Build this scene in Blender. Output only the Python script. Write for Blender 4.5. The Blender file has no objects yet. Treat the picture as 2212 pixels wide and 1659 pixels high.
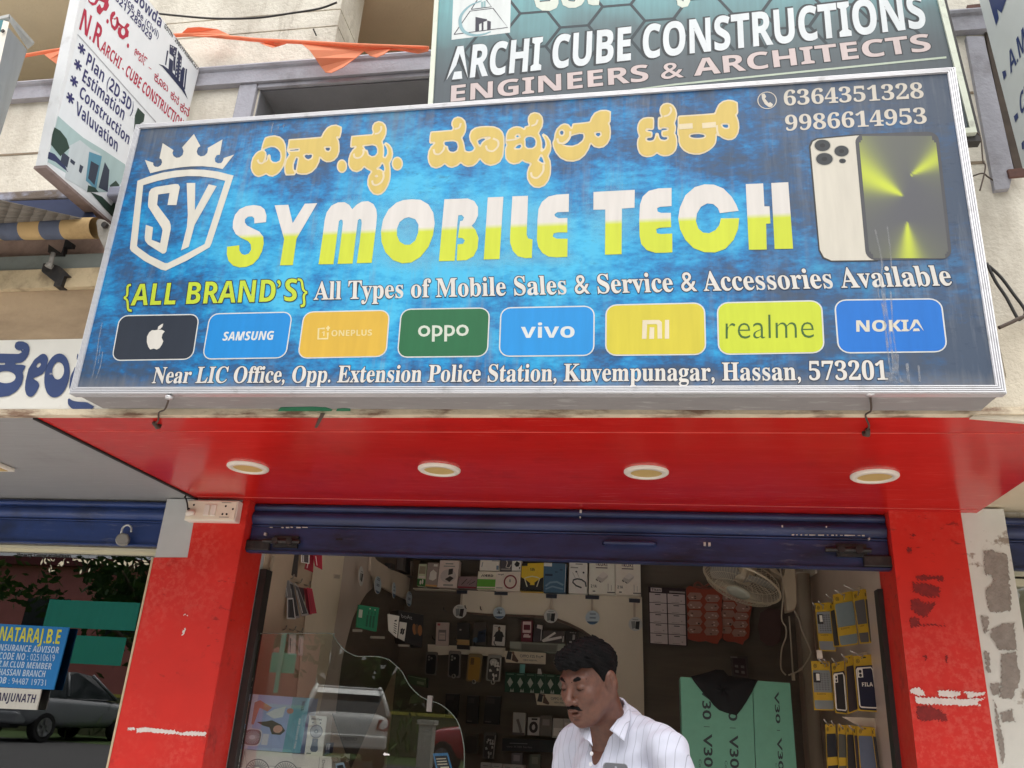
import bpy, bmesh, math, random
import numpy as np
from mathutils import Vector, Matrix
from mathutils.geometry import tessellate_polygon
random.seed(7)
R = math.radians
SC = bpy.context.scene
COL = SC.collection

# ---------------------------------------------------------------- camera, sky, sun, exposure
FPX = 831.8677
RC = np.array([[0.98584585,0.157741,0.05679549],[-0.00712959,0.37790387,-0.92581739],[-0.1675026,0.9123083,0.37367959]])
CAM = Vector((0,0,1.5))
cd = bpy.data.cameras.new('camera'); co = bpy.data.objects.new('camera', cd); COL.objects.link(co)
cd.sensor_width = 36; cd.lens = 36 * FPX / 1024; cd.clip_end = 500; cd.clip_start = 0.05
m = Matrix.Identity(4)
for i in range(3):
    m[i][0] = RC[0][i]; m[i][1] = -RC[1][i]; m[i][2] = -RC[2][i]; m[i][3] = CAM[i]
co.matrix_world = m
SC.camera = co
SUN_EL, SUN_AZ = R(72), R(165)          # azimuth measured from +Y clockwise: behind the photographer, to the left
w = bpy.data.worlds.new('World'); SC.world = w; w.use_nodes = True
wn = w.node_tree.nodes; wl = w.node_tree.links
sky = wn.new('ShaderNodeTexSky'); sky.sky_type = 'NISHITA'; sky.sun_disc = False
sky.sun_elevation = SUN_EL; sky.sun_rotation = SUN_AZ; sky.dust_density = 4.0; sky.air_density = 1.0; sky.ozone_density = 1.0
hs = wn.new('ShaderNodeHueSaturation'); hs.inputs['Saturation'].default_value = 0.22
wl.new(sky.outputs[0], hs.inputs['Color']); wl.new(hs.outputs[0], wn['Background'].inputs[0])
wn['Background'].inputs[1].default_value = 0.10
sd = bpy.data.lights.new('sun','SUN'); so = bpy.data.objects.new('sun', sd); COL.objects.link(so)
sd.energy = 1.5; sd.angle = R(100); sd.color = (1.0,0.96,0.9)
sv = Vector((math.sin(SUN_AZ) * math.cos(SUN_EL), math.cos(SUN_AZ) * math.cos(SUN_EL), math.sin(SUN_EL)))
so.rotation_euler = sv.to_track_quat('Z','Y').to_euler(); so.location = sv * 20
SC.view_settings.view_transform = 'Standard'; SC.view_settings.look = 'None'; SC.view_settings.gamma = 1
SC.view_settings.exposure = 1.3
SC.cycles.max_bounces = 10; SC.cycles.transparent_max_bounces = 12; SC.cycles.diffuse_bounces = 7
SC.cycles.sample_clamp_indirect = 4.0

# ---------------------------------------------------------------- photo measurements -> points on real planes
CR = {'K1': (980,460,660/2212),'K2': (1690,440,790/2212),'K3': (2520,380,480/2212),'SH': (480,500,500/1338),
      'W1': (880,700,1160/2212),'W2': (2020,700,1200/2212),'I1': (960,2200,600/2212),'I2': (1400,2200,600/2212),
      'I3': (1600,2450,750/2000),'I4': (1950,2200,700/2111),'I5': (2550,2200,700/2111),'I6': (3200,2250,450/1659),
      'I7': (3100,2600,550/1933),'I8': (900,2600,700/2212),'P1': (2150,2500,700/2030),'L1': (0,640,450/1623),
      'L2': (0,1000,450/1066),'R1': (3700,0,396/821),'R2': (3700,800,396/730),'R3': (3750,1900,346/490),
      'L3': (0,2150,700/1260),'N1': (100,0,800/2141),'D': (0,0,4096/2212)}
for i in range(4):
    for j in range(4):
        CR['%d%d' % (i, j)] = (1024 * j, 768 * i, 1024 / 2212)

def px(c, x, y):
    a = CR[c]; return ((a[0] + x * a[2]) / 4,(a[1] + y * a[2]) / 4)

def ray(p):
    d = RC.T @ np.array([(p[0] - 512) / FPX, (p[1] - 384) / FPX, 1.0]); return Vector(d)

def onY(p, Y):
    d = ray(p); return CAM + d * (Y / d.y)

def onX(p, X):
    d = ray(p); return CAM + d * (X / d.x)

def onZ(p, Z):
    d = ray(p); return CAM + d * ((Z - 1.5) / d.z)

class Frame:
    """A flat surface in the world: origin, right, up, outward normal."""
    def __init__(s, O, u, v):
        s.O = Vector(O); s.u = Vector(u).normalized(); v = Vector(v); s.v = (v - s.u * v.dot(s.u)).normalized(); s.n = s.u.cross(s.v)
    def at(s, c, x=None, y=None):
        p = c if x is None else px(c, x, y)
        d = ray(p); t = (s.O - CAM).dot(s.n) / d.dot(s.n); q = CAM + d * t - s.O
        return Vector((q.dot(s.u), q.dot(s.v)))
    def many(s, c, pts):
        return [s.at(c, x, y) for x, y in pts]
    def mat(s):
        M = Matrix.Identity(4)
        for i in range(3):
            M[i][0] = s.u[i]; M[i][1] = s.v[i]; M[i][2] = s.n[i]; M[i][3] = s.O[i]
        return M

# ---------------------------------------------------------------- materials
def L1c(c): c /= 255.0; return c / 12.92 if c <= .04045 else ((c + .055) / 1.055) ** 2.4
def S(r, g, b, k=1.0): return tuple(min(1, L1c(x) * k) for x in (r, g, b))

def newmat(name):
    mt = bpy.data.materials.new(name); mt.use_nodes = True
    nt = mt.node_tree; b = nt.nodes['Principled BSDF']
    return mt, nt, b

def nd(nt, t, **k):
    n = nt.nodes.new(t)
    for a, v in k.items():
        if a in n.inputs: n.inputs[a].default_value = v
        else: setattr(n, a, v)
    return n

def noise(nt, scale, detail=4, rough=.55, vec=None, stretch=None):
    n = nd(nt, 'ShaderNodeTexNoise'); n.inputs['Scale'].default_value = scale; n.inputs['Detail'].default_value = detail; n.inputs['Roughness'].default_value = rough
    if vec is None:
        tc = nd(nt, 'ShaderNodeTexCoord'); vec = tc.outputs['Object']
    if stretch:
        mp = nd(nt, 'ShaderNodeMapping'); mp.inputs['Scale'].default_value = stretch; nt.links.new(vec, mp.inputs[0]); vec = mp.outputs[0]
    nt.links.new(vec, n.inputs['Vector']); return n

def ramp(nt, src, stops):
    r = nd(nt, 'ShaderNodeValToRGB'); e = r.color_ramp.elements
    while len(e) < len(stops): e.new(.5)
    for i, (p, c) in enumerate(stops):
        e[i].position = p; e[i].color = tuple(c) + (1,) if len(c) == 3 else c
    nt.links.new(src, r.inputs[0]); return r

def mixc(nt, fac, a, b, mode='MIX'):
    x = nd(nt, 'ShaderNodeMix', data_type='RGBA', blend_type=mode)
    def put(sock, v):
        if hasattr(v, 'is_linked') or hasattr(v, 'links'): nt.links.new(v, sock)
        elif isinstance(v, (int, float)): sock.default_value = v
        else: sock.default_value = tuple(v) + (1,)
    put(x.inputs[0], fac); put(x.inputs[6], a); put(x.inputs[7], b)
    return x.outputs[2]



_mc = {}
def pm(name, rgb, rough=.6, var=.12, scale=9, bump=0., spec=.5, metal=0., dirt=None, damt=.5, dscale=3, dlo=.5, dhi=.7, bscale=None, stretch=None, dstretch=None, coat=0):
    """Painted / plain surface: base colour with uneven tone, optional stains of another colour, optional bump."""
    key = (name, rgb)
    if key in _mc: return _mc[key]
    mt, nt, b = newmat(name)
    n = noise(nt, scale, 5,.6, stretch=stretch)
    r = ramp(nt, n.outputs['Fac'],[(.3, tuple(c * (1 - var) for c in rgb)),(.7, tuple(min(1, c * (1 + var)) for c in rgb))])
    c = r.outputs[0]
    if dirt is not None:
        dn = noise(nt, dscale, 6,.65, stretch=dstretch)
        dm = ramp(nt, dn.outputs['Fac'],[(dlo, (0,0,0)),(dhi, (damt,) * 3)])
        c = mixc(nt, dm.outputs[0], c, dirt)
    nt.links.new(c, b.inputs['Base Color'])
    b.inputs['Roughness'].default_value = rough; b.inputs['Metallic'].default_value = metal
    b.inputs['Specular IOR Level'].default_value = spec
    if coat: b.inputs['Coat Weight'].default_value = coat; b.inputs['Coat Roughness'].default_value = .08
    if bump:
        bn = noise(nt, bscale or scale * 4,4,.6)
        bu = nd(nt, 'ShaderNodeBump'); bu.inputs['Strength'].default_value = bump; bu.inputs['Distance'].default_value = .01
        nt.links.new(bn.outputs['Fac'], bu.inputs['Height']); nt.links.new(bu.outputs[0], b.inputs['Normal'])
    _mc[key] = mt
    return mt

def ink(r, g, b, rough=.45, streak=.06, k=.70):
    """Printed colour on a weathered banner."""
    key = ('ink', r, g, b, k)
    if key in _mc: return _mc[key]
    c = S(r, g, b, k)
    mt = pm('print_%d_%d_%d' % (r, g, b), c, rough, streak, 30, spec=.3, stretch=(1,.12,1))
    _mc[key] = mt
    return mt

def scuff(mt, rgb, amt, scale, lo, hi, stretch=None, big=1.3, blo=.45, bhi=.6):
    """wear: fine marks of another colour, gathered in patches"""
    nt = mt.node_tree; s = nt.nodes['Principled BSDF'].inputs['Base Color']; src = s.links[0].from_socket
    a = ramp(nt, noise(nt, scale, 6,.7, stretch=stretch).outputs['Fac'],[(lo, (0,0,0)),(hi, (amt,) * 3)])
    b = ramp(nt, noise(nt, big, 4,.6).outputs['Fac'],[(blo, (0,0,0)),(bhi, (1,1,1))])
    m_ = mixc(nt, 1., a.outputs[0], b.outputs[0],'MULTIPLY')
    nt.links.new(mixc(nt, m_, src, rgb), s); return mt

# ---------------------------------------------------------------- mesh helpers
class MB:
    def __init__(s): s.v = []; s.f = []; s.m = []; s.c = None
    def poly(s, pts, mi=0):
        i = len(s.v); s.v += [tuple(p) for p in pts]; s.f.append(tuple(range(i, i + len(pts)))); s.m.append(mi); return s
    def raw(s, v, f, mi=0):
        i = len(s.v); s.v += [tuple(p) for p in v]; s.f += [tuple(k + i for k in q) for q in f]; s.m += [mi] * len(f); return s
    def box(s, a, b, mi=0):
        x0, y0, z0 = (min(a[k], b[k]) for k in range(3)); x1, y1, z1 = (max(a[k], b[k]) for k in range(3))
        v = [(x0, y0, z0),(x1, y0, z0),(x1, y1, z0),(x0, y1, z0),(x0, y0, z1),(x1, y0, z1),(x1, y1, z1),(x0, y1, z1)]
        return s.raw(v, [(0,3,2,1),(4,5,6,7),(0,1,5,4),(1,2,6,5),(2,3,7,6),(3,0,4,7)], mi)
    def prism(s, pts, d, mi=0):
        """polygon pts (3D) extruded along vector d"""
        pts = [Vector(p) for p in pts]; d = Vector(d); n = len(pts)
        v = pts + [p + d for p in pts]
        tri = tessellate_polygon([pts])
        f = [tuple(t) for t in tri] + [tuple(k + n for k in reversed(t)) for t in tri] + [(i, (i + 1) % n, n + (i + 1) % n, n + i) for i in range(n)]
        return s.raw(v, f, mi)
    def fill(s, loops, z=0., mi=0):
        """flat 2D loops (outer + holes) filled"""
        L3 = [[Vector((p[0], p[1], z)) for p in l] for l in loops]
        flat = [p for l in L3 for p in l]
        fs = []
        for t in tessellate_polygon(L3):
            a, b, c = (flat[k] for k in t)
            if (b - a).cross(c - a).z < 0: t = tuple(reversed(t))
            fs.append(tuple(t))
        return s.raw(flat, fs, mi)
    def slab(s, loop, z0, z1, mi=0):
        return s.prism([(p[0], p[1], z0) for p in loop],(0,0, z1 - z0), mi)
    def tube(s, path, r, n=8, mi=0, cap=True):
        P = [Vector(p) for p in path]; k = len(P); rr = r if isinstance(r, (list, tuple)) else [r] * k
        base = len(s.v); up = None
        for i, p in enumerate(P):
            t = (P[min(i + 1, k - 1)] - P[max(i - 1,0)]).normalized()
            if up is None: up = Vector((0,0,1)) if abs(t.z) < .9 else Vector((1,0,0))
            a = t.cross(up).normalized(); b = a.cross(t).normalized(); up = b
            for q in range(n):
                an = 2 * math.pi * q / n
                s.v.append(tuple(p + (a * math.cos(an) + b * math.sin(an)) * rr[i]))
        for i in range(k - 1):
            for q in range(n):
                s.f.append((base + i * n + q, base + i * n + (q + 1) % n, base + (i + 1) * n + (q + 1) % n, base + (i + 1) * n + q)); s.m.append(mi)
        if cap:
            s.f.append(tuple(base + q for q in reversed(range(n)))); s.m.append(mi)
            s.f.append(tuple(base + (k - 1) * n + q for q in range(n))); s.m.append(mi)
        return s
    def lathe(s, prof, n=32, O=(0,0,0), ax=(0,0,1), mi=0):
        """prof: list of (radius, height) turned round axis ax through O"""
        ax = Vector(ax).normalized(); a = ax.orthogonal().normalized(); b = ax.cross(a); O = Vector(O); base = len(s.v)
        for r, h in prof:
            for q in range(n):
                an = 2 * math.pi * q / n; s.v.append(tuple(O + ax * h + (a * math.cos(an) + b * math.sin(an)) * r))
        for i in range(len(prof) - 1):
            for q in range(n):
                s.f.append((base + i * n + q, base + i * n + (q + 1) % n, base + (i + 1) * n + (q + 1) % n, base + (i + 1) * n + q)); s.m.append(mi)
        return s
    def xf(s, M):
        s.v = [tuple(M @ Vector(p)) for p in s.v]; return s
    def build(s, name, mats, parent=None, smooth=False, bevel=0., M=None, seg=2):
        me = bpy.data.meshes.new(name)
        if M is not None: s.xf(M)
        me.from_pydata(s.v, [], s.f)
        mats = mats if isinstance(mats, (list, tuple)) else [mats]
        for q in mats: me.materials.append(q)
        if len(mats) > 1: me.polygons.foreach_set('material_index', s.m)
        if s.c is not None:
            ca = me.color_attributes.new('Col','FLOAT_COLOR','POINT')
            ca.data.foreach_set('color',[x for c in s.c for x in (c[0], c[1], c[2],1)])
        if smooth: me.polygons.foreach_set('use_smooth',[True] * len(me.polygons))
        me.validate(); me.update()
        o = bpy.data.objects.new(name, me); COL.objects.link(o)
        if parent is not None: o.parent = parent
        if bevel:
            bm = bmesh.new(); bm.from_mesh(me); bmesh.ops.remove_doubles(bm, verts=bm.verts, dist=1e-5); bmesh.ops.recalc_face_normals(bm, faces=bm.faces); bm.to_mesh(me); bm.free()
            b = o.modifiers.new('bevel','BEVEL'); b.width = bevel; b.segments = seg; b.limit_method = 'ANGLE'; b.angle_limit = R(40)
        return o

def tag(o, label=None, cat=None, group=None, kind=None):
    if label: o['label'] = label
    if cat: o['category'] = cat
    if group: o['group'] = group
    if kind: o['kind'] = kind
    return o

def thing(name, label, cat, loc=(0,0,0), group=None, M=None, rotz=0):
    o = bpy.data.objects.new(name, None); COL.objects.link(o); o.empty_display_size = .1
    if M is not None: o.matrix_world = M
    else: o.location = loc; o.rotation_euler = (0,0, rotz)
    return tag(o, label, cat, group)

def dup(root, loc=None, label=None, M=None):
    r = root.copy(); COL.objects.link(r)
    if M is not None: r.matrix_world = M
    if loc is not None: r.location = loc
    if label: r['label'] = label
    for ch in root.children:
        c = ch.copy(); COL.objects.link(c); c.parent = r
        for g in ch.children:
            d = g.copy(); COL.objects.link(d); d.parent = c
    return r

def struct(o): o['kind'] = 'structure'; return o

# ---------------------------------------------------------------- lettering
def _sty(s, st):
    o = ''
    for ch in s:
        k = ord(ch)
        if st == 'serif':
            if 65 <= k <= 90: ch = chr(0x1D400 + k - 65)
            elif 97 <= k <= 122: ch = chr(0x1D41A + k - 97)
            elif 48 <= k <= 57: ch = chr(0x1D7CE + k - 48)
        elif st == 'bold':
            if 65 <= k <= 90: ch = chr(0x1D5D4 + k - 65)
            elif 97 <= k <= 122: ch = chr(0x1D5EE + k - 97)
            elif 48 <= k <= 57: ch = chr(0x1D7EC + k - 48)
        elif st == 'bi':
            if 65 <= k <= 90: ch = chr(0x1D63C + k - 65)
            elif 97 <= k <= 122: ch = chr(0x1D656 + k - 97)
        o += ch
    return o

_tc = {}
def text_geo(s, st='sans', off=0., space=1.0):
    key = (s, st, off, space)
    if key in _tc: return _tc[key]
    cu = bpy.data.curves.new('t','FONT'); cu.body = _sty(s, st); cu.size = 1; cu.resolution_u = 3; cu.offset = off; cu.space_character = space; cu.fill_mode = 'FRONT'
    o = bpy.data.objects.new('t', cu); COL.objects.link(o)
    dg = bpy.context.evaluated_depsgraph_get()
    me = bpy.data.meshes.new_from_object(o.evaluated_get(dg))
    v = np.array([x.co[:2] for x in me.vertices]) if len(me.vertices) else np.zeros((0,2)); f = [tuple(p.vertices) for p in me.polygons]
    bpy.data.objects.remove(o); bpy.data.curves.remove(cu); bpy.data.meshes.remove(me)
    _tc[key] = (v, f)
    return v, f
CAPH = {}
def caph(st, ch='H'):
    if (st, ch) not in CAPH:
        v, f = text_geo(ch, st); CAPH[(st, ch)] = v[:, 1].max()
    return CAPH[(st, ch)]

def put(mb, fr, s, st, A, B, T, z=.004, mi=0, off=0., ref='H', space=1.0, base=None):
    """Set a line of text on a frame: A/B = photo points at the start/end of its baseline, T = cap height above A."""
    v, f = text_geo(s, st, off, space)
    if not len(v): return mb
    v0, f0 = text_geo(s, st, 0., space) if off else (v, f)
    a, b, t = fr.at(*A), fr.at(*B), fr.at(*T)
    x0, x1 = v0[:, 0].min(), v0[:, 0].max(); ch = caph(st, ref)
    up = (t - a); along = b - a
    pts = [tuple(a + along * ((x - x0) / (x1 - x0)) + up * (y / ch)) + (z,) for x, y in v]
    return mb.raw(pts, f, mi)

def seg_sdf(P, loops):
    """signed distance (negative inside, even-odd) of points P (N,2) to closed polygons"""
    d = np.full(len(P),1e9); ins = np.zeros(len(P), bool)
    for l in loops:
        a = np.array(l, float); b = np.roll(a, -1,0)
        for p, q in zip(a, b):
            e = q - p; L = e @ e
            t = np.clip(((P - p) @ e) / (L + 1e-12),0,1)
            d = np.minimum(d, np.hypot(*(P - p - t[:, None] * e).T))
            c = (p[1] > P[:, 1]) != (q[1] > P[:, 1])
            if q[1] != p[1]:
                ins ^= c & (P[:, 0] < (q[0] - p[0]) * (P[:, 1] - p[1]) / (q[1] - p[1]) + p[0])
    return np.where(ins, -d, d)

def march(F, xs, ys):
    """filled marching squares of F<0 -> polygons in grid coordinates"""
    out = []
    ny, nx = F.shape
    for j in range(ny - 1):
        row = F[j:j + 2]
        if row.min() >= 0: continue
        for i in range(nx - 1):
            q = [(xs[i], ys[j], F[j, i]),(xs[i + 1], ys[j], F[j, i + 1]),(xs[i + 1], ys[j + 1], F[j + 1, i + 1]),(xs[i], ys[j + 1], F[j + 1, i])]
            if all(k[2] >= 0 for k in q): continue
            pol = []
            for k in range(4):
                a, b = q[k], q[(k + 1) % 4]
                if a[2] < 0: pol.append((a[0], a[1]))
                if (a[2] < 0) != (b[2] < 0):
                    t = a[2] / (a[2] - b[2]); pol.append((a[0] + t * (b[0] - a[0]), a[1] + t * (b[1] - a[1])))
            if len(pol) >= 3: out.append(pol)
    return out

def sdf_print(mb, fr, crop, loops, z, step=14, inset=0., mi=0, rag=0.):
    P = np.concatenate([np.array(l, float) for l in loops]); lo = P.min(0) - 30; hi = P.max(0) + 30
    xs = np.arange(lo[0], hi[0] + step, step); ys = np.arange(lo[1], hi[1] + step, step)
    X, Y = np.meshgrid(xs, ys)
    F = seg_sdf(np.stack([X.ravel(), Y.ravel()],1), loops).reshape(X.shape) + inset
    if rag: F = F + rag * (np.sin(X * .11 + 3 * np.sin(Y * .05)) * np.sin(Y * .09 + 2 * np.sin(X * .07)) + .6 * np.sin(X * .31 + Y * .17) * np.sin(Y * .37 - X * .11) + .5 * np.sin(X * .7 + np.sin(Y * .6) * 2))
    for pol in march(F, xs, ys):
        pts = [tuple(fr.at(crop, x, y)) + (z,) for x, y in pol]
        mb.poly(pts[::-1], mi)
    return mb

def ell(cx, cy, rx, ry, n=24, rot=0):
    c, s_ = math.cos(rot), math.sin(rot)
    return [(cx + rx * math.cos(a) * c - ry * math.sin(a) * s_, cy + rx * math.cos(a) * s_ + ry * math.sin(a) * c) for a in (2 * math.pi * k / n for k in range(n))]

def ribbon(mb, pts, wd, z=0., mi=0, closed=False):
    """flat line of width wd through 2D pts"""
    P = [Vector(p[:2]) for p in pts]; n = len(P); L = []; Rr = []
    for i, p in enumerate(P):
        a = P[(i - 1) % n] if (i or closed) else p; b = P[(i + 1) % n] if (i < n - 1 or closed) else p
        t = (b - a); t = t.normalized() if t.length else Vector((1,0)); nn = Vector((-t.y, t.x))
        ww = wd[i] if isinstance(wd, (list, tuple)) else wd
        L.append(p + nn * ww / 2); Rr.append(p - nn * ww / 2)
    for i in range(n if closed else n - 1):
        j = (i + 1) % n
        mb.poly([tuple(Rr[i]) + (z,), tuple(Rr[j]) + (z,), tuple(L[j]) + (z,), tuple(L[i]) + (z,)], mi)
    return mb

def smooth(pts, k=4, closed=False):
    P = [Vector(p) for p in pts]; n = len(P); out = []
    for i in range(n if closed else n - 1):
        g = (lambda q: P[q % n]) if closed else (lambda q: P[max(0, min(n - 1, q))])
        a, b, c, d = g(i - 1), g(i), g(i + 1), g(i + 2)
        for s_ in range(k):
            t = s_ / k
            out.append(.5 * ((2 * b) + (c - a) * t + (2 * a - 5 * b + 4 * c - d) * t * t + (3 * b - a - 3 * c + d) * t ** 3))
    if not closed: out.append(P[-1])
    return out

def rquad(fr, crop, q, rad=.18, n=5, asp=None):
    """rounded quadrilateral given four photo corners TL TR BR BL"""
    tl, tr, br, bl = [fr.at(crop, *p) for p in q]
    W = (tr - tl).length; H = (tl - bl).length; rx = rad * min(W, H) / W; ry = rad * min(W, H) / H
    out = []
    for cx, cy, a0 in ((1 - rx, 1 - ry, 0),(rx, 1 - ry, 90),(rx, ry, 180),(1 - rx, ry, 270)):
        for k in range(n + 1):
            a = R(a0 + 90 * k / n); u = cx + rx * math.cos(a); v = cy + ry * math.sin(a)
            out.append((bl * (1 - u) + br * u) * (1 - v) + (tl * (1 - u) + tr * u) * v)
    return out
# ================================================================ setting
ZS = 2.44            # underside of the projecting slab
YW = 2.563           # upper wall / slab edge
YU = 2.88            # set back wall of the upper floor
YP = 3.80            # front of the pillars
YG = 3.86            # shutters
M_cream = pm('cream_plaster', S(232,226,212,.84),.85,.05,5, bump=.5, bscale=60, dirt=S(140,128,112), damt=.6, dscale=2.6, dlo=.5, dhi=.74, dstretch=(1,1,.5))
M_creamdirty = pm('stained_cream_plaster', S(222,212,192,.8),.85,.06,5, bump=.6, bscale=60, dirt=S(120,98,74), damt=.9, dscale=3.0, dlo=.45, dhi=.68, dstretch=(1,1,.35))
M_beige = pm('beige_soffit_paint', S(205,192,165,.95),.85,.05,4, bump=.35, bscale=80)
M_lilac = pm('blue_grey_paint', S(172,172,182,.85),.8,.1,7, bump=.35, bscale=50, dirt=S(95,90,88), damt=.7, dscale=5, dlo=.5, dhi=.75)
M_lilacshade = pm('grey_recess_shade', S(120,121,128),.85,.08,6, bump=.3, bscale=50)  # blue grey darkened, the shade inside the window recess put into the colour
M_redsof = pm('red_laminate', S(190,30,26,1.0),.2,.06,3, spec=.5, stretch=(.2,3,1), dirt=S(214,66,58), damt=.32, dscale=11, dlo=.5, dhi=.78, dstretch=(.6,3,1))
M_redpil = pm('red_pillar_paint', S(206,40,30,1.0),.42,.07,4, spec=.4, dirt=S(120,18,16), damt=.75, dscale=3.4, dlo=.60, dhi=.72, bump=.05)
M_greysof = pm('grey_soffit_sheet', S(150,150,150,.95),.5,.06,14, stretch=(.3,4,1), dirt=S(190,190,188), damt=.35, dscale=22, dlo=.62, dhi=.7, dstretch=(.35,3,1))
M_greypaint = pm('grey_pillar_paint', S(188,190,190),.55,.04,7, dirt=S(95,92,88), damt=.6, dscale=11, dlo=.68, dhi=.74)
M_dark = pm('dark_gap', S(30,26,26),.8,.2,10)
M_alu = pm('aluminium_frame', S(215,215,218),.38,.06,30, metal=.55, dirt=S(130,128,124), damt=.5, dscale=14, dlo=.58, dhi=.75, stretch=(.2,3,1))
M_black = pm('black_iron', S(34,32,32),.55,.25,20, dirt=S(90,80,70), damt=.4, dscale=20)
M_white = pm('white_plastic', S(225,220,208),.4,.03,10)

scuff(M_redpil, S(214,96,84),.55,38,.46,.62); scuff(M_redpil, S(92,16,16),.7,16,.6,.68,(1,1,2.5),2.2,.5,.62)
scuff(M_redsof, S(222,110,100),.4,30,.56,.7,(.25,2,1)); scuff(M_redsof, S(110,14,14),.35,5,.5,.7, None, 1., .4,.6)
scuff(M_cream, S(150,140,126),.6,12,.52,.66,(1.6,1,.3),1.6,.46,.62); scuff(M_greysof, S(96,94,92),.4,4,.5,.7)
# ground
M_pave = pm('concrete_pavement',(.58,.555,.52),.9,.12,3, bump=.3, dirt=(.16,.15,.14), damt=.5, dscale=1.2)
M_road = pm('asphalt',(.07,.07,.07),.9,.2,6, bump=.4, bscale=80)
M_grass = pm('grass_verge',(.07,.12,.03),.95,.35,8, bump=.6)
struct(MB().box((-40,-3.41,-.3),(40,14,0)).build('pavement', M_pave))
struct(MB().poly([(-60,-3.4,.45),(-60,-11,.45),(60,-11,.45),(60,-3.4,.45)][::-1]).poly([(-60,-3.4,-.01),(60,-3.4,-.01),(60,-3.4,.45),(-60,-3.4,.45)]).build('road', M_road))
struct(MB().poly([(-90,-11,.454),(90,-11,.454),(90,-120,1.6),(-90,-120,1.6)][::-1]).build('verge', M_grass))

BL = thing('shop_building','cream plastered shop building with deep slab over red pillars and open shops','building',(0,0,0))
# --- upper wall with window recess
zb0 = onY(px('01',40,780), YU).z; xb0 = onY(px('01',40,780), YU).x
zb_top = onY(px('00',1990,575), YU - .033).z; zb_bot = onY(px('00',1990,720), YU - .033).z
zrec_bot = zb0 - .62; xb1 = 0.92; YR = YU + .24
w_ = MB()
ZW = ZS + .055
w_.box((-7, YU, ZW),(xb0, YU + .3, zb_top - .012)); w_.box((xb1, YU, ZW),(5, YU + .3, zb_top - .012))
w_.box((xb0, YU, ZW),(xb1, YU + .3, zrec_bot)); w_.box((xb0, YU, zb0),(xb1, YU + .3, zb_top - .012))
w_.build('upper_wall', M_cream, BL)
MB().box((xb0, YR, zrec_bot),(xb1, YR + .05, zb0)).build('recess_back', M_cream, BL)
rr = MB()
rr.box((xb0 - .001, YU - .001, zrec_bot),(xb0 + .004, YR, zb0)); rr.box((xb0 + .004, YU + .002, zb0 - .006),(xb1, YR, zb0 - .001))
rr.build('recess_lining', M_lilacshade, BL)
# grey band (string course) with rounded top and the lower hood over the recess
x_e = onY(px('R1',480,130), YU - .033).x + .1
bd = MB()
prof = [(YU + .01, zb_bot),(YU - .033, zb_bot),(YU - .033, zb_top - .03),(YU - .043, zb_top - .022),(YU - .048, zb_top - .01),(YU - .043, zb_top),(YU + .01, zb_top + .004)]
bd.prism([(-7, y, z) for y, z in prof],(7 + x_e, 0,0)); bd.build('string_course', M_lilac, BL)
hb = MB().box((xb0 - .01, YU - .018, zb0),(xb1, YU + .02, zb_bot - .001)); hb.box((xb0 - .10, YU - .023, zrec_bot),(xb0 - .011, YU + .02, zb_bot - .002)); hb.build('window_hood', M_lilac, BL, bevel=.004)
# vertical grey strip on the right of the window
q = [onY(px('R1', *p), YU - .023) for p in ((342,300),(487,300),(735,1400),(700,1560),(580,1575))]
MB().prism([(p.x, YU - .023, p.z) for p in q],(0,.04,0)).build('window_jamb', M_lilac, BL)
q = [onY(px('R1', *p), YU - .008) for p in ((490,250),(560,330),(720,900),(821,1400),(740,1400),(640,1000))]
MB().prism([(p.x, YU - .011, p.z) for p in q],(0,.02,0)).build('painted_shadow', pm('shade_brown', S(70,60,52),.9,.3,9), BL)  # dark brown sheet that paints in the shade beside the jamb
# open recess above the string course: beige ceiling and back wall; grooved wall piece beside it
zcl = onY((-30,-10), YU).z; YB2 = YU + .50
pz = onY(px('00',200,700),3.0); YB2 = 3.0 * (zcl - 1.5) / (pz.z - 1.5)
MB().box((-7, YU + .001, zcl),(5, YB2, zcl + .12)).build('recess_ceiling', M_beige, BL)
MB().box((-7, YB2, zb_top - .3),(5, YB2 + .1, zcl)).build('recess_back', pm('shaded_beige_wall', S(186,172,146,.9),.85,.05,4, bump=.3, bscale=80), BL)  # back wall beige darkened so the colour carries the recess shade
xbk = onY(px('01',683,345), YU - .023).x; xgl = onY((128,40), YU - .023).x
MB().box((1.0, YU, zb_top - .01),(5, YU + .3,5.8)).build('upper_wall', M_cream, BL)
gb = MB(); zc = [onY(px('01',100, y), YU - .023).z for y in (135,275)]; zcuts = [zcl + .3, zc[0], zc[1], zb_top + .004]
for a, b in zip(zcuts[:-1], zcuts[1:]): gb.box((xgl, YU - .023, b + .006),(xbk, YU + .22, a - .002))
gb.box((xgl + .005, YU - .014, zb_top + .005),(xbk - .006, YU + .2, zcl - .001)); gb.build('grooved_wall', M_cream, BL)
zo = zcl
a_, b_ = onZ(px('01',520,-20), zo - .02), onZ(px('01',668,200), zo - .02)
MB().tube([a_ + Vector((0,-.5,0)) + (a_ - b_) * .4, a_, b_],.022,10).build('drip_pipe', pm('grey_pipe', S(86,88,94),.5,.1,10), BL, smooth=True)
# wall grooves (thin dark lines) on the lower left wall
gr = MB()
for p in (px('00',100,1335),):
    z = onY(p, YU).z; gr.box((-7, YU - .003, z - .006),(onY(px('00',420,1335), YU).x, YU + .01, z + .004))
for (cx_, yy, x0_, x1_) in (('R1',770,360,400),('R1',1350,370,495)):
    z = onY(px(cx_, x0_, yy), YU).z; gr.box((onY(px(cx_, x0_, yy), YU).x - .1, YU - .003, z - .008),(onY(px(cx_, x1_, yy), YU).x, YU + .01, z + .004))
gr.build('wall_groove', pm('groove_dirt', S(132,118,100),.9,.2,20), BL)
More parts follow.
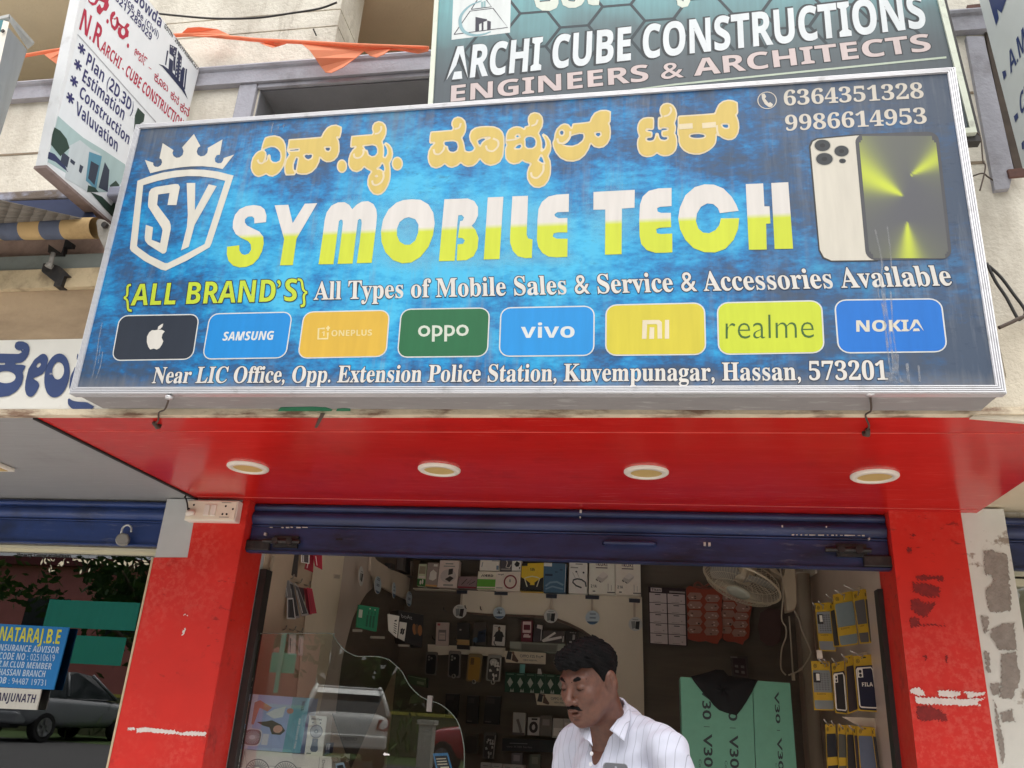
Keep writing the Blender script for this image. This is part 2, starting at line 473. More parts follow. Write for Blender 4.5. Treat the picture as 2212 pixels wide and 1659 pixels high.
# stained plaster area right of the signboard and the cove on the left
q = [onY(px('R2', *p), YW - .004) for p in ((520,930),(800,900),(800,1640),(340,1600),(560,1430),(600,1300))]
MB().prism([(p.x, YW - .004, p.z) for p in q],(0,.02,0)).build('stained_plaster', M_creamdirty, BL)
zft = onY(px('R2',650,985), YW).z
MB().box((-1.5, YW, ZW),(5, YU - .002, zft)).build('slab_upstand', M_creamdirty, BL)
# --- slab edge lettering band on the left (painted name of the next shop)
zt = onY(px('L2',400,850), YW - .006).z; ze = onY(px('L2',400,1508), YW - .006).z
M_band = pm('white_fascia_paint', S(226,224,216,.88),.7,.04,6, dirt=S(170,150,125), damt=.5, dscale=5, dlo=.56, dhi=.75)
M_bandedge = pm('flaking_slab_edge', S(205,192,168),.85,.12,12, bump=.5, dirt=S(110,80,62), damt=.9, dscale=9, dlo=.48, dhi=.62, dstretch=(.5,1,2))
FB = Frame((0, YW - .008,0),(1,0,0),(0,0,1))
fa = MB().box((-7, YW - .008, ze),(-1.5, YW + .01, zt)); fa.build('fascia_band', M_band, BL)
MB().box((-7, YW - .012, ZS - .004),(5, YW + .02, ze - .002)).build('slab_edge', M_bandedge, BL)
lt = MB()
for g in ([[(0,985),(180,988),(215,970),(235,935),(210,950),(170,955),(145,930),(145,890),(170,868),(220,868),(270,890),(288,940),(275,1000),(240,1050),(205,1072),(145,1074),(140,1092),(250,1092),(235,1145),(215,1150),(228,1200),(215,1270),(165,1340),(90,1385),(0,1398),(-120,1380),(-120,985)], ell(60,1208,95,58,20),[(-60,1075),(55,1072),(55,1094),(-60,1095)]],
          [[(400,985),(440,990),(462,1030),(450,1110),(420,1170),(365,1200),(320,1215),(312,1232),(345,1238),(370,1255),(378,1290),(350,1350),(315,1390),(285,1398),(255,1375),(240,1320),(248,1240),(275,1130),(330,1040)],[(380,1065),(395,1072),(392,1100),(360,1122),(345,1112),(355,1085)]],
          [ell(545,1192,118,212,28,.17), ell(556,1147,56,84,24,.1)],
          [[(740,975),(760,980),(745,1040),(735,1062),(725,1055)]],
          [[(645,1420),(660,1405),(690,1430),(740,1440),(830,1445),(910,1492),(850,1520),(760,1518),(690,1510),(650,1470)]],
          [[(725,1090),(735,1105),(700,1260),(670,1335),(658,1310),(672,1200)]]):
    sdf_print(lt, FB, 'L2', g, .003,22)
lt.build('lettering', pm('blue_lettering_paint', S(42,62,108),.6,.12,14, dirt=S(190,185,175), damt=.8, dscale=16, dlo=.68, dhi=.72), BL, M=FB.mat())
# brown cove, ledge and the greenish ledge above the band
z1 = onY(px('L2',300,430), YW - .02).z; z2 = onY(px('L2',300,205), YW - .06).z; z3 = onY(px('L1',400,1385), YW - .06).z; xw = -1.55
M_brown = pm('brown_weathered_plaster', S(172,150,122),.9,.1,5, bump=.5, bscale=50, dirt=S(88,70,55), damt=.75, dscale=1.8, dlo=.45, dhi=.7, dstretch=(.5,1,1.5))
cv = MB()
pr = [(YW - .002, zt + .002)] + [(YW - .002 - .05 * (k / 6) ** 2, zt + (z1 - zt) * k / 6) for k in range(1,7)]
cv.prism([(-7, y, z) for y, z in pr] + [(-7, YW + .02, z1),(-7, YW + .02, zt + .002)],(7 + xw, 0,0)); cv.build('cove', M_brown, BL)
MB().box((-7, YW - .075, z1 + .001),(xw, YW + .02, z2)).build('ledge', pm('rough_cream_ledge', S(188,170,138),.9,.1,9, bump=.7, bscale=40, dirt=S(96,80,64), damt=.7, dscale=7, dlo=.5, dhi=.7), BL)
MB().box((-7, YW - .06, z2 + .001),(xw, YW + .02, z3)).build('ledge', pm('green_grey_ledge', S(120,126,122),.85,.1,6, dirt=S(70,64,56), damt=.6, dscale=4), BL)
z4 = onY(px('L1',700,560), YW - .07).z; z5 = onY(px('L1',700,420), YW - .07).z
MB().box((-7, YW - .004, z3 + .001),(xw, YW + .02, z4)).build('wall_strip', pm('pinkish_plaster', S(165,140,125),.9,.1,8, bump=.5, dirt=S(95,75,68), damt=.6, dscale=5), BL)
M_kerb = pm('chipped_blue_ledge', S(150,152,168),.85,.1,8, bump=.5, dirt=S(105,92,80), damt=.95, dscale=4, dlo=.46, dhi=.56, dstretch=(.7,1,1))
MB().box((-7, YW - .07, z4 + .001),(xw, YW + .02, z5)).build('ledge', M_kerb, BL, bevel=.008)

MB().box((-7, YW + .021, ZW),(-1.501, YU - .002, z4)).build('slab_upstand', M_brown, BL)
# --- soffits
xl = -2.262; xr = 1.372
MB().box((xl, YW + .021, ZS),(xr, YG + .06, ZS + .05)).build('soffit', M_redsof, BL)['label'] = 'glossy red soffit over the shop front'
MB().box((-7, YW + .021, ZS + .006),(xl - .018, YG + .06, ZS + .05)).build('soffit', M_greysof, BL)['label'] = 'grey soffit of the next shop'
MB().box((xl - .017, YW + .03, ZS - .006),(xl - .001, YP - .01, ZS + .01)).build('dark_joint', M_dark, BL)
MB().box((xr + .002, YW + .021, ZS + .03),(5, YG + .06, ZS + .08)).build('soffit', M_beige, BL)['label'] = 'cream soffit of the shop on the right'
sm = MB()
for yy in (2.74,3.74):
    sm.box((xl + .02, yy, ZS - .0015),(xr - .02, yy + .004, ZS + .004))
sm.build('soffit_seam', pm('pale_seam', S(205,88,78),.5,.3,30, stretch=(.3,1,1)), BL)
bb = MB().box((xr - .25,3.90, ZS - .03),(5,3.94, ZS + .04)); bb.box((xr + .01,3.86, ZS - .055),(5,3.89, ZS - .02)); bb.build('lintel', M_cream, BL)

# --- pillars
FP = Frame((0, YP, 0),(1,0,0),(0,0,1))
def Xp(c, x, y, Y=YP): return onY(px(c, x, y), Y).x
xLo = Xp('20',1340,1480); xLi = -1.99
xRi = 1.012; xRo = Xp('23',1670,1140); xQ = Xp('R3',378,205)
zfl = 0.25
MB().box((xLo, YP, 0),(xLi, YP + .26, ZS)).build('pillar', M_greypaint, BL)['label'] = 'left pillar, grey at its top corner, red below'
rp = MB()
pl = FP.many('20',[(2105,985),(2160,985)]) ; zsw = FP.at('20',1675,1198).y
ptop = ZS - .001
rp.prism([(pl[0].x, YP - .003, ptop),(xLi + .002, YP - .003, ptop),(xLi + .002, YP - .003,0),(xLo - .002, YP - .003,0),(xLo - .002, YP - .003, FP.at('20',1340,1500).y),(FP.at('20',1622,1500).x, YP - .003, FP.at('20',1622,1500).y),(FP.at('20',1675,1198).x, YP - .003, zsw),(pl[0].x, YP - .003, zsw)][::-1],(0,.002,0))
rp.box((xLi, YP - .003,0),(xLi + .004, YP + .22, ptop))
rp.build('red_paint', M_redpil, BL)
MB().box((xLo - .012, YP - .006,0),(xLo - .0025, YP + .05, FP.at('20',1340,1500).y)).build('edge_strip', pm('cream_edge', S(196,180,150),.8,.1,20), BL)
MB().box((xRi, YP, 0),(xRo, YP + .26, ZS)).build('pillar', M_redpil, BL)['label'] = 'right pillar painted red with torn paper scraps'
MB().box((xRo + .001, YP + .004,0),(xQ, YP + .26, ZS + .02)).build('pillar', pm('flaking_white_pillar', S(212,212,204),.8,.04,8, dirt=S(140,126,112), damt=.9, dscale=5, dlo=.60, dhi=.64, bump=.2), BL)['label'] = 'pillar of flaking white paint right of the red one'
FQ = Frame((0, YP + .002,0),(1,0,0),(0,0,1))
bp = MB()
for g in ([(264,430),(300,428),(340,440),(393,446),(400,520),(405,600),(415,700),(414,772),(330,775),(288,770),(278,700),(276,640),(320,610),(300,570),(270,560)],
          [(312,868),(360,855),(370,838),(430,842),(440,930),(447,990),(345,992),(325,940),(300,920)],
          [(358,1012),(440,1003),(455,1080),(470,1155),(440,1230),(422,1272),(352,1258),(360,1130)],
          [(296,1183),(345,1180),(350,1240),(320,1250),(300,1230)],[(318,1278),(335,1290),(345,1400),(375,1520),(385,1600),(365,1640),(350,1560),(330,1400)],
          [(262,990),(290,1010),(300,1120),(280,1110)],[(360,1350),(420,1330),(440,1400),(370,1400)],[(245,800),(285,810),(288,880),(262,900)]):
    sdf_print(bp, FQ, 'R3',[g],.002,5,0,0,7)
bp.build('bare_patch', pm('bare_grey_render', S(146,138,130),.95,.18,30, bump=.6, bscale=80), BL, M=FQ.mat())
# scraps of paper and smudges on the red pillars
sc = MB(); FPs = Frame((0, YP - .0045,0),(1,0,0),(0,0,1))
FPr = Frame((0, YP - .002,0),(1,0,0),(0,0,1))
for c, g in (('30',[(1097,1330),(1110,1308),(1165,1310),(1168,1330),(1130,1338)]),('30',[(1183,1318),(1260,1308),(1340,1318),(1420,1325),(1500,1333),(1560,1350),(1640,1345),(1778,1345),(1776,1385),(1700,1383),(1600,1375),(1500,1365),(1400,1362),(1300,1350),(1183,1348)]),
             ('30',[(1590,335),(1615,330),(1630,350),(1610,345)]),('30',[(1580,470),(1605,452),(1598,505),(1577,515)])):
    sdf_print(sc, FPs, c, [g],.001,7,0,0,7)
for c, g in (('33',[(1225,990),(1260,970),(1310,965),(1350,1000),(1355,1035),(1290,1030),(1240,1010)]),('33',[(1460,990),(1560,990),(1660,1000),(1655,1030),(1620,1045),(1480,1042)]),('33',[(1690,1000),(1870,1005),(1868,1030),(1790,1045),(1720,1052),(1725,1018)]),
             ('33',[(1272,1048),(1400,1052),(1600,1060),(1760,1065),(1870,1052),(1850,1080),(1800,1085),(1838,1120),(1700,1120),(1500,1112),(1330,1105),(1275,1095)])):
    sdf_print(sc, FPr, c, [g],.001,7,0,0,9)
sc.xf(FPs.mat()); sc.build('torn_paper', pm('torn_paper', S(222,212,206),.8,.06,30), BL)
sg = MB()
for c, g in (('33',[(1250,60),(1340,65),(1480,100),(1485,180),(1420,185),(1330,165),(1255,130)]),('33',[(1240,210),(1300,190),(1350,230),(1440,235),(1400,300),(1350,370),(1310,340),(1240,290)]),('33',[(1255,0),(1400,0),(1520,5),(1515,40),(1450,30),(1300,35)]),('33',[(1225,370),(1300,360),(1300,430),(1230,450)]),
             ('23',[(1235,1290),(1270,1290),(1275,1315),(1240,1318)]),('23',[(1210,1415),(1240,1420),(1235,1450),(1205,1440)]),('33',[(1285,1130),(1420,1125),(1540,1200),(1550,1245),(1400,1250),(1300,1240)]),('33',[(1340,690),(1370,685),(1365,730)]),('33',[(1530,690),(1555,680),(1550,750),(1535,750)]),('33',[(1310,415),(1540,420),(1535,430),(1310,425)])):
    sdf_print(sg, FPr, c, [g],.0006,7,0,0,14)
for c, g in (('30',[(1840,160),(1880,120),(1930,130),(1990,190),(1970,260),(1900,270),(1850,230)]),('30',[(1350,360),(1470,350),(1460,410),(1400,430),(1365,400)]),('30',[(1560,700),(1700,690),(1650,780),(1560,790)]),('30',[(1480,140),(1700,148),(1850,160),(1850,168),(1480,152)]),
             ('20',[(1730,1400),(1750,1400),(1745,1425),(1725,1420)]),('20',[(1990,1490),(2025,1480),(2020,1515),(1995,1510)]),('20',[(1355,1540),(1500,1515),(1420,1560),(1350,1575)])):
    sdf_print(sg, FPs, c, [g],.0006,7,0,0,12)
sg.xf(FPr.mat()); sg.build('dark_smudge', pm('grimy_red', S(128,22,20),.7,.25,40), BL)

# --- room behind the shutter
XL, XR, YB = -1.985,1.02,6.6
M_int = pm('interior_cream_board', S(236,230,218),.55,.04,4)
M_peg = pm('brown_laminate_board', S(208,186,162),.6,.05,6)
M_dkw = pm('dark_display_wall', S(108,98,88),.5,.12,6, stretch=(.4,1,3))
M_floor = pm('shop_floor_tile', S(214,208,198),.4,.05,3)
MB().box((XL - .3, YP + .27,0),(XR + .4, YB + .2, zfl)).build('floor', M_floor, BL)
MB().box((XL - .2, YG + .15,3.0),(XR + .3, YB + .2,3.08)).build('ceiling', M_int, BL)
MB().box((XL - .2, YP + .261, zfl),(XL, YB, 3.0)).build('side_wall', M_peg, BL)['label'] = 'left shop wall faced in brown board'
MB().box((XR, YP + .261, zfl),(XR + .2, YB, 3.0)).build('side_wall', pm('taupe_laminate_wall', S(196,178,164),.3,.05,5, spec=.5), BL)['label'] = 'right shop wall in taupe laminate'
MB().box((XL - .2, YB, zfl),(XR + .2, YB + .15,3.0)).build('back_wall', M_dkw, BL)
MB().box((XL - .2, YG + .12, ZS),(XR + .3, YG + .15,3.05)).build('bulkhead', M_int, BL)
# neighbouring shop interiors (dark rooms) and dividing walls
ro = MB()
ro.box((-7,6.2,0),(XL - .21,6.3, ZS + .1)); ro.box((-7.1,3.95,0),(-7,6.3, ZS + .1)); ro.box((xQ + .01,6.2,0),(5,6.3, ZS + .1)); ro.box((5,3.9,0),(5.1,6.3, ZS + .1))
ro.build('room_wall', pm('office_wall_paint', S(190,184,170),.8,.1,3), BL)
MB().box((-7, YG + .1, ZS + .052),(XL - .21,6.2, ZS + .09)).box((xQ, YG + .1, ZS + .082),(5,6.2, ZS + .12)).build('room_ceiling', M_int, BL)
MB().box((-7, YP + .27,0),(XL - .31,6.2,.2)).box((XR + .41, YP + .27,0),(5,6.2,.2)).build('room_floor', M_floor, BL)

# ================================================================ rolling shutters
M_shut = pm('navy_shutter_paint', S(44,56,98),.42,.16,6, spec=.5, stretch=(.2,1,3), dirt=S(22,22,30), damt=.85, dscale=4.5, dlo=.42, dhi=.72, dstretch=(.6,1,2))
M_shutl = pm('blue_shutter_paint', S(38,62,118),.38,.12,6, spec=.5, stretch=(.2,1,3), dirt=S(20,22,30), damt=.8, dscale=3.5, dlo=.52, dhi=.8)
scuff(M_shut, S(120,120,132),.5,26,.58,.7,(.3,1,2)); scuff(M_shut, S(58,40,34),.6,18,.62,.7); scuff(M_shutl, S(120,124,140),.4,26,.58,.7,(.3,1,2))
M_chip = pm('chipped_paint', S(190,186,180),.6,.1,20)
def shutter(label, x0, x1, zb, mt, zt_=ZS - .003):
    t = thing('rolling_shutter', label, 'shutter',((x0 + x1) / 2, YG, zb),'rolled up shop shutters')
    h = zt_ - zb; hx = (x1 - x0) / 2
    def ex(prof, name, m_, sm=False):
        n = len(prof); b = MB()
        v = [(-hx, y, z) for y, z in prof] + [(hx, y, z) for y, z in prof]
        f = [(i, n + i, n + i + 1, i + 1) for i in range(n - 1)] + [(n - 1,2 * n - 1, n, 0)]
        b.raw(v, f); b.raw(v, [tuple(range(n)), tuple(range(2 * n - 1, n - 1,-1))]); return b.build(name, m_, t, smooth=False)
    def bul(za, zb_, d): return [(-d * math.sin(math.pi * k / 8), za + (zb_ - za) * k / 8) for k in range(9)]
    ex([(.03, h)] + bul(h, .86 * h, .012) + [(.03,.86 * h)],'slat', mt)
    ex([(.03,.858 * h)] + bul(.858 * h, .575 * h, .022) + [(.03,.575 * h)],'slat', mt)
    ex([(.03,.57 * h)] + bul(.57 * h, .52 * h, .008) + [(.03,.52 * h)],'slat', mt)
    ex([(.02,.515 * h),(-.004,.51 * h),(-.006,.04 * h),(-.022,.03 * h),(-.022,-.004 * h),(.02,-.004 * h)],'bottom_rail', mt)
    return t, h
zsh = 1.5 + .5 * (.1758 + .1829) * YG
sh1, h1 = shutter('navy shutter rolled up over the open phone shop, wide and scuffed',-1.982,1.008, zsh, M_shut)
hd = MB().tube([(-.115,-.012,0),(-.11,-.035,0),(.11,-.035,0),(.115,-.012,0)],.011,8)
hd.build('handle', M_shut, sh1, M=Matrix.Translation((Xp('22',1015,1385, YG) - sh1.location.x, 0, onY(px('22',1015,1385), YG).z - zsh)), smooth=True)
for c, x, y in (('21',250,1370),('23',690,1445)):
    p = onY(px(c, x, y), YG) - sh1.location; b = MB()
    b.box((p.x - .05,-.022, p.z - .028),(p.x + .075,-.004, p.z + .028)); b.tube([(p.x - .1,-.03, p.z),(p.x + .09,-.03, p.z)],.011,8)
    for dx in (-.035,.04): b.tube([(p.x + dx, -.006, p.z),(p.x + dx, -.046, p.z)],.017,8)
    b.build('bolt_lock', M_black, sh1)
for c, x, y, dx in (('21',20,1390,-.06),('23',960,1530,.06)):
    p = onY(px(c, x, y), YG) - sh1.location
    MB().box((p.x - .07,-.028, p.z - .03),(p.x + .07,-.008, p.z + .02)).build('end_clip', M_black, sh1, bevel=.006)
ch = MB(); rnd = random.Random(3)
for c, x, y, ww in [('23',205 + 38 * k, 1303 + k * .4, rnd.choice((20,34,12))) for k in range(17)] + [('21',120,1238,26),('21',220 + 0,1240,20),('21',260,1240,30),('21',300,1238,18),('21',350,1240,40),('21',400,1238,50)]:
    p = onY(px(c, x, y), YG - .01) - sh1.location; k = .0018 * rnd.uniform(.6,1.6)
    ch.box((p.x, -.0125, p.z - k),(p.x + ww * .00053,-.006, p.z + k))
for c, x, y in (('21',85,1300),('21',130,1370),('22',1665,1385),('22',595,1105),('22',590,1155),('23',500,1240),('23',870,1342),('22',1705,1388),('23',120,1235)):
    p = onY(px(c, x, y), YG - .01) - sh1.location; k = rnd.uniform(.002,.005)
    ch.box((p.x - k, -.0235, p.z - k * 1.5),(p.x + k, -.004, p.z + k * 1.5))
ch.build('paint_chip', M_chip, sh1)
p = onY(px('21',722,1343), YG) - sh1.location
MB().box((p.x - .016,-.0068, p.z - .005),(p.x + .016,-.003, p.z + .004)).build('keyhole_slot', M_dark, sh1)
zl = onY(px('20',700,1388), YG).z
sh2, h2 = shutter('bright blue shutter with hanging padlock left of the red pillar',-5.2, xLo - .006, zl, M_shutl)
zr = onY(px('R3',450,540), YG).z
sh3, h3 = shutter('navy shutter end right of the flaking white pillar', xQ + .006,4.2, zr, M_shut)
# padlock hanging open on the left shutter
p = onY(px('20',1062,1345), YG - .05)
pk = thing('padlock','round steel padlock hanging open on the blue left shutter','padlock', p)
MB().lathe([(0,-.018),(.026,-.018),(.032,-.012),(.032,.012),(.026,.018),(0,.018)],28, ax=(.25,-1,-.1)).build('lock_body', pm('dull_steel', S(150,148,144),.4,.1,20, metal=.6), pk, smooth=False)
arc = [(-.004 + .026 * math.cos(a) + .012,0,.05 + .024 * math.sin(a)) for a in [R(x) for x in range(-10,200,15)]]
MB().tube([(.036,0,.04)] + arc + [(-.018,0,.03)],.0055,8).build('shackle', pm('bright_steel', S(205,205,205),.3,.05,20, metal=.8), pk, smooth=True)

# ================================================================ things on the soffit and pillars
M_lamp = pm('warm_diffuser', S(196,168,106),.5,.03,20)
dl0 = None
labs = ['round downlight in red soffit nearest the white switchboard','second round downlight from the left in the red soffit','third round downlight in the red soffit, left of the widest one','rightmost and widest looking round downlight in the red soffit']
for lb, (x, y) in zip(labs, ((536,1008.5),(949,1013),(1396,1018.5),(1889,1027))):
    P = onZ(px('D', x, y), ZS)
    if dl0 is None:
        dl0 = t = thing('downlight', lb, 'downlight', P, 'round downlights in the red soffit')
        MB().lathe([(.062,-.004),(.064,-.012),(.082,-.011),(.088,-.006),(.088,.004)],40).build('bezel', M_white, t, smooth=True)
        MB().lathe([(.0,-.006),(.063,-.006)],40).build('diffuser', M_lamp, t)
    else: dup(dl0, P, lb)
a = onZ(px('20',135,740), ZS); MB_ = MB()
t = thing('panel_light','square white panel light in the grey soffit at the left edge','panel light',(a.x - .11, a.y - .11, ZS))
MB().box((-.11,-.11,-.012),(.11,.11,.005)).build('bezel', M_white, t, bevel=.004); MB().box((-.09,-.09,-.0145),(.09,.09,-.0122)).build('diffuser', M_lamp, t)
# switchboard
FSb = Frame((0, YP - .055,0),(1,0,0),(0,0,1))
q = FSb.many('20',[(1612,1008),(2055,997),(2035,1180),(1602,1188)])
cx = (q[0].x + q[1].x + q[2].x + q[3].x) / 4; cz = (q[0].y + q[1].y + q[2].y + q[3].y) / 4; hw = (q[1].x - q[0].x) / 2; hh = (q[0].y - q[3].y) / 2
sb = thing('switchboard','white switchboard with plugged in lead on top of left pillar','switchboard',(cx, YP - .004, cz))
MB().box((-hw, -.05,-hh),(hw, 0, hh)).build('box', M_white, sb, bevel=.004)
pl_ = MB().box((-hw + .006,-.056,-hh + .006),(hw - .006,-.0502, hh - .006)); pl_.build('face_plate', pm('cream_plate', S(228,220,200),.35,.02,20), sb, bevel=.002)
for k in (0,1):
    x = -.02 + k * .035; MB().box((x - .014,-.062,-.028),(x + .014,-.0562,.028)).build('rocker_switch', M_white, sb, bevel=.003)
hl = MB()
for x, z in ((.076,.022),(.066,-.018),(.088,-.018),(-.095,.025),(-.118,.005),(hw - .02,.008),(-hw + .02,-.01)): hl.lathe([(0,0),(.0055,0)],12,(x, -.0566, z),(0,-1,0))
hl.box((.052,-.0572,-.034),(.102,-.0563,-.032)); hl.box((.052,-.0572,.038),(.102,-.0563,.04)); hl.build('socket_hole', M_dark, sb)
MB().tube([(-.112,-.06,-.02),(-.1,-.08,-.02),(-.07,-.085,-.022)],[.016,.015,.012],10).build('plug', M_white, sb, smooth=True)
cb = MB().tube(smooth([(-.112,-.07,-.012),(-.118,-.075,.02),(-.135,-.07,.05),(-.15,-.06, hh + .012),(-.145,-.04, hh + .035),(-.13,-.02, hh + .05)],5),.004,6); cb.build('lead', M_black, sb, smooth=True)
# ================================================================ the big light box sign
PB = [onY(px('20',605,88),2.372), onY(px('23',2060,85),2.372)]
PT = [onY(px('00',1180,1085),2.333), onY(px('03',1615,590),2.333)]
FM = Frame(PB[0], PB[1] - PB[0],(PT[0] + PT[1]) / 2 - (PB[0] + PB[1]) / 2)
SG = thing('shop_signboard','big blue light box signboard with crown logo and gold Kannada lettering over the phone shop','signboard', M=FM.mat())
c4 = FM.many('20',[(605,88)]) + FM.many('23',[(2060,85)]) + FM.many('03',[(1615,590)]) + FM.many('00',[(1180,1085)])   # BL BR TR TL
def inset(q, l, r, b, t):
    BLq, BRq, TRq, TLq = q
    f = lambda u, v: (BLq * (1 - u) + BRq * u) * (1 - v) + (TLq * (1 - u) + TRq * u) * v
    return [f(l, b), f(1 - r, b), f(1 - r, 1 - t), f(l, 1 - t)]
ci = inset(c4,.0075,.009,.022,.0165)
# banner face
def banner_mat():
    mt, nt, b = newmat('blue_banner_print')
    tc = nd(nt, 'ShaderNodeTexCoord'); O = tc.outputs['Object']
    W = (c4[1] - c4[0]).length; H = (c4[3] - c4[0]).length
    mp = nd(nt, 'ShaderNodeMapping'); mp.inputs['Location'].default_value = (-.42,-.47,0); mp.inputs['Scale'].default_value = (1 / W, 1 / H, 0); nt.links.new(O, mp.inputs[0])
    sc_ = nd(nt, 'ShaderNodeVectorMath', operation='MULTIPLY'); sc_.inputs[1].default_value = (1.85,1.65,0); nt.links.new(mp.outputs[0], sc_.inputs[0])
    ln = nd(nt, 'ShaderNodeVectorMath', operation='LENGTH'); nt.links.new(sc_.outputs[0], ln.inputs[0])
    n1 = noise(nt, 3.2,5,.62, O, (1,1.3,1)); n2 = noise(nt, 20,5,.7, O, (.8,1.6,1)); n3 = noise(nt, 60,3,.6, O, (.7,1.3,1))
    def ma(op, a, bb):
        k = nd(nt, 'ShaderNodeMath', operation=op)
        for i, q in enumerate((a, bb)):
            if isinstance(q, (int, float)): k.inputs[i].default_value = q
            else: nt.links.new(q, k.inputs[i])
        return k.outputs[0]
    v = ma('SUBTRACT',1.08, ma('MULTIPLY', ln.outputs['Value'],.82))
    v = ma('ADD', v, ma('MULTIPLY', ma('SUBTRACT', n1.outputs['Fac'],.5),1.9))
    v = ma('ADD', v, ma('MULTIPLY', ma('SUBTRACT', n2.outputs['Fac'],.5),.95))
    v = ma('ADD', v, ma('MULTIPLY', ma('SUBTRACT', n3.outputs['Fac'],.5),.35))
    r = ramp(nt, v, [(.12, S(58,82,112,.74)),(.34, S(36,94,148,.74)),(.52, S(20,128,194,.74)),(.74, S(36,166,224,.74)),(1.0, S(72,194,240,.74))])
    # weathering: grey bloom near the top edge and fine vertical streaks
    st = noise(nt, 34,3,.6, O, (1,.05,1)); bl = noise(nt, 2.2,4,.6, O, (1,.6,1))
    sx = nd(nt, 'ShaderNodeSeparateXYZ'); nt.links.new(mp.outputs[0], sx.inputs[0])
    top = nd(nt, 'ShaderNodeMapRange'); top.inputs[1].default_value = .33; top.inputs[2].default_value = .55; nt.links.new(sx.outputs[1], top.inputs[0])
    g = ramp(nt, ma('MULTIPLY', ma('ADD', st.outputs['Fac'], bl.outputs['Fac']),.5),[(.45,(0,0,0)),(.66,(1,1,1))])
    f = ma('MULTIPLY', g.outputs[0], ma('ADD', ma('MULTIPLY', top.outputs[0],.65),.12))
    c = mixc(nt, f, r.outputs[0], S(116,120,126,.74))
    # right part of the banner is drab
    rt = nd(nt, 'ShaderNodeMapRange'); rt.inputs[1].default_value = .34; rt.inputs[2].default_value = .50; nt.links.new(sx.outputs[0], rt.inputs[0])
    c = mixc(nt, ma('MULTIPLY', rt.outputs[0],.48), c, S(84,92,106,.74))
    lo = nd(nt, 'ShaderNodeMapRange'); lo.inputs[1].default_value = -.405; lo.inputs[2].default_value = -.45; nt.links.new(ma('ADD', sx.outputs[1], ma('MULTIPLY', ma('SUBTRACT', st.outputs['Fac'],.5),.08)), lo.inputs[0])
    c = mixc(nt, ma('MULTIPLY', lo.outputs[0],.6), c, S(132,134,138,.74))
    nt.links.new(c, b.inputs['Base Color']); b.inputs['Roughness'].default_value = .42; b.inputs['Specular IOR Level'].default_value = .3
    return mt
M_ban = scuff(scuff(banner_mat(), S(150,156,164,.7),.42,26,.5,.68,(1,.07,1),1.2,.42,.6), S(40,60,90,.7),.4,34,.56,.66,(.6,1.4,1),1.8,.44,.58)
MB().poly([tuple(p) + (-.0003,) for p in ci]).build('banner', M_ban, SG)
# ribbed aluminium frame: three raised ribs on each side
def bar(mb, a, b, c, d, z0, z1):
    mb.slab([a, b, c, d], z0, z1)
def framebars(q_out, q_in, parent, name, mt, depth=.03):
    o, i = q_out, q_in
    for k, (a, b, c, d) in enumerate(((o[0], o[1], i[1], i[0]),(o[1], o[2], i[2], i[1]),(o[2], o[3], i[3], i[2]),(o[3], o[0], i[0], i[3]))):
        mb = MB(); bar(mb, a, b, c, d, -depth, .004)
        L = lambda p, q, t: p + (q - p) * t
        for t in (.1,.34,.58,.82):
            mb.slab([L(a, d, t), L(b, c, t), L(b, c, t + .12), L(a, d, t + .12)],.0042,.0085)
        mb.build(name, mt, parent)
framebars(c4, ci, SG, 'frame_bar', M_alu)
# box body behind, its grey painted underside
dep = (YW - .014) - 2.372
M_box = pm('grey_sheet_underside', S(140,138,138),.55,.08,20, stretch=(.4,1,1), dirt=S(188,188,188), damt=.5, dscale=26, dlo=.58, dhi=.66, dstretch=(.35,1,1.8))
qb = inset(c4,.004,.004,.004,.004)
MB().slab(qb, -dep + .012,-.031).build('casing', M_box, SG)
def onund(c, x, y): return onZ(px(c, x, y), FM.O.z + .0)
ug = MB()
FUz = (FM.O + FM.v * .005).z
for g in ([(190,232),(210,206),(330,203),(480,200),(600,205),(660,225),(640,245),(480,252),(330,252),(215,245)],[(700,218),(760,212),(815,216),(815,240),(740,248),(690,242)]):
    P = [onZ(px('21', x, y), FUz - .002) for x, y in g]; ug.prism(P, (0,0,.0018))
ug.xf(FM.mat().inverted()).build('green_paint', pm('green_paint_patch', S(24,110,78),.6,.2,30), SG)
# --- printing on the banner
I_w = ink(232,228,222); I_y = ink(216,228,62); I_gold = ink(226,198,108); I_cr = ink(238,222,186); I_dk = ink(44,56,78); I_lime = ink(204,224,60)
K1 = [[(268,300),(330,280),(400,272),(470,290),(520,335),(548,400),(555,480),(556,560),(540,640),(515,700),(470,765),(430,800),(370,828),(320,820),(285,795),(240,818),(180,835),(130,815),(95,770),(75,710),(80,640),(100,570),(140,515),(175,485),(215,470),(225,420),(245,350)],
      [(250,470),(300,445),(350,430),(400,435),(440,460),(470,500),(478,560),(465,610),(420,632),(375,628),(348,600),(345,560),(340,530),(320,528),(300,545),(295,590),(280,610),(262,622),(280,580),(290,540),(285,500),(270,480)]]
K1b = [[(585,325),(800,310),(1020,292),(1050,230),(1100,165),(1160,135),(1225,128),(1300,160),(1298,220),(1280,300),(1262,318),(1240,302),(1262,350),(1270,420),(1268,490),(1245,560),(1200,610),(1150,632),(1090,635),(1040,610),(1008,575),(1000,630),(960,710),(900,770),(830,800),(760,802),(700,790),(685,770),(668,808),(545,812),(528,760),(525,680),(545,600),(590,530),(560,480),(575,400)],
       [(670,620),(690,575),(710,580),(700,630),(690,690),(680,740),(668,745),(655,720),(655,670)],[(795,545),(830,530),(845,540),(880,530),(900,540),(890,575),(850,595),(815,580)],[(1075,440),(1140,438),(1138,465),(1120,482),(1090,475)],[(600,468),(720,458),(720,474),(600,480)]]
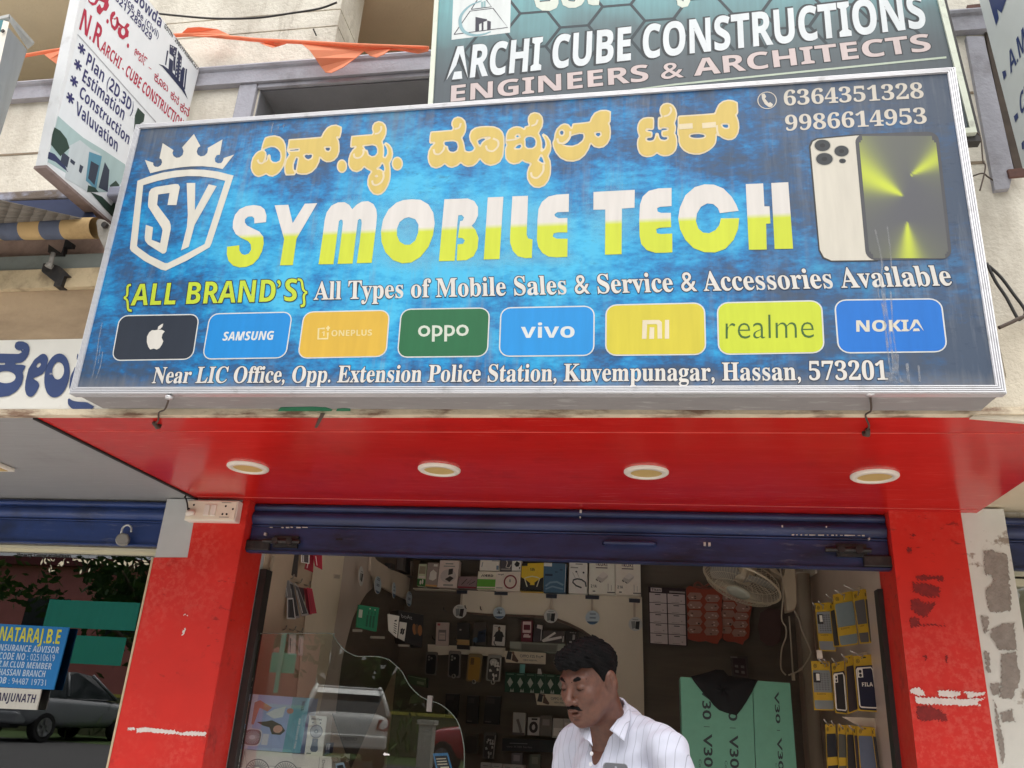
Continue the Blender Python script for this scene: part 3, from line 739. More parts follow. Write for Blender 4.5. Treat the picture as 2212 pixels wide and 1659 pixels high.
K1c = [[(1425,280),(1560,268),(1700,258),(1715,235),(1700,190),(1708,140),(1735,100),(1790,80),(1845,92),(1885,130),(1902,190),(1895,260),(1870,320),(1845,355),(1865,420),(1868,500),(1862,560),(1880,565),(1905,520),(1905,470),(1890,430),(1868,400),(1872,370),(1895,365),(1940,395),(1975,450),(1988,520),(1975,590),(1945,650),(1952,720),(1955,800),(1945,880),(1920,950),(1880,1020),(1830,1065),(1780,1078),(1720,1065),(1670,1010),(1640,940),(1640,870),(1655,810),(1690,760),(1620,720),(1600,700),(1560,745),(1500,770),(1440,755),(1400,715),(1380,660),(1385,590),(1405,520),(1440,465),(1480,430),(1430,440),(1410,430),(1415,350)],
       [(1590,420),(1650,415),(1710,405),(1755,420),(1772,460),(1770,510),(1740,545),(1700,552),(1660,530),(1650,490),(1640,462),(1620,470),(1610,450)],[(1840,650),(1855,670),(1868,720),(1862,755),(1830,730),(1800,715),(1780,720),(1820,690)]]
K2a = [[(90,240),(210,232),(330,222),(340,205),(322,170),(325,130),(350,90),(395,72),(440,82),(480,120),(494,180),(488,240),(465,290),(445,310),(465,360),(475,410),(480,455),(520,465),(560,455),(580,430),(560,395),(530,345),(520,290),(540,230),(590,195),(650,182),(720,178),(800,182),(860,205),(900,245),(918,300),(920,370),(914,450),(905,520),(870,585),(820,615),(760,628),(700,610),(660,575),(645,552),(610,600),(570,630),(510,640),(460,625),(430,595),(390,630),(330,650),(285,640),(250,608),(210,640),(150,658),(95,640),(65,590),(55,530),(65,460),(90,410),(130,370),(85,380),(75,360),(80,290)],
       [(250,358),(310,352),(350,350),(385,365),(395,410),(385,450),(350,470),(310,465),(290,440),(285,405),(265,400),(255,400),(245,375)],[(620,345),(660,325),(700,315),(750,312),(700,330),(660,365),(645,400),(630,380)]]
K2b = [[(930,320),(935,270),(960,220),(1010,190),(1060,180),(1110,190),(1140,210),(1145,185),(1190,172),(1178,130),(1180,80),(1205,40),(1255,22),(1310,35),(1345,75),(1355,130),(1345,190),(1320,235),(1305,260),(1325,300),(1340,360),(1342,430),(1335,455),(1365,430),(1378,390),(1370,340),(1345,300),(1335,275),(1355,262),(1400,290),(1435,345),(1446,400),(1440,460),(1412,515),(1435,570),(1442,640),(1438,720),(1415,790),(1370,850),(1310,875),(1250,870),(1200,830),(1170,770),(1168,700),(1185,640),(1210,605),(1150,590),(1120,570),(1080,602),(1020,612),(970,595),(930,550),(922,490),(924,430),(940,390),(926,370)],
       [(1045,300),(1060,282),(1080,280),(1082,300),(1060,312)],[(1035,430),(1060,400),(1100,385),(1105,410),(1090,430)],[(1150,325),(1170,305),(1210,300),(1250,315),(1268,350),(1262,400),(1230,425),(1180,425),(1155,405),(1155,360)],[(1330,510),(1350,560),(1362,600),(1340,590),(1310,570),(1300,565)]]
K2c = [[(1470,330),(1480,260),(1500,210),(1545,165),(1590,148),(1640,160),(1668,200),(1680,150),(1780,142),(1870,130),(1890,80),(1925,30),(1990,0),(2060,-2),(2112,15),(2110,80),(2108,140),(2090,148),(2105,180),(2112,250),(2105,320),(2075,380),(2030,418),(1975,430),(1920,415),(1885,380),(1865,440),(1820,510),(1760,560),(1690,580),(1610,575),(1540,540),(1490,480),(1458,410),(1454,360)],
       ell(1560,255,20,25,14),[(1570,382),(1620,350),(1660,300),(1690,285),(1760,268),(1800,270),(1806,300),(1790,340),(1740,380),(1680,400),(1620,398)],[(1935,260),(1990,255),(1995,280),(1970,298),(1945,285)]]
K3a = [[(440,408),(320,406),(240,420),(175,470),(140,540),(128,620),(140,700),(165,755),(135,820),(125,900),(135,990),(170,1080),(230,1130),(310,1150),(400,1140),(460,1110),(498,1075),(540,1110),(620,1135),(710,1128),(790,1090),(850,1020),(873,930),(873,820),(855,740),(830,705),(850,650),(850,580),(828,520),(860,440),(870,350),(850,260),(800,185),(740,150),(680,142),(610,160),(560,210),(540,280),(550,350),(580,400),(515,405),(510,500),(512,600),(525,645),(560,640),(590,620),(640,615),(690,620),(690,640),(620,650),(580,660),(575,700),(580,750),(600,775),(650,780),(690,775),(690,810),(640,830),(570,820),(545,780),(530,710),(500,692),(470,705),(455,780),(430,830),(370,845),(310,835),(305,800),(350,790),(400,790),(415,760),(415,690),(400,670),(350,665),(305,655),(310,640),(350,635),(390,650),(425,645),(445,610),(448,480)]]
K3b = [[(895,380),(1200,362),(1560,335),(1580,270),(1630,170),(1710,110),(1810,85),(1900,95),(1988,135),(1992,230),(1996,320),(1985,362),(1960,365),(1985,420),(2010,500),(2018,600),(2000,700),(1950,790),(1880,830),(1800,835),(1720,810),(1650,765),(1600,730),(1600,800),(1585,890),(1540,960),(1470,1020),(1380,1070),(1280,1100),(1180,1100),(1080,1080),(990,1030),(920,950),(893,870),(890,765),(872,740),(868,660),(880,580),(876,420)],
       ell(1243,757,138,36),[(1695,550),(1760,542),(1810,550),(1812,600),(1760,608),(1720,590)]]
for name, kr, loops, st in (('kannada_lettering','K1',(K1, K1b, K1c, [ell(1300,686,70,92,20)],[ell(2042,652,76,94,20)]),13),('kannada_lettering','K2',(K2a, K2b, K2c),16),('kannada_lettering','K3',(K3a, K3b),26)):
    mb = MB(); k = 660 / 2212 / CR[kr][2]
    for g in loops:
        sdf_print(mb, FM, kr, g, .001, st, 0,0); sdf_print(mb, FM, kr, g, .003, st, 19 * k, 1)
    det = {'K1': [[(170,600),(190,640),(230,650),(265,615),(278,570),(280,530)],[(1460,520),(1470,565),(1510,580),(1560,560),(1590,510),(1585,460)],[(1740,255),(1790,245),(1825,200),(1825,150)],[(1705,880),(1720,930),(1770,940),(1830,900),(1860,830),(1850,770)],[(1745,830),(1765,815),(1775,835)]],
           'K2': [[(125,440),(140,490),(190,495),(235,450),(245,410)],[(360,215),(410,200),(430,150)],[(710,400),(730,450),(790,462),(845,410),(845,350),(790,320)],[(1220,180),(1270,160),(1290,110)],[(1215,700),(1230,750),(1290,760),(1350,690),(1355,620)],[(1510,320),(1530,370),(1600,370),(1650,310),(1655,240)],[(930,345),(1040,330),(1100,300)]],
           'K3': [[(620,400),(710,370),(760,290),(740,220)],[(905,590),(1155,572)],[(1330,570),(1585,548)],[(1600,560),(1610,680),(1640,760)]]}[kr]
    for d in det:
        wd = .0075 if kr != 'K3' else .007
        if kr == 'K3' and d[0][0] in (905,1330): wd = .022
        ribbon(mb, smooth(FM.many(kr, d),4) if len(d) > 2 else FM.many(kr, d), wd, .0045,0)
    mb.build(name, [I_cr, I_gold], SG)
# SY MOBILE TECH, white above and yellow green below
def halves_mat():
    mt, nt, b = newmat('print_white_to_yellow')
    tc = nd(nt, 'ShaderNodeTexCoord'); s = nd(nt, 'ShaderNodeSeparateXYZ'); nt.links.new(tc.outputs['Object'], s.inputs[0])
    p, q = FM.at('W1',150,475), FM.at('W2',2040,303); sl = (q.y - p.y) / (q.x - p.x)
    k = nd(nt, 'ShaderNodeMath', operation='MULTIPLY_ADD'); k.inputs[1].default_value = -sl; k.inputs[2].default_value = -(p.y - sl * p.x); nt.links.new(s.outputs[0], k.inputs[0])
    a = nd(nt, 'ShaderNodeMath', operation='ADD'); nt.links.new(k.outputs[0], a.inputs[0]); nt.links.new(s.outputs[1], a.inputs[1])
    mr = nd(nt, 'ShaderNodeMapRange'); mr.inputs[1].default_value = -.006; mr.inputs[2].default_value = .012; nt.links.new(a.outputs[0], mr.inputs[0])
    st = noise(nt, 30,3,.6, tc.outputs['Object'],(1,.1,1)); r = ramp(nt, st.outputs['Fac'],[(.35,(.9,.9,.9)),(.7,(1,1,1))])
    c = mixc(nt, mr.outputs[0], S(216,228,62,.74), S(234,229,224,.74)); c = mixc(nt, 1.0, c, r.outputs[0],'MULTIPLY')
    nt.links.new(c, b.inputs['Base Color']); b.inputs['Roughness'].default_value = .45; b.inputs['Specular IOR Level'].default_value = .3
    return mt
M_half = halves_mat()
W1 = [[[(352,360),(263,370),(262,330),(245,316),(215,318),(192,338),(190,362),(205,385),(250,408),(300,432),(330,470),(335,520),(322,580),(295,635),(250,682),(200,702),(150,706),(100,692),(65,655),(52,605),(55,548),(148,536),(148,575),(165,602),(190,610),(220,600),(238,570),(235,530),(215,505),(160,480),(120,450),(98,405),(100,355),(115,305),(150,262),(200,238),(260,230),(310,238),(340,262),(355,310)]],
      [[(418,232),(522,228),(555,368),(648,220),(742,216),(585,485),(556,688),(458,690),(490,490)]],
      [[(752,682),(782,480),(800,340),(815,285),(850,235),(900,210),(950,208),(985,228),(1010,262),(1040,230),(1080,205),(1130,200),(1170,222),(1192,262),(1198,310),(1190,400),(1158,670),(1043,674),(1065,520),(1082,370),(1078,340),(1065,335),(1052,345),(1045,400),(1030,520),(1012,676),(897,679),(920,520),(938,370),(935,345),(922,340),(908,352),(900,410),(885,530),(866,681)]],
      [[(1465,186),(1530,190),(1590,225),(1628,290),(1638,370),(1625,460),(1590,550),(1530,625),(1460,668),(1390,675),(1320,650),(1262,590),(1232,510),(1228,430),(1245,340),(1285,265),(1345,212),(1400,192)],[(1440,322),(1490,338),(1515,380),(1512,440),(1490,500),(1450,532),(1410,533),(1370,508),(1350,460),(1350,410),(1370,360),(1405,332)]],
      [[(1712,186),(1890,180),(1940,200),(1968,245),(1968,310),(1945,360),(1920,388),(1950,420),(1972,480),(1965,560),(1935,620),(1880,650),(1806,654),(1812,530),(1855,525),(1868,500),(1850,482),(1815,480),(1832,352),(1850,350),(1862,325),(1845,305),(1818,308),(1812,360),(1790,655),(1670,658)]],
      [[(2043,172),(2162,167),(2132,642),(2012,645)]]]
W2 = [[[(55,158),(170,154),(160,440),(170,468),(203,476),(198,612),(150,614),(95,600),(58,560),(38,500),(38,440)]],
      [[(472,140),(380,146),(320,160),(272,200),(248,250),(240,330),(235,480),(245,530),(275,575),(320,602),(380,608),(460,604),(462,470),(380,470),(352,455),(358,432),(390,424),(460,424),(460,318),(395,320),(368,305),(365,290),(385,275),(470,272)]],
      [[(653,126),(957,110),(955,242),(862,248),(860,585),(737,588),(740,255),(652,257)]],
      [[(1228,96),(1130,100),(1060,118),(1015,160),(995,220),(990,330),(992,450),(1005,510),(1045,555),(1110,575),(1180,574),(1234,571),(1233,432),(1150,436),(1120,430),(1115,400),(1140,390),(1225,386),(1223,280),(1150,280),(1125,270),(1122,245),(1145,235),(1228,230)]],
      [[(1722,265),(1585,282),(1570,245),(1535,215),(1490,210),(1445,235),(1415,285),(1408,340),(1425,395),(1460,425),(1505,430),(1550,408),(1580,370),(1592,320),(1727,318),(1718,400),(1685,480),(1625,545),(1550,572),(1470,570),(1390,540),(1330,480),(1290,400),(1277,320),(1290,240),(1330,150),(1400,90),(1470,70),(1540,72),(1610,100),(1670,160),(1705,220)]],
      [[(1775,68),(1903,63),(1912,232),(1950,232),(1957,358),(1925,360),(1930,550),(1798,552)]],[[(1963,60),(2088,54),(2124,544),(1988,547)]]]
mb = MB()
for c, G in (('W1', W1),('W2', W2)):
    for g in G: mb.fill([FM.many(c, l) for l in g],.003)
mb.build('title_lettering', M_half, SG)
# pale glow printed under the title letters (part of the artwork)
def glow_mat():
    mt, nt, b = newmat('print_soft_glow'); b.inputs['Base Color'].default_value = S(150,222,244,.74) + (1,); b.inputs['Roughness'].default_value = .45
    a = nd(nt, 'ShaderNodeVertexColor', layer_name='Col'); nt.links.new(a.outputs['Color'], b.inputs['Alpha']); return mt
gm = MB(); gm.c = []
for c, cx, cy, rx, ry in (('W1',1433,640,330,110),('W1',1830,640,240,95),('W1',2080,640,170,95),('W2',120,610,170,80),('W2',360,605,230,90),('W1',1433,420,330,330),('W1',1000,440,330,300),('W1',1850,400,260,300),('W2',100,380,200,290),('W2',360,380,200,290),('W2',800,300,260,260)):
    z = .0006 + .00015 * len(gm.c) / 33; i0 = len(gm.v); C = FM.at(c, cx, cy); gm.v.append(tuple(C) + (z,)); gm.c.append((.4,) * 3)
    for x, y in ell(cx, cy, rx, ry, 32): gm.v.append(tuple(FM.at(c, x, y)) + (z,)); gm.c.append((0,0,0))
    for k in range(32): gm.f.append((i0, i0 + 1 + (k + 1) % 32, i0 + 1 + k)); gm.m.append(0)
gm.build('glow_print', glow_mat(), SG)
# crown and shield
SHc = [[(268,375),(357,405),(357,430),(375,448),(410,450),(440,430),(452,400),(445,370),(424,357),(458,196),(573,270),(562,300),(575,335),(605,353),(640,348),(672,320),(682,280),(667,240),(792,98),(862,228),(835,245),(822,285),(832,318),(865,338),(905,330),(935,300),(942,268),(940,247),(1098,156),(1070,318),(1035,325),(1015,360),(1020,395),(1050,412),(1085,408),(1105,380),(1112,355),(1222,318),(1100,472),(1000,452),(880,442),(760,444),(640,455),(480,480),(325,517)]]
SHs = [[(188,598),(300,555),(450,512),(600,488),(760,477),(900,480),(1050,500),(1217,543),(980,1270),(960,1310),(720,1450),(520,1545),(490,1560),(440,1548),(260,1455),(120,1350),(107,1320)],[(250,645),(400,600),(560,565),(720,548),(860,550),(1000,568),(1128,598),(907,1275),(700,1385),(510,1480),(480,1478),(320,1400),(200,1315),(183,1295)]]
SHS = [[(305,880),(300,850),(312,720),(335,685),(380,665),(590,632),(625,635),(642,665),(605,858),(510,858),(532,728),(410,745),(398,855),(530,1030),(543,1070),(545,1110),(497,1355),(480,1375),(455,1378),(300,1280),(270,1240),(265,1200),(278,1070),(355,1095),(340,1230),(432,1265),(457,1130),(450,1105)]]
SHY = [[(715,622),(807,621),(803,915),(950,636),(1036,655),(830,1015),(800,1070),(737,1305),(655,1342),(718,1090),(727,960)]]
mb = MB()
for g in (SHc, SHs, SHS, SHY): mb.fill([FM.many('SH', l) for l in g],.003)
mb.build('crown_shield_logo', ink(230,226,214), SG)
# text lines
mb = MB()
put(mb, FM, '6364351328','serif',('03',140,913),('03',1347,847),('03',134,788),.003, off=.004); put(mb, FM, '9986614953','serif',('03',152,1131),('03',1374,1066),('03',146,1004),.003, off=.004)
ribbon(mb, FM.many('D', ell(1657,217,20,18,28)),.003,.003,0, True)
mb.fill([FM.many('D',[(1645,204),(1651,202),(1655,209),(1652,213),(1660,223),(1664,221),(1670,226),(1667,231),(1661,232),(1652,225),(1646,214)])],.003)
mb.build('phone_number', ink(224,216,204), SG)
mb = MB()
put(mb, FM, "{ALL BRAND\u2019S}", 'bi',('10',1072,983),('11',452,938),('10',1068,800),.0022,1, off=.03)
put(mb, FM, "{ALL BRAND\u2019S}", 'bi',('10',1072,983),('11',452,938),('10',1068,800),.0036,0)
mb.build('lettering',[I_lime, I_dk], SG)
mb = MB()
for off, z, mi in ((.034,.0022,1),(.006,.0036,0)):
    put(mb, FM, 'All Types of Mobile Sales & Service & Accessories Available','serif',('11',500,931),('13',1594,806),('11',508,778), z, mi, off)
    put(mb, FM, 'Near LIC Office, Opp. Extension Police Station, Kuvempunagar, Hassan, 573201','serif',('10',1312,1652),('13',1036,1622),('10',1342,1516), z, mi, off)
mb.build('lettering',[I_w, I_dk], SG)
# brand cards
cards = [('card_black',(44,52,66),[(258,681),(432,678),(417,777),(240,780)]),('card',(24,146,226),[(453,677),(633,673),(618,774),(436,777)]),('card',(228,186,68),[(656,673),(843,669),(835,771),(642,775)]),
         ('card',(38,112,70),[(866,667),(1059,664),(1054,771),(857,773)]),('card',(34,154,232),[(1081,664),(1285,660),(1284,769),(1077,771)]),('card',(222,208,66),[(1308,658),(1523,653),(1526,767),(1307,769)]),
         ('card',(212,226,62),[(1548,653),(1776,648),(1782,763),(1551,767)]),('card',(30,122,218),[(1801,647),(2034,644),(2048,761),(1810,764)])]
I_pale = ink(240,222,160); I_green = ink(70,110,50)
logo = {}
for k, (nm, col, q) in enumerate(cards):
    mb = MB(); mb.fill([rquad(FM, 'D', q, .2)],.0016,1)
    cx = sum(p[0] for p in q) / 4; cy = sum(p[1] for p in q) / 4
    qi = [(cx + (p[0] - cx) * (1 - .028), cy + (p[1] - cy) * (1 - .05)) for p in q]
    mb.fill([rquad(FM, 'D', qi, .18)],.0028,0)
    li = 2
    if k == 0:
        mb.fill([FM.many('10',[(1340,1196),(1368,1190),(1400,1192),(1425,1205),(1405,1230),(1398,1260),(1412,1290),(1400,1320),(1380,1350),(1355,1362),(1330,1353),(1300,1362),(1283,1340),(1270,1298),(1272,1250),(1290,1215),(1315,1194)])],.004, li); mb.fill([FM.many('10',[(1363,1190),(1368,1165),(1395,1145),(1412,1138),(1405,1165),(1385,1185)])],.004, li)
    if k == 1: put(mb, FM, 'SAMSUNG','bi',('10',1925,1284),('11',154,1277),('10',1930,1211),.004, li, .01)
    if k == 2:
        put(mb, FM, 'ONEPLUS','bold',('11',652,1247),('11',1002,1241),('11',654,1196),.004, li); put(mb, FM, '1','bold',('11',568,1245),('11',592,1245),('11',570,1205),.004, li)
        ribbon(mb, FM.many('11',[(595,1180),(542,1182),(538,1270),(620,1268),(622,1215)]),.007,.004, li); ribbon(mb, FM.many('11',[(606,1178),(640,1176)]),.006,.004, li); ribbon(mb, FM.many('11',[(625,1158),(622,1200)]),.006,.0043, li)
    if k == 3: put(mb, FM, 'oppo','sans',('11',1402,1248),('11',1836,1240),('11',1404,1157),.004, li, .012, ref='o')
    if k == 4: put(mb, FM, 'vivo','bold',('12',76,1262),('12',541,1258),('12',78,1167),.004, li, ref='v')
    if k == 5:
        for g in ([(1123,1270),(1128,1108),(1270,1106),(1295,1125),(1297,1268),(1258,1268),(1256,1150),(1245,1142),(1168,1144),(1162,1270)],[(1185,1270),(1190,1170),(1230,1170),(1228,1270)],[(1320,1270),(1322,1106),(1358,1106),(1358,1268)]): mb.fill([FM.many('12', g)],.004, li)
    if k == 6: put(mb, FM, 'realme','sans',('12',1842,1271),('13',402,1262),('12',1842,1131),.004, li, -.012, ref='e')
    if k == 7: put(mb, FM, 'NOKIA','bold',('13',765,1207),('13',1343,1201),('13',763,1112),.004, li, .012)
    o = mb.build('logo_card',[ink(*col), ink(226,228,226),[ink(232,228,220), ink(230,232,230), I_pale, ink(216,224,210), ink(226,232,232), ink(238,226,196), I_green, ink(226,222,206)][k]], SG)
    o['label'] = ['dark card with an apple logo','blue card with white italic capitals','amber card with a faint pale logo','green card with round thin letters','sky blue card with round white letters','mustard yellow card with blocky letters','lime card with thin green letters','blue card with wide white capitals'][k]
# phone artwork
mb = MB()
mb.fill([FM.many('D',[(1747,316),(1752,304),(1764,298),(1850,290),(1900,290),(1896,565),(1795,566),(1777,559),(1768,542)])],.0014,1)
mb.fill([FM.many('D',[(1751,318),(1756,306),(1766,301),(1850,293),(1900,293),(1895,562),(1796,563),(1780,556),(1771,540)])],.0022,0)
for x, y, rx, ry in ((470,1258,68,50),(635,1307,62,47),(487,1375,72,52),(643,1392,29,20)):
    mb.fill([FM.many('03', ell(x, y, rx * 1.12, ry * 1.12,28))],.0032,2); mb.fill([FM.many('03', ell(x, y, rx, ry, 28))],.004,1); mb.fill([FM.many('03', ell(x, y, rx * .35, ry * .35,16))],.0046,3)
mb.build('phone_picture',[ink(226,220,206), ink(58,62,66), ink(196,192,180), ink(36,38,42)], SG)['label'] = 'picture of a pale phone with three camera lenses'
qd = [(1846,290),(2026,284),(2057,560),(1871,563)]
mb = MB(); mb.fill([rquad(FM, 'D', qd, .13,6)],.0034,0); mb.build('phone_picture',[ink(86,87,92)], SG)['label'] = 'picture of a dark phone with yellow light beams'
def vcol_mat():
    mt, nt, b = newmat('print_light_beam'); a = nd(nt, 'ShaderNodeVertexColor', layer_name='Col'); nt.links.new(a.outputs['Color'], b.inputs['Base Color']); b.inputs['Roughness'].default_value = .45; return mt
bm_ = MB(); bm_.c = []; NX, NY = 44,56
lx = lambda y: 1848 + (y - 290) * 25 / 273; rx_ = lambda y: 2026 + (y - 284) * 31 / 276
beams = [((1952,424),(1862,372),.34,1.15),((1966,380),(2030,338),.30,1.0),((1959,478),(1965,570),.30,1.05)]
c1, c0 = S(208,222,52,.74), S(84,85,92,.74)
for j in range(NY + 1):
    for i in range(NX + 1):
        y = 294 + 264 * j / NY; x = lx(y) + 6 + (rx_(y) - lx(y) - 13) * i / NX; w_ = 0
        for ap, fa_, sg, k in beams:
            dx, dy = x - ap[0], y - ap[1]; r0 = math.hypot(dx, dy) + .01; an = abs((math.atan2(dy, dx) - math.atan2(fa_[1] - ap[1], fa_[0] - ap[0]) + math.pi) % (2 * math.pi) - math.pi)
            w_ += k * (math.exp(-(an / sg) ** 2) + .14 * math.exp(-(an / .9) ** 2)) * (.55 + .45 * math.exp(-r0 / 70))
        w_ = min(1, w_); bm_.v.append(tuple(FM.at('D', x, y)) + (.0042,)); bm_.c.append(tuple(c0[q] + (c1[q] - c0[q]) * w_ for q in range(3)))
for j in range(NY):
    for i in range(NX):
        if (i in (0,1, NX - 1, NX - 2)) and (j < 3 - min(i, NX - 1 - i) or j > NY - 4 + min(i, NX - 1 - i)): continue
        k = j * (NX + 1) + i; bm_.f.append((k, k + NX + 1, k + NX + 2, k + 1)); bm_.m.append(0)
bm_.build('light_beam_print', vcol_mat(), SG)
# stains run down the banner
st = MB()
for c, pts, wd in (('10',[(885,1130),(855,1280),(835,1430),(800,1600)],.004),('10',[(890,1380),(870,1500),(830,1620)],.004),('10',[(870,1330),(850,1480)],.003),('13',[(925,330),(960,480),(985,640),(975,760),(1000,1000),(1020,1260),(1050,1500),(1070,1640)],.005),('13',[(1030,300),(1060,560),(1070,800)],.004),('13',[(950,800),(955,900),(990,1000),(1040,1350)],.004),('13',[(1000,830),(1010,950),(1060,1300),(1085,1500)],.007),('13',[(1060,860),(1080,1200),(1120,1480)],.005),('13',[(1100,1400),(1100,1560),(1140,1650)],.02),('13',[(1060,1560),(1060,1650)],.03),('13',[(1200,1480),(1215,1640)],.008),('13',[(1300,1500),(1310,1640)],.006),('01',[(200,1060),(190,1120)],.003),('01',[(150,1060),(130,1150)],.004),('01',[(245,1075),(235,1130)],.003)):
    ribbon(st, smooth(FM.many(c, pts),4), wd, .0052)
def veil(name, col, al):
    mt, nt, b = newmat(name); b.inputs['Base Color'].default_value = col + (1,); b.inputs['Roughness'].default_value = .8
    n = noise(nt, 40,4,.6); r = ramp(nt, n.outputs['Fac'],[(.35,(al * .2,) * 3),(.65,(al,) * 3)]); nt.links.new(r.outputs[0], b.inputs['Alpha']); return mt
st.build('rain_stain', veil('dried_rain_stain', S(190,192,196,.74),.45), SG)
# wires and hooks holding the box
M_wire = pm('rusty_wire', S(78,66,58),.7,.2,30)
wz = FM.O.z
for c, a, b, lb in (('20',(1466,97),(1340,340),'rusty tie wire under the left end of the blue signboard'),('23',(882,103),(855,400),'rusty tie wire under the right end of the blue signboard')):
    A = onY(px(c, *a),2.38); A.z = wz - .004; B = onZ(px(c, *b), ZS - .006)
    t = thing('tie_wire', lb, 'wire', A, 'tie wires under the signboard')
    MB().lathe([(0,-.012),(.012,-.012),(.014,-.004),(.008,0)],12).build('bolt_head', M_alu, t, smooth=True)
    rel = B - A; pth = [Vector((0,0,-.008)), rel * .35 + Vector((.006,0,-.012)), rel * .55 + Vector((-.008,0,-.004)), rel * .8 + Vector((.004,0,-.008)), rel]
    MB().tube(smooth(pth, 5),.003,6).build('wire', M_wire, t, smooth=True)
    MB().tube([rel + Vector((0,-.01,0)), rel + Vector((.004,.012,-.012)), rel + Vector((-.002,.03,-.004)), rel + Vector((0,.03,.012))],.008,7).build('hook', M_wire, t, smooth=True)
A = onZ(px('21',575,262), ZS - .006); B = onZ(px('21',520,380), ZS - .006)
t = thing('tie_strap','short brown strap end hanging below the green paint patch','strap', A)
MB().prism([Vector((-.008,0,0)), Vector((.008,0,0)),(B - A) + Vector((.004,0,0)),(B - A) + Vector((-.006,0,0))],(0,0,.004)).build('strap', M_wire, t)

# ================================================================ engineers' signboard above
FA = Frame(onY(px('01',1490,905),2.44),(1,0,0),(0,-.03,1))
AS = thing('engineer_signboard','dark teal signboard with white Latin capitals and hexagon pattern above the blue one','signboard', M=FA.mat())
ar = FA.at('03',1525,50); abr = FA.at('03',1800,1155); al = FA.at('01',1545,0); abl = FA.at('01',1490,905)
dl = (al - abl) / (al.y - abl.y); dr = (ar - abr) / (ar.y - abr.y); Ht = .62
zbot = abr.y
BLa = abl + dl * (zbot - abl.y); BRa = abr; TRa = abr + dr * Ht * 1.8; TLa = BLa + dl * Ht * 1.8
def teal_mat():
    mt, nt, b = newmat('dark_teal_print'); tc = nd(nt, 'ShaderNodeTexCoord'); s = nd(nt, 'ShaderNodeSeparateXYZ'); nt.links.new(tc.outputs['Object'], s.inputs[0])
    n = noise(nt, 2.5,3,.5, tc.outputs['Object']); k = nd(nt, 'ShaderNodeMath', operation='MULTIPLY_ADD'); k.inputs[1].default_value = .5; nt.links.new(n.outputs['Fac'], k.inputs[0]); nt.links.new(s.outputs[1], k.inputs[2])
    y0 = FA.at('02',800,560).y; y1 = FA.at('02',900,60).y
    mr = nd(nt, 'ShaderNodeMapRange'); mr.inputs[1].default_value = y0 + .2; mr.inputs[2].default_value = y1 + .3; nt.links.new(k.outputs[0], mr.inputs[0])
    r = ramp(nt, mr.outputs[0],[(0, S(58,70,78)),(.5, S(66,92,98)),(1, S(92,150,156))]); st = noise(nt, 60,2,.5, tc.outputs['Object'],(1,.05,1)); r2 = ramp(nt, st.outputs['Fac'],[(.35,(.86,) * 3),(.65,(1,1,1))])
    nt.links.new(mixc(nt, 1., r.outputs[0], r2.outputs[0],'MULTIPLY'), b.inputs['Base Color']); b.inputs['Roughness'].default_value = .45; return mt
qa = [BLa, BRa, TRa, TLa]; qi = [BLa + Vector((.018,.02)), BRa + Vector((-.02,.02)), TRa + Vector((-.02,-.02)), TLa + Vector((.018,-.02))]
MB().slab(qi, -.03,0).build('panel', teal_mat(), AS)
fb = MB()
for a, b, c, d in ((qa[0], qa[1], qi[1], qi[0]),(qa[1], qa[2], qi[2], qi[1]),(qa[2], qa[3], qi[3], qi[2]),(qa[3], qa[0], qi[0], qi[3])): fb.slab([a, b, c, d],-.035,.008)
fb.build('frame', pm('pale_frame_strip', S(206,212,196),.5,.06,20, dirt=S(120,116,108), damt=.5, dscale=12, dlo=.58, dhi=.7), AS)
MB().slab([(BRa.x + .002, BRa.y),(BRa.x + .018, BRa.y),(TRa.x + .018, TRa.y),(TRa.x + .002, TRa.y)],-.05,-.012).box((BLa.x + .3, BLa.y - .022,-.045),(BRa.x + .016, BLa.y - .002,-.01)).build('back_frame', pm('dark_steel_tube', S(52,50,50),.6,.15,12), AS)
# hexagon net
hx = MB(); p0 = FA.at('02',70,130); p1 = FA.at('02',305,100); a = (p1 - p0).length; hgt = a * math.sqrt(3)
for i in range(-7,9):
    for j in range(-2,4):
        C = Vector((p0.x + a / 2 + i * 1.5 * a, p0.y + hgt / 2 + (j + (i % 2) * .5) * hgt * .92))
        for k in (0,1,2):
            v0 = C + Vector((math.cos(R(60 * k)),.92 * math.sin(R(60 * k)))) * a; v1 = C + Vector((math.cos(R(60 * k + 60)),.92 * math.sin(R(60 * k + 60)))) * a
            if all(qi[0].x + .02 < v.x < qi[1].x - .02 and BLa.y + .18 < v.y < TRa.y - .03 for v in (v0, v1)): ribbon(hx, [v0, v1],.011 + .0006 * (k),.0006 + .0003 * k)
hx.build('hexagon_print', ink(46,62,70), AS)
lt = MB()
put(lt, FA, 'ARCHI CUBE CONSTRUCTIONS','bold',('01',1638,696),('03',1352,228),('01',1668,424),.0016,1, off=.045)
put(lt, FA, 'ARCHI CUBE CONSTRUCTIONS','bold',('01',1650,690),('03',1366,235),('01',1680,415),.003,0, off=.012)
lt.build('title_lettering',[ink(238,244,248), ink(40,48,54)], AS)
lt = MB(); put(lt, FA, 'ENGINEERS & ARCHITECTS','bold',('01',1683,880),('03',1412,438),('01',1689,742),.002,1, off=.03); put(lt, FA, 'ENGINEERS & ARCHITECTS','bold',('01',1683,880),('03',1412,438),('01',1689,742),.003,0, off=.004)
lt.build('lettering',[ink(226,208,206), ink(40,48,54)], AS)
MB().fill([FA.many('02',[(850,800),(1400,724)]) + FA.many('03',[(1540,488),(1542,505)]) + FA.many('02',[(1400,740)])],.003).build('underline', ink(206,220,200), AS)
lg = MB(); lg.fill([FA.many('01',[(1690,345),(2195,282),(2203,-60),(1706,-60)])],.0014,0)
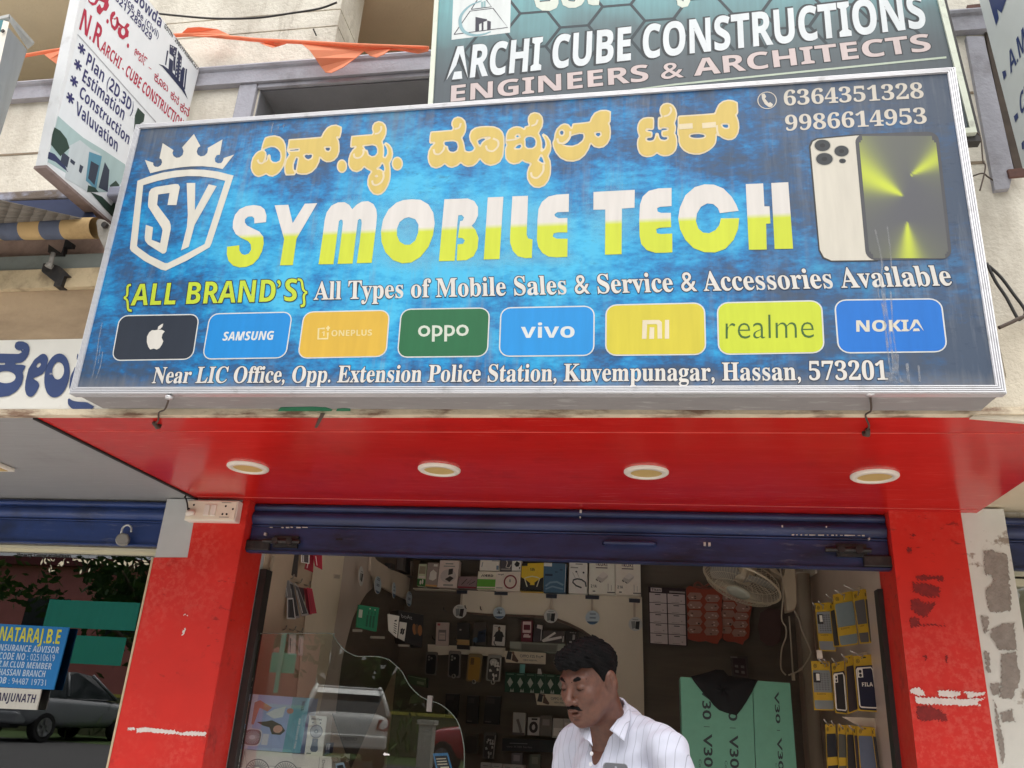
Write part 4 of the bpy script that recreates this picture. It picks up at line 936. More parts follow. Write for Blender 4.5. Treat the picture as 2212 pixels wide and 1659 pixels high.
for pts, wd in (([(1712,298),(1850,97),(2048,72),(2175,238),(1712,298)],.004),([(1860,82),(1915,-5),(1985,-8),(2035,60),(1860,82)],.004)): ribbon(lg, FA.many('01', pts), wd, .003,1)
ribbon(lg, smooth(FA.many('01',[(1950,8),(1850,50),(1775,130),(1765,210),(1800,275),(1880,305),(1960,298),(2030,275)]),4),[.004 + .010 * math.sin(math.pi * k / 28) for k in range(29)],.0036,2)
for g in ([(1897,148),(1996,168),(1996,180),(1966,190),(1966,262),(1950,264),(1950,200),(1928,210),(1928,268),(1895,272)],[(1998,178),(2030,188),(2028,252),(1998,258)]): lg.fill([FA.many('01', g)],.0042,1)
for g in ([(1945,20),(1965,15),(1965,62),(1945,66)],[(1968,8),(1985,12),(1985,60),(1968,62)]): lg.fill([FA.many('01', g)],.0042,3)
lg.build('square_logo',[ink(238,244,244), ink(48,48,66), ink(150,190,200), ink(160,196,200)], AS)
kn = MB()
for g in ([(192,0),(210,60),(260,92),(330,95),(385,70),(402,30),(400,-25),(340,-40),(330,10),(240,18),(235,-30),(200,-30)],[(425,0),(440,45),(490,70),(550,68),(600,45),(625,10),(625,-30),(560,-20),(540,15),(490,10),(470,-25),(430,-25)],[(648,-10),(660,35),(700,48),(750,45),(755,5),(740,-25),(700,-20)],[(1395,-15),(1425,5),(1430,45),(1470,68),(1520,55),(1540,10),(1535,-25),(1490,-20),(1480,15),(1455,-5),(1440,-25)]):
    kn.fill([FA.many('02',[(x - 5, y - 8) for x, y in g])],.0016,1); kn.fill([FA.many('02', g)],.003,0)
kn.build('kannada_lettering',[ink(232,240,228), ink(44,54,58)], AS)

# ================================================================ flag sign on the left (sticks out from the wall)
A = onY(px('N1',1868,745),2.84)
best = None
for th in np.linspace(R(70), R(110),401):
    u = Vector((math.cos(th), math.sin(th),0)); F = Frame(A, u, (0,0,1)); t = F.at('00',1330,60)
    if best is None or abs(t.y) < best[0]: best = (abs(t.y), th)
FN = Frame(A, Vector((math.cos(best[1]), math.sin(best[1]),0)),(0,0,1))
NS = thing('flag_sign','white flag sign in red and blue lettering jutting from the wall beside the blue signboard','flag sign', M=FN.mat())
lo = FN.at('00',400,1425); lt_ = FN.at('00',690,0); ro = FN.at('00',1650,1030); bo = FN.at('10',970,262)
xl_ = lo.x; yb_ = (lo.y + bo.y) / 2; dy = Vector(((lt_.x - lo.x) / (lt_.y - lo.y),1))
qn = [Vector((xl_, lo.y)), Vector((-.0, bo.y)), Vector((0,0)), Vector((xl_ + dy.x * -lo.y, 0))]
MB().slab(qn, -.045,-.001).build('box', pm('white_sign_case', S(222,224,226),.5,.04,12, dirt=S(120,104,96), damt=.3, dscale=8, dlo=.6, dhi=.75), NS)
MB().slab([qn[0] + Vector((.0,-.012)), qn[1] + Vector((0,-.012)), qn[1] + Vector((0,-.001)), qn[0] + Vector((0,-.001))],-.05,.003).build('bottom_rail', pm('rusty_bottom_rail', S(134,118,114),.7,.15,16, dirt=S(80,66,62), damt=.6, dscale=18), NS)
fN = FN.many('00',[(410,1400),(700,0)]); fx0, fx1 = fN
fl = [fx0, Vector((-.008, qn[1].y + .004)), Vector((-.008,-.012)), Vector((fx1.x, -.012))]
MB().fill([fl],-.0004).build('banner', pm('white_flag_print', S(236,240,244,.9),.45,.03,20, stretch=(1,.1,1)), NS)
MB().fill([FN.many('00',[(665,296),(680,300),(1350,1052),(1345,1060)])],.0012).build('sheet_joint', ink(196,198,204), NS)
I_r = ink(206,52,84); I_b = ink(64,66,122); I_nb = ink(52,60,96)
mb = MB()
put(mb, FN, 'N.R','bold',('N1',578,310),('N1',795,520),('N1',632,88),.002)
put(mb, FN, '.ARCHI - CUBE CONSTRUCTIONS','bold',('N1',790,530),('N1',1705,1420),('N1',826,415),.002)
for g in ([[(905,180),(940,190),(968,150),(962,120),(930,128),(912,165),(910,215),(925,290),(960,332),(990,300),(1010,260),(995,185),(975,175),(962,220),(945,195),(930,210),(935,260),(962,290),(975,250),(980,200)]],
          [[(985,225),(1060,290),(1090,245),(1120,262),(1112,285),(1090,300),(1112,340),(1105,395),(1080,400),(1050,425),(1010,400),(990,350),(1000,290),(1030,300),(985,250)], ell(1050,340,22,40,16)],[ell(883,228,13,26,14)],[ell(1102,489,12,26,14)],
          [[(670,-20),(700,20),(740,30),(760,-10),(800,-20),(905,-20),(890,20),(900,60),(870,120),(840,110),(800,160),(770,130),(765,80),(800,40),(820,90),(838,75),(850,30),(790,0),(760,50),(720,60),(680,20)]]):
    sdf_print(mb, FN, 'N1', g, .002,9)
for s_, a, b, t in (('ಆಚ೯',(1165,590),(1290,720),(1185,495)),('-',(1322,735),(1348,755),(1330,690)),('ಕೂಬ',(1380,855),(1525,990),(1392,770)),('ಕನ',(1555,1045),(1640,1130),(1565,965)),('ಕನ',(1655,1180),(1750,1255),(1668,1090))):
    put(mb, FN, s_, 'sans',('N1', *a),('N1', *b),('N1', *t),.002, off=.012)
mb.build('red_lettering', I_r, NS)
mb = MB()
for s_, a, b, t in (('Plan (2D,3D)',(650,688),(1148,1220),(680,560)),('Estimation',(608,862),(1050,1290),(640,735)),('Construction',(576,1030),(1105,1550),(606,915)),('Valuvation',(540,1215),(985,1628),(556,1080))): put(mb, FN, s_, 'bold',('N1', *a),('N1', *b),('N1', *t),.002)
for x, y in ((606,523),(566,695),(525,870),(485,1050)):
    c = FN.at('N1', x, y)
    for k in range(3): ribbon(mb, [c + Vector((math.cos(R(30 + 60 * k)), math.sin(R(30 + 60 * k)))) * .021, c - Vector((math.cos(R(30 + 60 * k)), math.sin(R(30 + 60 * k)))) * .021],.009,.002 + .0003 * k)
for s_, st_, a, b, t in (('Gowda','bold',(1150,-14),(1448,300),(1180,-130)),('Office, Be (Civil)','bold',(985,-75),(1425,412),(1000,-140)),('8217289029','bold',(962,-5),(1348,440),(978,-82))): put(mb, FN, s_, st_, ('N1', *a),('N1', *b),('N1', *t),.002)
mb.build('blue_lettering', I_b, NS)
mb = MB(); put(mb, FN, 'GSTIN : 29BSYPR0860C2Z7','bold',('N1',1488,292),('N1',1848,758),('N1',1500,250),.002); mb.build('lettering', ink(40,40,46), NS)
mb = MB()
for g in ([(1550,475),(1628,515),(1610,640),(1605,760),(1585,750),(1588,610),(1545,570)],[(1520,540),(1535,545),(1510,700),(1498,690)],[(1545,620),(1585,655),(1578,785),(1535,745)],[(1640,540),(1680,610),(1668,760),(1640,880),(1600,820),(1615,700)],[(1690,715),(1712,735),(1690,940),(1655,905),(1665,760)],[(1720,735),(1735,740),(1712,960),(1698,955)],[(1428,685),(1480,700),(1580,775),(1690,915),(1742,1062),(1675,960),(1560,820),(1470,715)]): mb.fill([FN.many('N1', g)],.002)
for k in range(6): mb.fill([FN.many('N1',[(1630 + 2 - k * 3,590 + k * 42),(1638 - k * 3,598 + k * 42),(1636 - k * 3,618 + k * 42),(1628 - k * 3,610 + k * 42)])],.0028,1); mb.fill([FN.many('N1',[(1662 - k * 3,640 + k * 38),(1672 - k * 3,650 + k * 38),(1670 - k * 3,668 + k * 38),(1660 - k * 3,658 + k * 38)])],.0028,1)
for x, y in ((1560,490),(1580,500),(1600,590),(1590,560),(1598,540)): mb.fill([FN.many('N1',[(x, y),(x + 10, y + 6),(x + 9, y + 20),(x - 1, y + 14)])],.0028,1)
mb.build('tower_logo',[I_nb, ink(230,234,240)], NS)
# printed house picture
hp = MB()
for mi, c, g in ((1,'00',[(500,1000),(600,1090),(720,1190),(900,1300),(1080,1420),(1090,1480),(1010,1659),(840,1659),(412,1400)]),(0,'00',[(470,1100),(520,1130),(575,1200),(600,1280),(520,1350),(440,1250),(450,1160)]),(2,'00',[(420,1310),(470,1330),(560,1430),(590,1490),(480,1400),(412,1370)]),(3,'00',[(690,1210),(790,1290),(870,1330),(760,1659),(560,1540),(600,1260)]),(4,'00',[(770,1310),(880,1350),(830,1640),(740,1560)]),(5,'00',[(785,1390),(855,1430),(815,1600),(760,1540)]),(5,'00',[(905,1400),(945,1470),(930,1659),(850,1620)]),(5,'00',[(540,1310),(600,1360),(580,1450),(520,1400)]),(3,'00',[(800,1450),(850,1480),(846,1494),(796,1462)]),(0,'00',[(760,1600),(820,1620),(850,1659),(750,1659)]),(0,'00',[(950,1600),(1000,1560),(1030,1600),(1005,1659),(940,1659)]),(0,'00',[(1165,1000),(1190,930),(1250,990),(1240,1050),(1180,1090),(1150,1180),(1160,1090)]),(0,'10',[(780,0),(880,40),(960,120),(1000,60),(985,230),(900,140)]),(5,'00',[(610,1370),(650,1400),(640,1430),(605,1400)]),(5,'00',[(690,1420),(720,1440),(700,1500),(680,1480)])):
    hp.fill([FN.many(c, g)],.0010 + .0004 * {1: 0,0: 5,2: 1,3: 1,4: 2,5: 3}[mi], mi)
hp.build('house_picture',[ink(62,84,74), ink(196,222,222), ink(66,74,112), ink(226,236,240), ink(110,170,196), ink(72,80,98)], NS)

# ================================================================ flag sign on the right
A2 = onY(px('R1',446,0),2.80); lb2 = onY(px('R1',812,1392),2.80)
FR = Frame(A2, Vector((.10,-1,0)), A2 - lb2)
RS = thing('flag_sign','white flag sign with slanted blue initials cut off by the right edge','flag sign', M=FR.mat())
hl = FR.at('R1',812,1392).y
MB().slab([(0, hl),(1.1, hl),(1.1,.3),(0,.3)],-.04,-.001).build('box', pm('pale_sign_face', S(206,214,214),.5,.04,6), RS)
mb = MB(); mb.fill([FR.many('R1',[(525,-20),(590,212),(612,150),(598,75),(635,108),(668,15),(680,-20)])],.002)
for g in ([(640,595),(668,582),(676,625),(654,665)],[(736,965),(768,932),(775,975),(750,1015)],[(800,1190),(821,1160),(821,1235),(806,1240)]): mb.fill([FR.many('R1', g)],.002)
put(mb, FR, 'A.M.I.E','bold',('R1',710,615),('R1',960,190),('R1',682,455),.002)
put(mb, FR, 'CIVIL','bold',('R1',795,965),('R1',960,640),('R1',780,800),.002)
mb.build('blue_lettering', ink(44,70,132), RS)
M_rust = pm('rusty_bracket', S(104,72,64),.75,.2,14, dirt=S(60,44,40), damt=.6, dscale=14)
for g in ([(350,42),(455,30),(480,85),(352,92)],[(685,1405),(815,1390),(860,1455),(705,1468)]):
    q = [onY(px('R1', *p),2.84) for p in g]; b = MB().prism(q, (0,.012,0)); b.xf(FR.mat().inverted()); b.build('bracket', M_rust, RS)

# ================================================================ sign seen edge-on at the upper left
FE = Frame(onY(px('00',0,1200),1.9),(.16,1,0),(0,0,1))
qe = [onY(px('00',0,150),1.6)]
ES = thing('sign_box','grey metal back of a light box sign at the upper left edge','sign box', onY(px('00',60,500),1.7))
P = [onY(px('00', *p),1.7 + d) - ES.location for p, d in (((-330,1500),0),((75,240),0),((235,430),.35),((0,1180),.35))]
b = MB(); b.raw(P + [p + Vector((-.03,0,.005)) for p in P],[(0,1,2,3),(7,6,5,4),(0,4,5,1),(1,5,6,2),(2,6,7,3),(3,7,4,0)]); b.build('side_panel', pm('galvanised_sheet', S(150,156,160),.5,.12,4, metal=.3, dirt=S(108,110,112), damt=.5, dscale=3), ES)
P = [onY(px('00', *p),1.7 + d) - ES.location for p, d in (((-260,1300),-.01),((-200,1450),-.012),((80,190),-.012),((30,175),-.01))]
MB().raw(P, [(0,1,2,3)]).raw([p + Vector((-.02,.01,0)) for p in P],[(3,2,1,0)]).build('white_corner', M_white, ES)
P = [onY(px('00', *p),1.7 + d) - ES.location for p, d in (((-30,170),-.01),((72,146),-.01),((290,385),.36),((240,425),.36),((80,185),0))]
MB().prism(P, (0,0,.012)).build('lid', pm('grey_lid', S(170,172,170),.5,.08,10), ES)
P = [onY(px('00', *p),1.69) - ES.location for p in ((-200,900),(0,300),(40,175),(-30,172))]
MB().prism(P, (0,.012,0)).build('teal_face', ink(70,140,150), ES)
P = onY(px('00',28,272),1.685) - ES.location
MB().lathe([(0,.004),(.006,.004),(.006,0)],12, P, (0,-1,0)).build('screw', M_black, ES)

# ================================================================ awning on the left, cables, bunting, bits on the wall
AW = thing('roller_awning','rolled awning with yellow and blue striped tube at the left edge','awning', onY(px('L1',1380,990),2.44))
o = AW.location
p1 = onY(px('L1',1300,985),2.44) - o; p0 = onY(px('L1',0,1010),2.44) - o; d = (p0 - p1).normalized(); rT = .5 * (onY(px('L1',300,880),2.44) - onY(px('L1',300,1125),2.44)).length
tb = MB(); cuts = [0,300,410,670,940,1300]
xs = [1385,1215,960,665,365,60,-250,-560,-900,-1300]
for k in range(len(xs) - 1):
    a = p1 + d * ((onY(px('L1', xs[k],985),2.44) - o - p1).dot(d)); b = p1 + d * ((onY(px('L1', xs[k + 1],985),2.44) - o - p1).dot(d))
    tb.tube([a, b], rT, 24, mi=0 if k % 2 == 1 or k == 0 else 1, cap=False)
tb.build('roller_tube',[pm('yellowed_cloth', S(178,150,104),.85,.12,10, dirt=S(108,84,60), damt=.6, dscale=6, dlo=.5, dhi=.7), pm('blue_grey_cloth', S(84,92,112),.85,.12,10, dirt=S(60,58,60), damt=.6, dscale=6)], AW, smooth=True)
q = [onY(px('L1', *p),2.43) - o for p in ((1380,900),(1395,860),(1440,845),(1500,860),(1640,960),(1600,1180),(1520,1320),(1470,1220),(1410,1090))]
MB().prism(q, (0,.03,0)).build('end_bracket', pm('grey_cast_bracket', S(150,146,138),.6,.1,14, dirt=S(96,84,74), damt=.6, dscale=10), AW, bevel=.004)
Pp = onY(px('L1',1525,950),2.425) - o; MB().lathe([(0,.012),(.012,.012),(.013,0)],18, Pp, (0,-1,0)).build('axle_cap', M_black, AW)
q = [onY(px('L1',1400,850),2.45) - o, onY(px('L1',1200,560),2.49) - o, onY(px('L1',-1500,640),2.49) - o, onY(px('L1',-1500,950),2.45) - o]
MB().prism(q, (0,.004,.001)).build('cloth', pm('navy_canvas', S(34,44,74),.9,.1,20), AW)['label'] = 'navy canvas behind the tube'
g0, g1, g2, g3 = onY(px('L1',1180,835),2.40) - o, onY(px('L1',0,555),2.18) - o, onY(px('L1',-1400,250),1.95) - o, onY(px('L1',-1400,980),2.40) - o
b = MB(); N_ = 14; rows = []
for i in range(N_ + 1):
    t = i / N_; a = g0.lerp(g3, t); c = g0.lerp(g2, t); rows.append([a.lerp(c, j / 8) + Vector((0,0,-.012 * math.sin(j * 1.6) * t)) for j in range(9)])
for i in range(N_):
    for j in range(8): b.poly([rows[i][j], rows[i + 1][j], rows[i + 1][j + 1], rows[i][j + 1]])
ob = b.build('cloth', pm('grey_canvas_underside', S(112,106,98),.9,.12,12, stretch=(.3,1,3)), AW, smooth=True); ob['label'] = 'grey sagging canvas flap'
md = ob.modifiers.new('thickness','SOLIDIFY'); md.thickness = .004
# iron bracket with bolt below the awning
q = [onY(px('L2', *p),2.47) for p in ((405,125),(470,120),(560,150),(655,240),(605,245),(575,340),(500,338),(515,300),(388,200))]
IB = thing('iron_bracket','black iron bracket with grey bolt on the ledge left of the blue signboard','bracket', q[0])
MB().prism([p - q[0] for p in q],(0,.04,0)).build('plate', M_black, IB, bevel=.003)
q2 = [onY(px('L1', *p),2.49) - q[0] for p in ((700,1215),(880,1340),(900,1300),(945,1135),(1050,1200),(1030,1250),(930,1250),(910,1370),(750,1370),(690,1330))]
MB().prism(q2,(0,.02,0)).build('clamp', M_black, IB)
MB().tube([onY(px('L2',505,30),2.46) - q[0], onY(px('L2',470,165),2.455) - q[0]],.009,10).build('bolt', pm('grey_bolt', S(140,136,130),.6,.1,30), IB, smooth=True)
MB().lathe([(0,.012),(.014,.012),(.014,-.004),(0,-.004)],6, onY(px('L2',472,140),2.452) - q[0],(-.3,0,-1)).build('nut', pm('grey_bolt', S(140,136,130),.6,.1,30), IB)
# cable across the top
def cable(name, lb, pts, r, mt, Y=2.3, cat='cable'):
    P = [onY(px(*p[:3]), p[3] if len(p) > 3 else Y) for p in pts]; o = MB().tube(smooth([p - P[0] for p in P],6), r, 8).build(name, mt, smooth=True); o.location = P[0]
    return tag(o, lb, cat)
M_cab = pm('black_cable', S(40,38,38),.6,.1,20)
cable('overhead_cable','black cable sagging across the cream wall above the orange bunting',[('00',1180,95),('00',1480,130),('00',1850,160),('00',2212,155),('01',300,115),('01',545,75),('01',700,20)],.005, M_cab, 2.8)
cable('twisted_wire','thin twisted wire tied round the lower right corner of the dark signboard',[('R1',350,1030),('R1',400,1080),('R1',460,1140),('R1',480,1330),('R1',500,1370),('R1',490,1450),('R1',455,1580)],.0025, M_wire, 2.46,'wire')
cable('twisted_wire','crooked rusty wire between two nails beside the blue signboard',[('R1',380,1467),('R1',450,1442),('R1',490,1440),('R1',520,1465),('R1',610,1525)],.003, M_wire, 2.86,'wire')
cable('twisted_wire','loose doubled wire hanging over the plaster at the far right',[('R2',455,465),('R2',520,600),('R2',600,720),('R2',675,860),('R2',700,880),('R2',740,820),('R2',650,690),('R2',560,570),('R2',470,485)],.005, M_cab, 2.52,'wire')
cable('twisted_wire','knotted wire running down to the right frame of the blue signboard',[('R2',545,942),('R2',640,900),('R2',690,875),('R2',760,850)],.006, M_wire, 2.50,'wire')
P = onY(px('01',515,295),2.84); n_ = MB().tube([(0,.01,0),(-.006,-.02,.014)],.004,6); n_ = n_.build('wall_nail', M_black); n_.location = P; tag(n_, 'bent nail in the grooved cream block above the bunting','nail')
# bunting
M_or = pm('orange_bunting_cloth', S(240,164,124,.9),.8,.06,20)
nt = M_or.node_tree; b_ = nt.nodes['Principled BSDF']
tr = nd(nt, 'ShaderNodeBsdfTranslucent'); tr.inputs[0].default_value = S(250,140,96) + (1,); mxs = nd(nt, 'ShaderNodeMixShader'); mxs.inputs[0].default_value = .4
nt.links.new(b_.outputs[0], mxs.inputs[1]); nt.links.new(tr.outputs[0], mxs.inputs[2]); nt.links.new(mxs.outputs[0], nt.nodes['Material Output'].inputs[0])
BN = thing('bunting','orange pennant bunting strung from the left edge to the dark signboard','bunting', onY(px('01',0,345),2.76)); o = BN.location
def bp_(c, x, y, Y=2.76): return onY(px(c, x, y), Y) - o
rope = [bp_('00',-300,560), bp_('00',0,510), bp_('00',230,478), bp_('00',560,425), bp_('00',1520,305), bp_('00',2000,325), bp_('01',0,345), bp_('01',400,365), bp_('01',900,392), bp_('01',1490,415)]
MB().tube(smooth(rope, 6),.009,8).build('string', M_or, BN, smooth=True)
for k, (c, pts) in enumerate((('01',[(395,378),(460,430),(510,500),(560,575),(600,625),(650,628),(750,580),(860,500),(935,440),(985,480),(1040,495),(1100,470),(1160,425),(1250,435),(1400,460),(1490,440),(1490,410),(900,390)]),('01',[(30,368),(80,390),(140,408),(180,400),(260,375),(150,365)]),('00',[(1560,295),(1620,240),(1720,232),(1880,252),(1960,290),(1990,305),(1760,312)]),('00',[(380,470),(430,510),(500,560),(545,590),(600,640),(640,420),(560,428)]),('00',[(-200,600),(0,560),(70,530),(150,490),(0,500),(-200,540)]))):
    P = [bp_(c, x, y, 2.76 - .02 * math.sin(i * 1.3)) for i, (x, y) in enumerate(pts)]
    MB().prism(P, (0,.003,0)).build('pennant', M_or, BN)

# prints are thin films: keep every printed layer well under a millimetre
for root in (SG, AS, NS, RS):
    for o in root.children:
        if o.type == 'MESH' and o.data.materials and o.data.materials[0].name.startswith(('print','dried')): o.scale.z = .25
# ================================================================ inside the phone shop
YK = 6.52
FK = Frame((0, YK, 0),(1,0,0),(0,0,1))
FLw = Frame((XL + .006,0,0),(0,1,0),(0,0,1))       # left wall, looking -X ... normal +X
def K(r, g, b): return pm('colour_%d_%d_%d' % (r, g, b), S(r, g, b, 1.5),.5,.05,20)
WHT = (214,206,198); GRY = (150,146,142); BLK = (34,33,36); DRK = (58,54,54)

def pack(name, label, cat, fr, crop, quad, depth, cols, art=None, group=None, part='carton', off=0., rad=0):
    """A box or flat packet whose printed front face lies on `fr`; quad = TL TR BR BL in photo points. art(mb, f) adds prints (f maps unit square)."""
    q = [fr.at(crop, *p) for p in quad]; tl, tr, br, bl = q
    c = (bl + br) / 2
    M = fr.mat() @ Matrix.Translation((c.x, c.y, off)); t = thing(name, label, cat, group=group, M=M)
    L = [p - c for p in (bl, br, tr, tl)]
    b = MB()
    if rad: 
        loop = rquad(fr, crop, quad, rad); loop = [p - c for p in loop]; b.slab(loop, -depth, 0)
    else: b.slab(L, -depth, 0)
    f = lambda u, v: (L[0] * (1 - u) + L[1] * u) * (1 - v) + (L[3] * (1 - u) + L[2] * u) * v
    if art: art(b, f)
    b.build(part, [K(*c_) for c_ in cols], t)
    return t
def rect(b, f, u0, v0, u1, v1, mi, z=.0008): b.poly([tuple(f(*p)) + (z,) for p in ((u0, v0),(u1, v0),(u1, v1),(u0, v1))], mi)
def poly(b, f, pts, mi, z=.0008): b.fill([[f(*p) for p in pts]], z, mi)
def disc(b, f, u, v, ru, rv, mi, z=.0008, n=20): b.fill([[f(*p) for p in ell(u, v, ru, rv, n)]], z, mi)
def ring(b, f, pts, wd, mi, z=.0012, closed=False): ribbon(b, [f(*p) for p in pts], wd, z, mi, closed)
def word(b, f, s, u0, v0, u1, v1, mi, z=.0012, st='bold'):
    """text in the unit square, baseline (u0,v0)-(u1,v0), cap height to v1"""
    v, fc = text_geo(s, st)
    if not len(v): return
    x0, x1 = v[:, 0].min(), v[:, 0].max(); ch = caph(st)
    b.raw([tuple(f(u0 + (u1 - u0) * (x - x0) / (x1 - x0), v0 + (v1 - v0) * y / ch)) + (z,) for x, y in v], fc, mi)

# --- boards on the walls (parts of the building)
def board(name, crop, pts, fr, mt, d=.02, z=0.):
    b = MB().slab([fr.at(c, x, y) for c, x, y in pts], z - d, z); return b.build(name, mt, BL, M=fr.mat())
M_cb = pm('cream_display_board', S(246,236,218),.5,.03,5)
board('display_board','',[('I2',1655,605),('I4',0,508),('I4',1862,576),('I4',1886,1659),('P1',1250,1750),('P1',850,1750),('P1',840,700),('P1',760,330),('I4',1280,1050),('I4',1150,960),('I4',1000,885),('I4',850,826),('I4',700,795),('I4',560,785),('I4',230,772),('I4',0,768),('I2',1655,905)], FK, M_cb, .03)
board('trim_rail','',[('I2',1655,908),('I4',0,770),('I4',560,787),('I4',700,797),('I4',850,828),('I4',1000,887),('I4',1150,962),('I4',1280,1052),('I4',1260,1062),('I4',1130,985),('I4',990,915),('I4',840,858),('I4',560,815),('I4',0,795),('I2',1655,935)], FK, pm('brown_trim', S(110,92,82),.4,.1,8),.03,.012)
board('display_board','',[('I3',285,335),('I3',1115,372),('I3',1112,470),('I3',870,455),('I3',640,440),('I3',410,450),('I3',285,440)], FK, M_cb, .012,-.03)
board('shelf','',[('I2',930,560),('I2',1655,590),('I4',0,500),('I4',1862,566),('I4',1862,576),('I4',0,508),('I2',1655,605),('I2',930,575)], FK, M_cb, .10,.004)
board('display_board','',[('I2',930,130),('I2',1030,150),('I2',1010,560),('I2',930,555)], FK, pm('wood_louvre', S(110,92,76),.6,.1,30, stretch=(4,1,.3)),.02,0)
board('display_board','',[('I2',930,120),('I2',2212,160),('I4',1850,160),('I4',1850,130),('I2',930,60)], FK, pm('brown_pelmet', S(92,80,72),.6,.1,5),.02,-.02)
# left wall panels
board('wall_panel','',[('I1',1105,60),('I1',1533,60),('I1',1450,760),('I1',1365,1255),('I1',1300,1700),('I8',1180,800),('I8',880,800),('I1',880,1659),('I1',960,1000),('I1',1040,560)], FLw, pm('cream_wall_panel', S(246,232,208),.5,.03,5),.004,.004)
board('wall_panel','',[('I1',1537,60),('I1',1990,60),('I1',1950,560),('I1',1860,640),('I1',1780,760),('I1',1700,880),('I1',1640,1060),('I1',1590,1250),('I1',1530,1480),('I1',1490,1660),('I8',1390,800),('I8',1187,800),('I1',1304,1700),('I1',1369,1255),('I1',1454,760)], FLw, pm('grey_wall_panel', S(214,200,188),.45,.03,5),.004,.004)
board('wall_panel','',[('I1',1990,30),('I2',940,60),('I2',930,545),('I2',800,900),('I2',700,1659),('31',820,1659),('31',560,900),('I1',1500,1660),('I1',1640,1060),('I1',1860,640)], FLw, M_dkw, .004,.002)
board('valance','',[('I2',255,60),('I2',350,160),('I2',560,290),('I2',750,360),('I2',920,480),('I2',930,545),('I2',905,790),('I2',810,735),('I2',700,690),('I2',570,630),('I2',430,550),('I2',340,540),('I2',300,400),('I2',250,300)], FLw, pm('pale_valance', S(226,212,194),.5,.04,6),.02,.03)
eb = MB()
for a, b_ in ((('I1',490,90),('I1',182,1659)),):
    A = onX(px(*a), XL + .02); B = onX(px(*b_), XL + .02); eb.tube([A, B],.008,8)
eb.build('panel_edge', pm('pale_edge_trim', S(176,160,140),.4,.05,10), BL)
MB().box((XL - .001, YP + .23, zfl),(XL + .035, YP + .30, ZS - .3)).build('shutter_guide', pm('dark_guide', S(40,36,34),.6,.2,12), BL)
MB().box((XR - .03, YP + .23, zfl),(XR + .001, YP + .30, ZS - .3)).build('shutter_guide', pm('dark_guide', S(40,36,34),.6,.2,12), BL)

# --- boxes on the top shelf
G = 'boxes along the top shelf'
def a_green(b, f): rect(b, f, 0,0,1,.32,1); disc(b, f, .4,.16,.12,.1,2,.0014); disc(b, f, .65,.2,.1,.12,2,.0014); rect(b, f, .1,.36,.9,.46,2); rect(b, f, .1,.55,.9,.9,3)
pack('retail_box','narrow white and green box first on the top shelf beside the louvre','box', FK, 'I2',[(1062,235),(1175,240),(1150,562),(1030,552)],.07,[(190,196,170),(60,110,60), WHT, (150,140,118)], a_green, G, off=.09)
def a_chg(b, f): poly(b, f, [(.25,.3),(.6,.25),(.9,.35),(.88,.6),(.55,.72),(.3,.6)],1); rect(b, f, 0,0,1,.08,2); rect(b, f, .55,.85,.9,.95,1)
pack('retail_box','grey box with a white plug picture and orange foot','box', FK, 'I2',[(1190,215),(1352,225),(1318,572),(1155,562)],.07,[(150,136,130),(212,206,200),(196,152,96)], a_chg, G, off=.09)
def a_holder(b, f): disc(b, f, .5,.42,.4,.25,1); poly(b, f, [(.5,.45),(.72,.5),(.72,.7),(.5,.68)],2,.0014); poly(b, f, [(.35,.3),(.6,.2),(.8,.35),(.6,.42)],2,.0015); rect(b, f, .3,.85,.7,.9,3); rect(b, f, .3,.05,.8,.12,3); rect(b, f, .22,.76,.8,.80,3)
pack('retail_box','tall white box showing a phone holder in an oval','box', FK, 'I2',[(1370,180),(1650,188),(1610,584),(1325,572)],.08,[(206,192,186),(188,178,174), DRK, GRY], a_holder, G, off=.09)
def a_purple(b, f): rect(b, f, 0,0,1,.14,1); ring(b, f, [(.2,.3),(.45,.8),(.5,.4),(.7,.8),(.6,.3),(.9,.6)],.006,2)
pack('retail_box','low mauve box with a cable outline and red foot','box', FK, 'I2',[(1648,420),(1912,422),(1892,595),(1618,585)],.08,[(132,112,116),(120,44,54), DRK], a_purple, G, off=.09)
def a_erd(b, f): rect(b, f, 0,.14,1,.56,1); rect(b, f, 0,.02,1,.06,1); word(b, f, 'ERD',.45,.70,.85,.83,2); [poly(b, f, [(.18 + k * .09,.70),(.22 + k * .09,.70),(.30 + k * .09,.83),(.26 + k * .09,.83)],2) for k in range(3)]
pack('retail_box','white box with a broad green band and black capitals','box', FK, 'I2',[(1925,342),(2186,350),(2166,608),(1900,602)],.08,[(214,204,188),(92,156,58), BLK], a_erd, G, off=.09)
def a_plain(b, f): ring(b, f, [(.1,.3),(.14,.7)],.004,1); rect(b, f, .85,.1,.97,.45,1); rect(b, f, .6,.8,.95,.88,2)
pack('retail_box','plain white box lying on top of the green banded one','box', FK, 'I2',[(1955,155),(2238,166),(2226,338),(1940,328)],.07,[WHT, (90,110,130), GRY], a_plain, G, off=.085)
def a_ring(b, f): ring(b, f, ell(.6,.47,.24,.33,28),.011,1, closed=True); rect(b, f, .55,.45,.62,.6,2); word(b, f, 'target',.08,.82,.32,.9,3); rect(b, f, .04,.12,.3,.17,2)
pack('retail_box','white box with a dark red cable ring on its face','box', FK, 'I4',[(130,285),(420,287),(410,517),(114,510)],.08,[(212,200,190),(120,34,44), GRY, BLK], a_ring, G, off=.09)
def a_cable(b, f): ring(b, f, [(.5,.9),(.6,.6),(.5,.3),(.8,.25),(.95,.5)],.006,1); rect(b, f, .1,.1,.9,.2,2)
pack('retail_box','dark grey cable box stacked above the red ring box','box', FK, 'I4',[(182,112),(318,118),(312,282),(172,280)],.07,[(70,68,74), WHT, GRY], a_cable, G, off=.085)
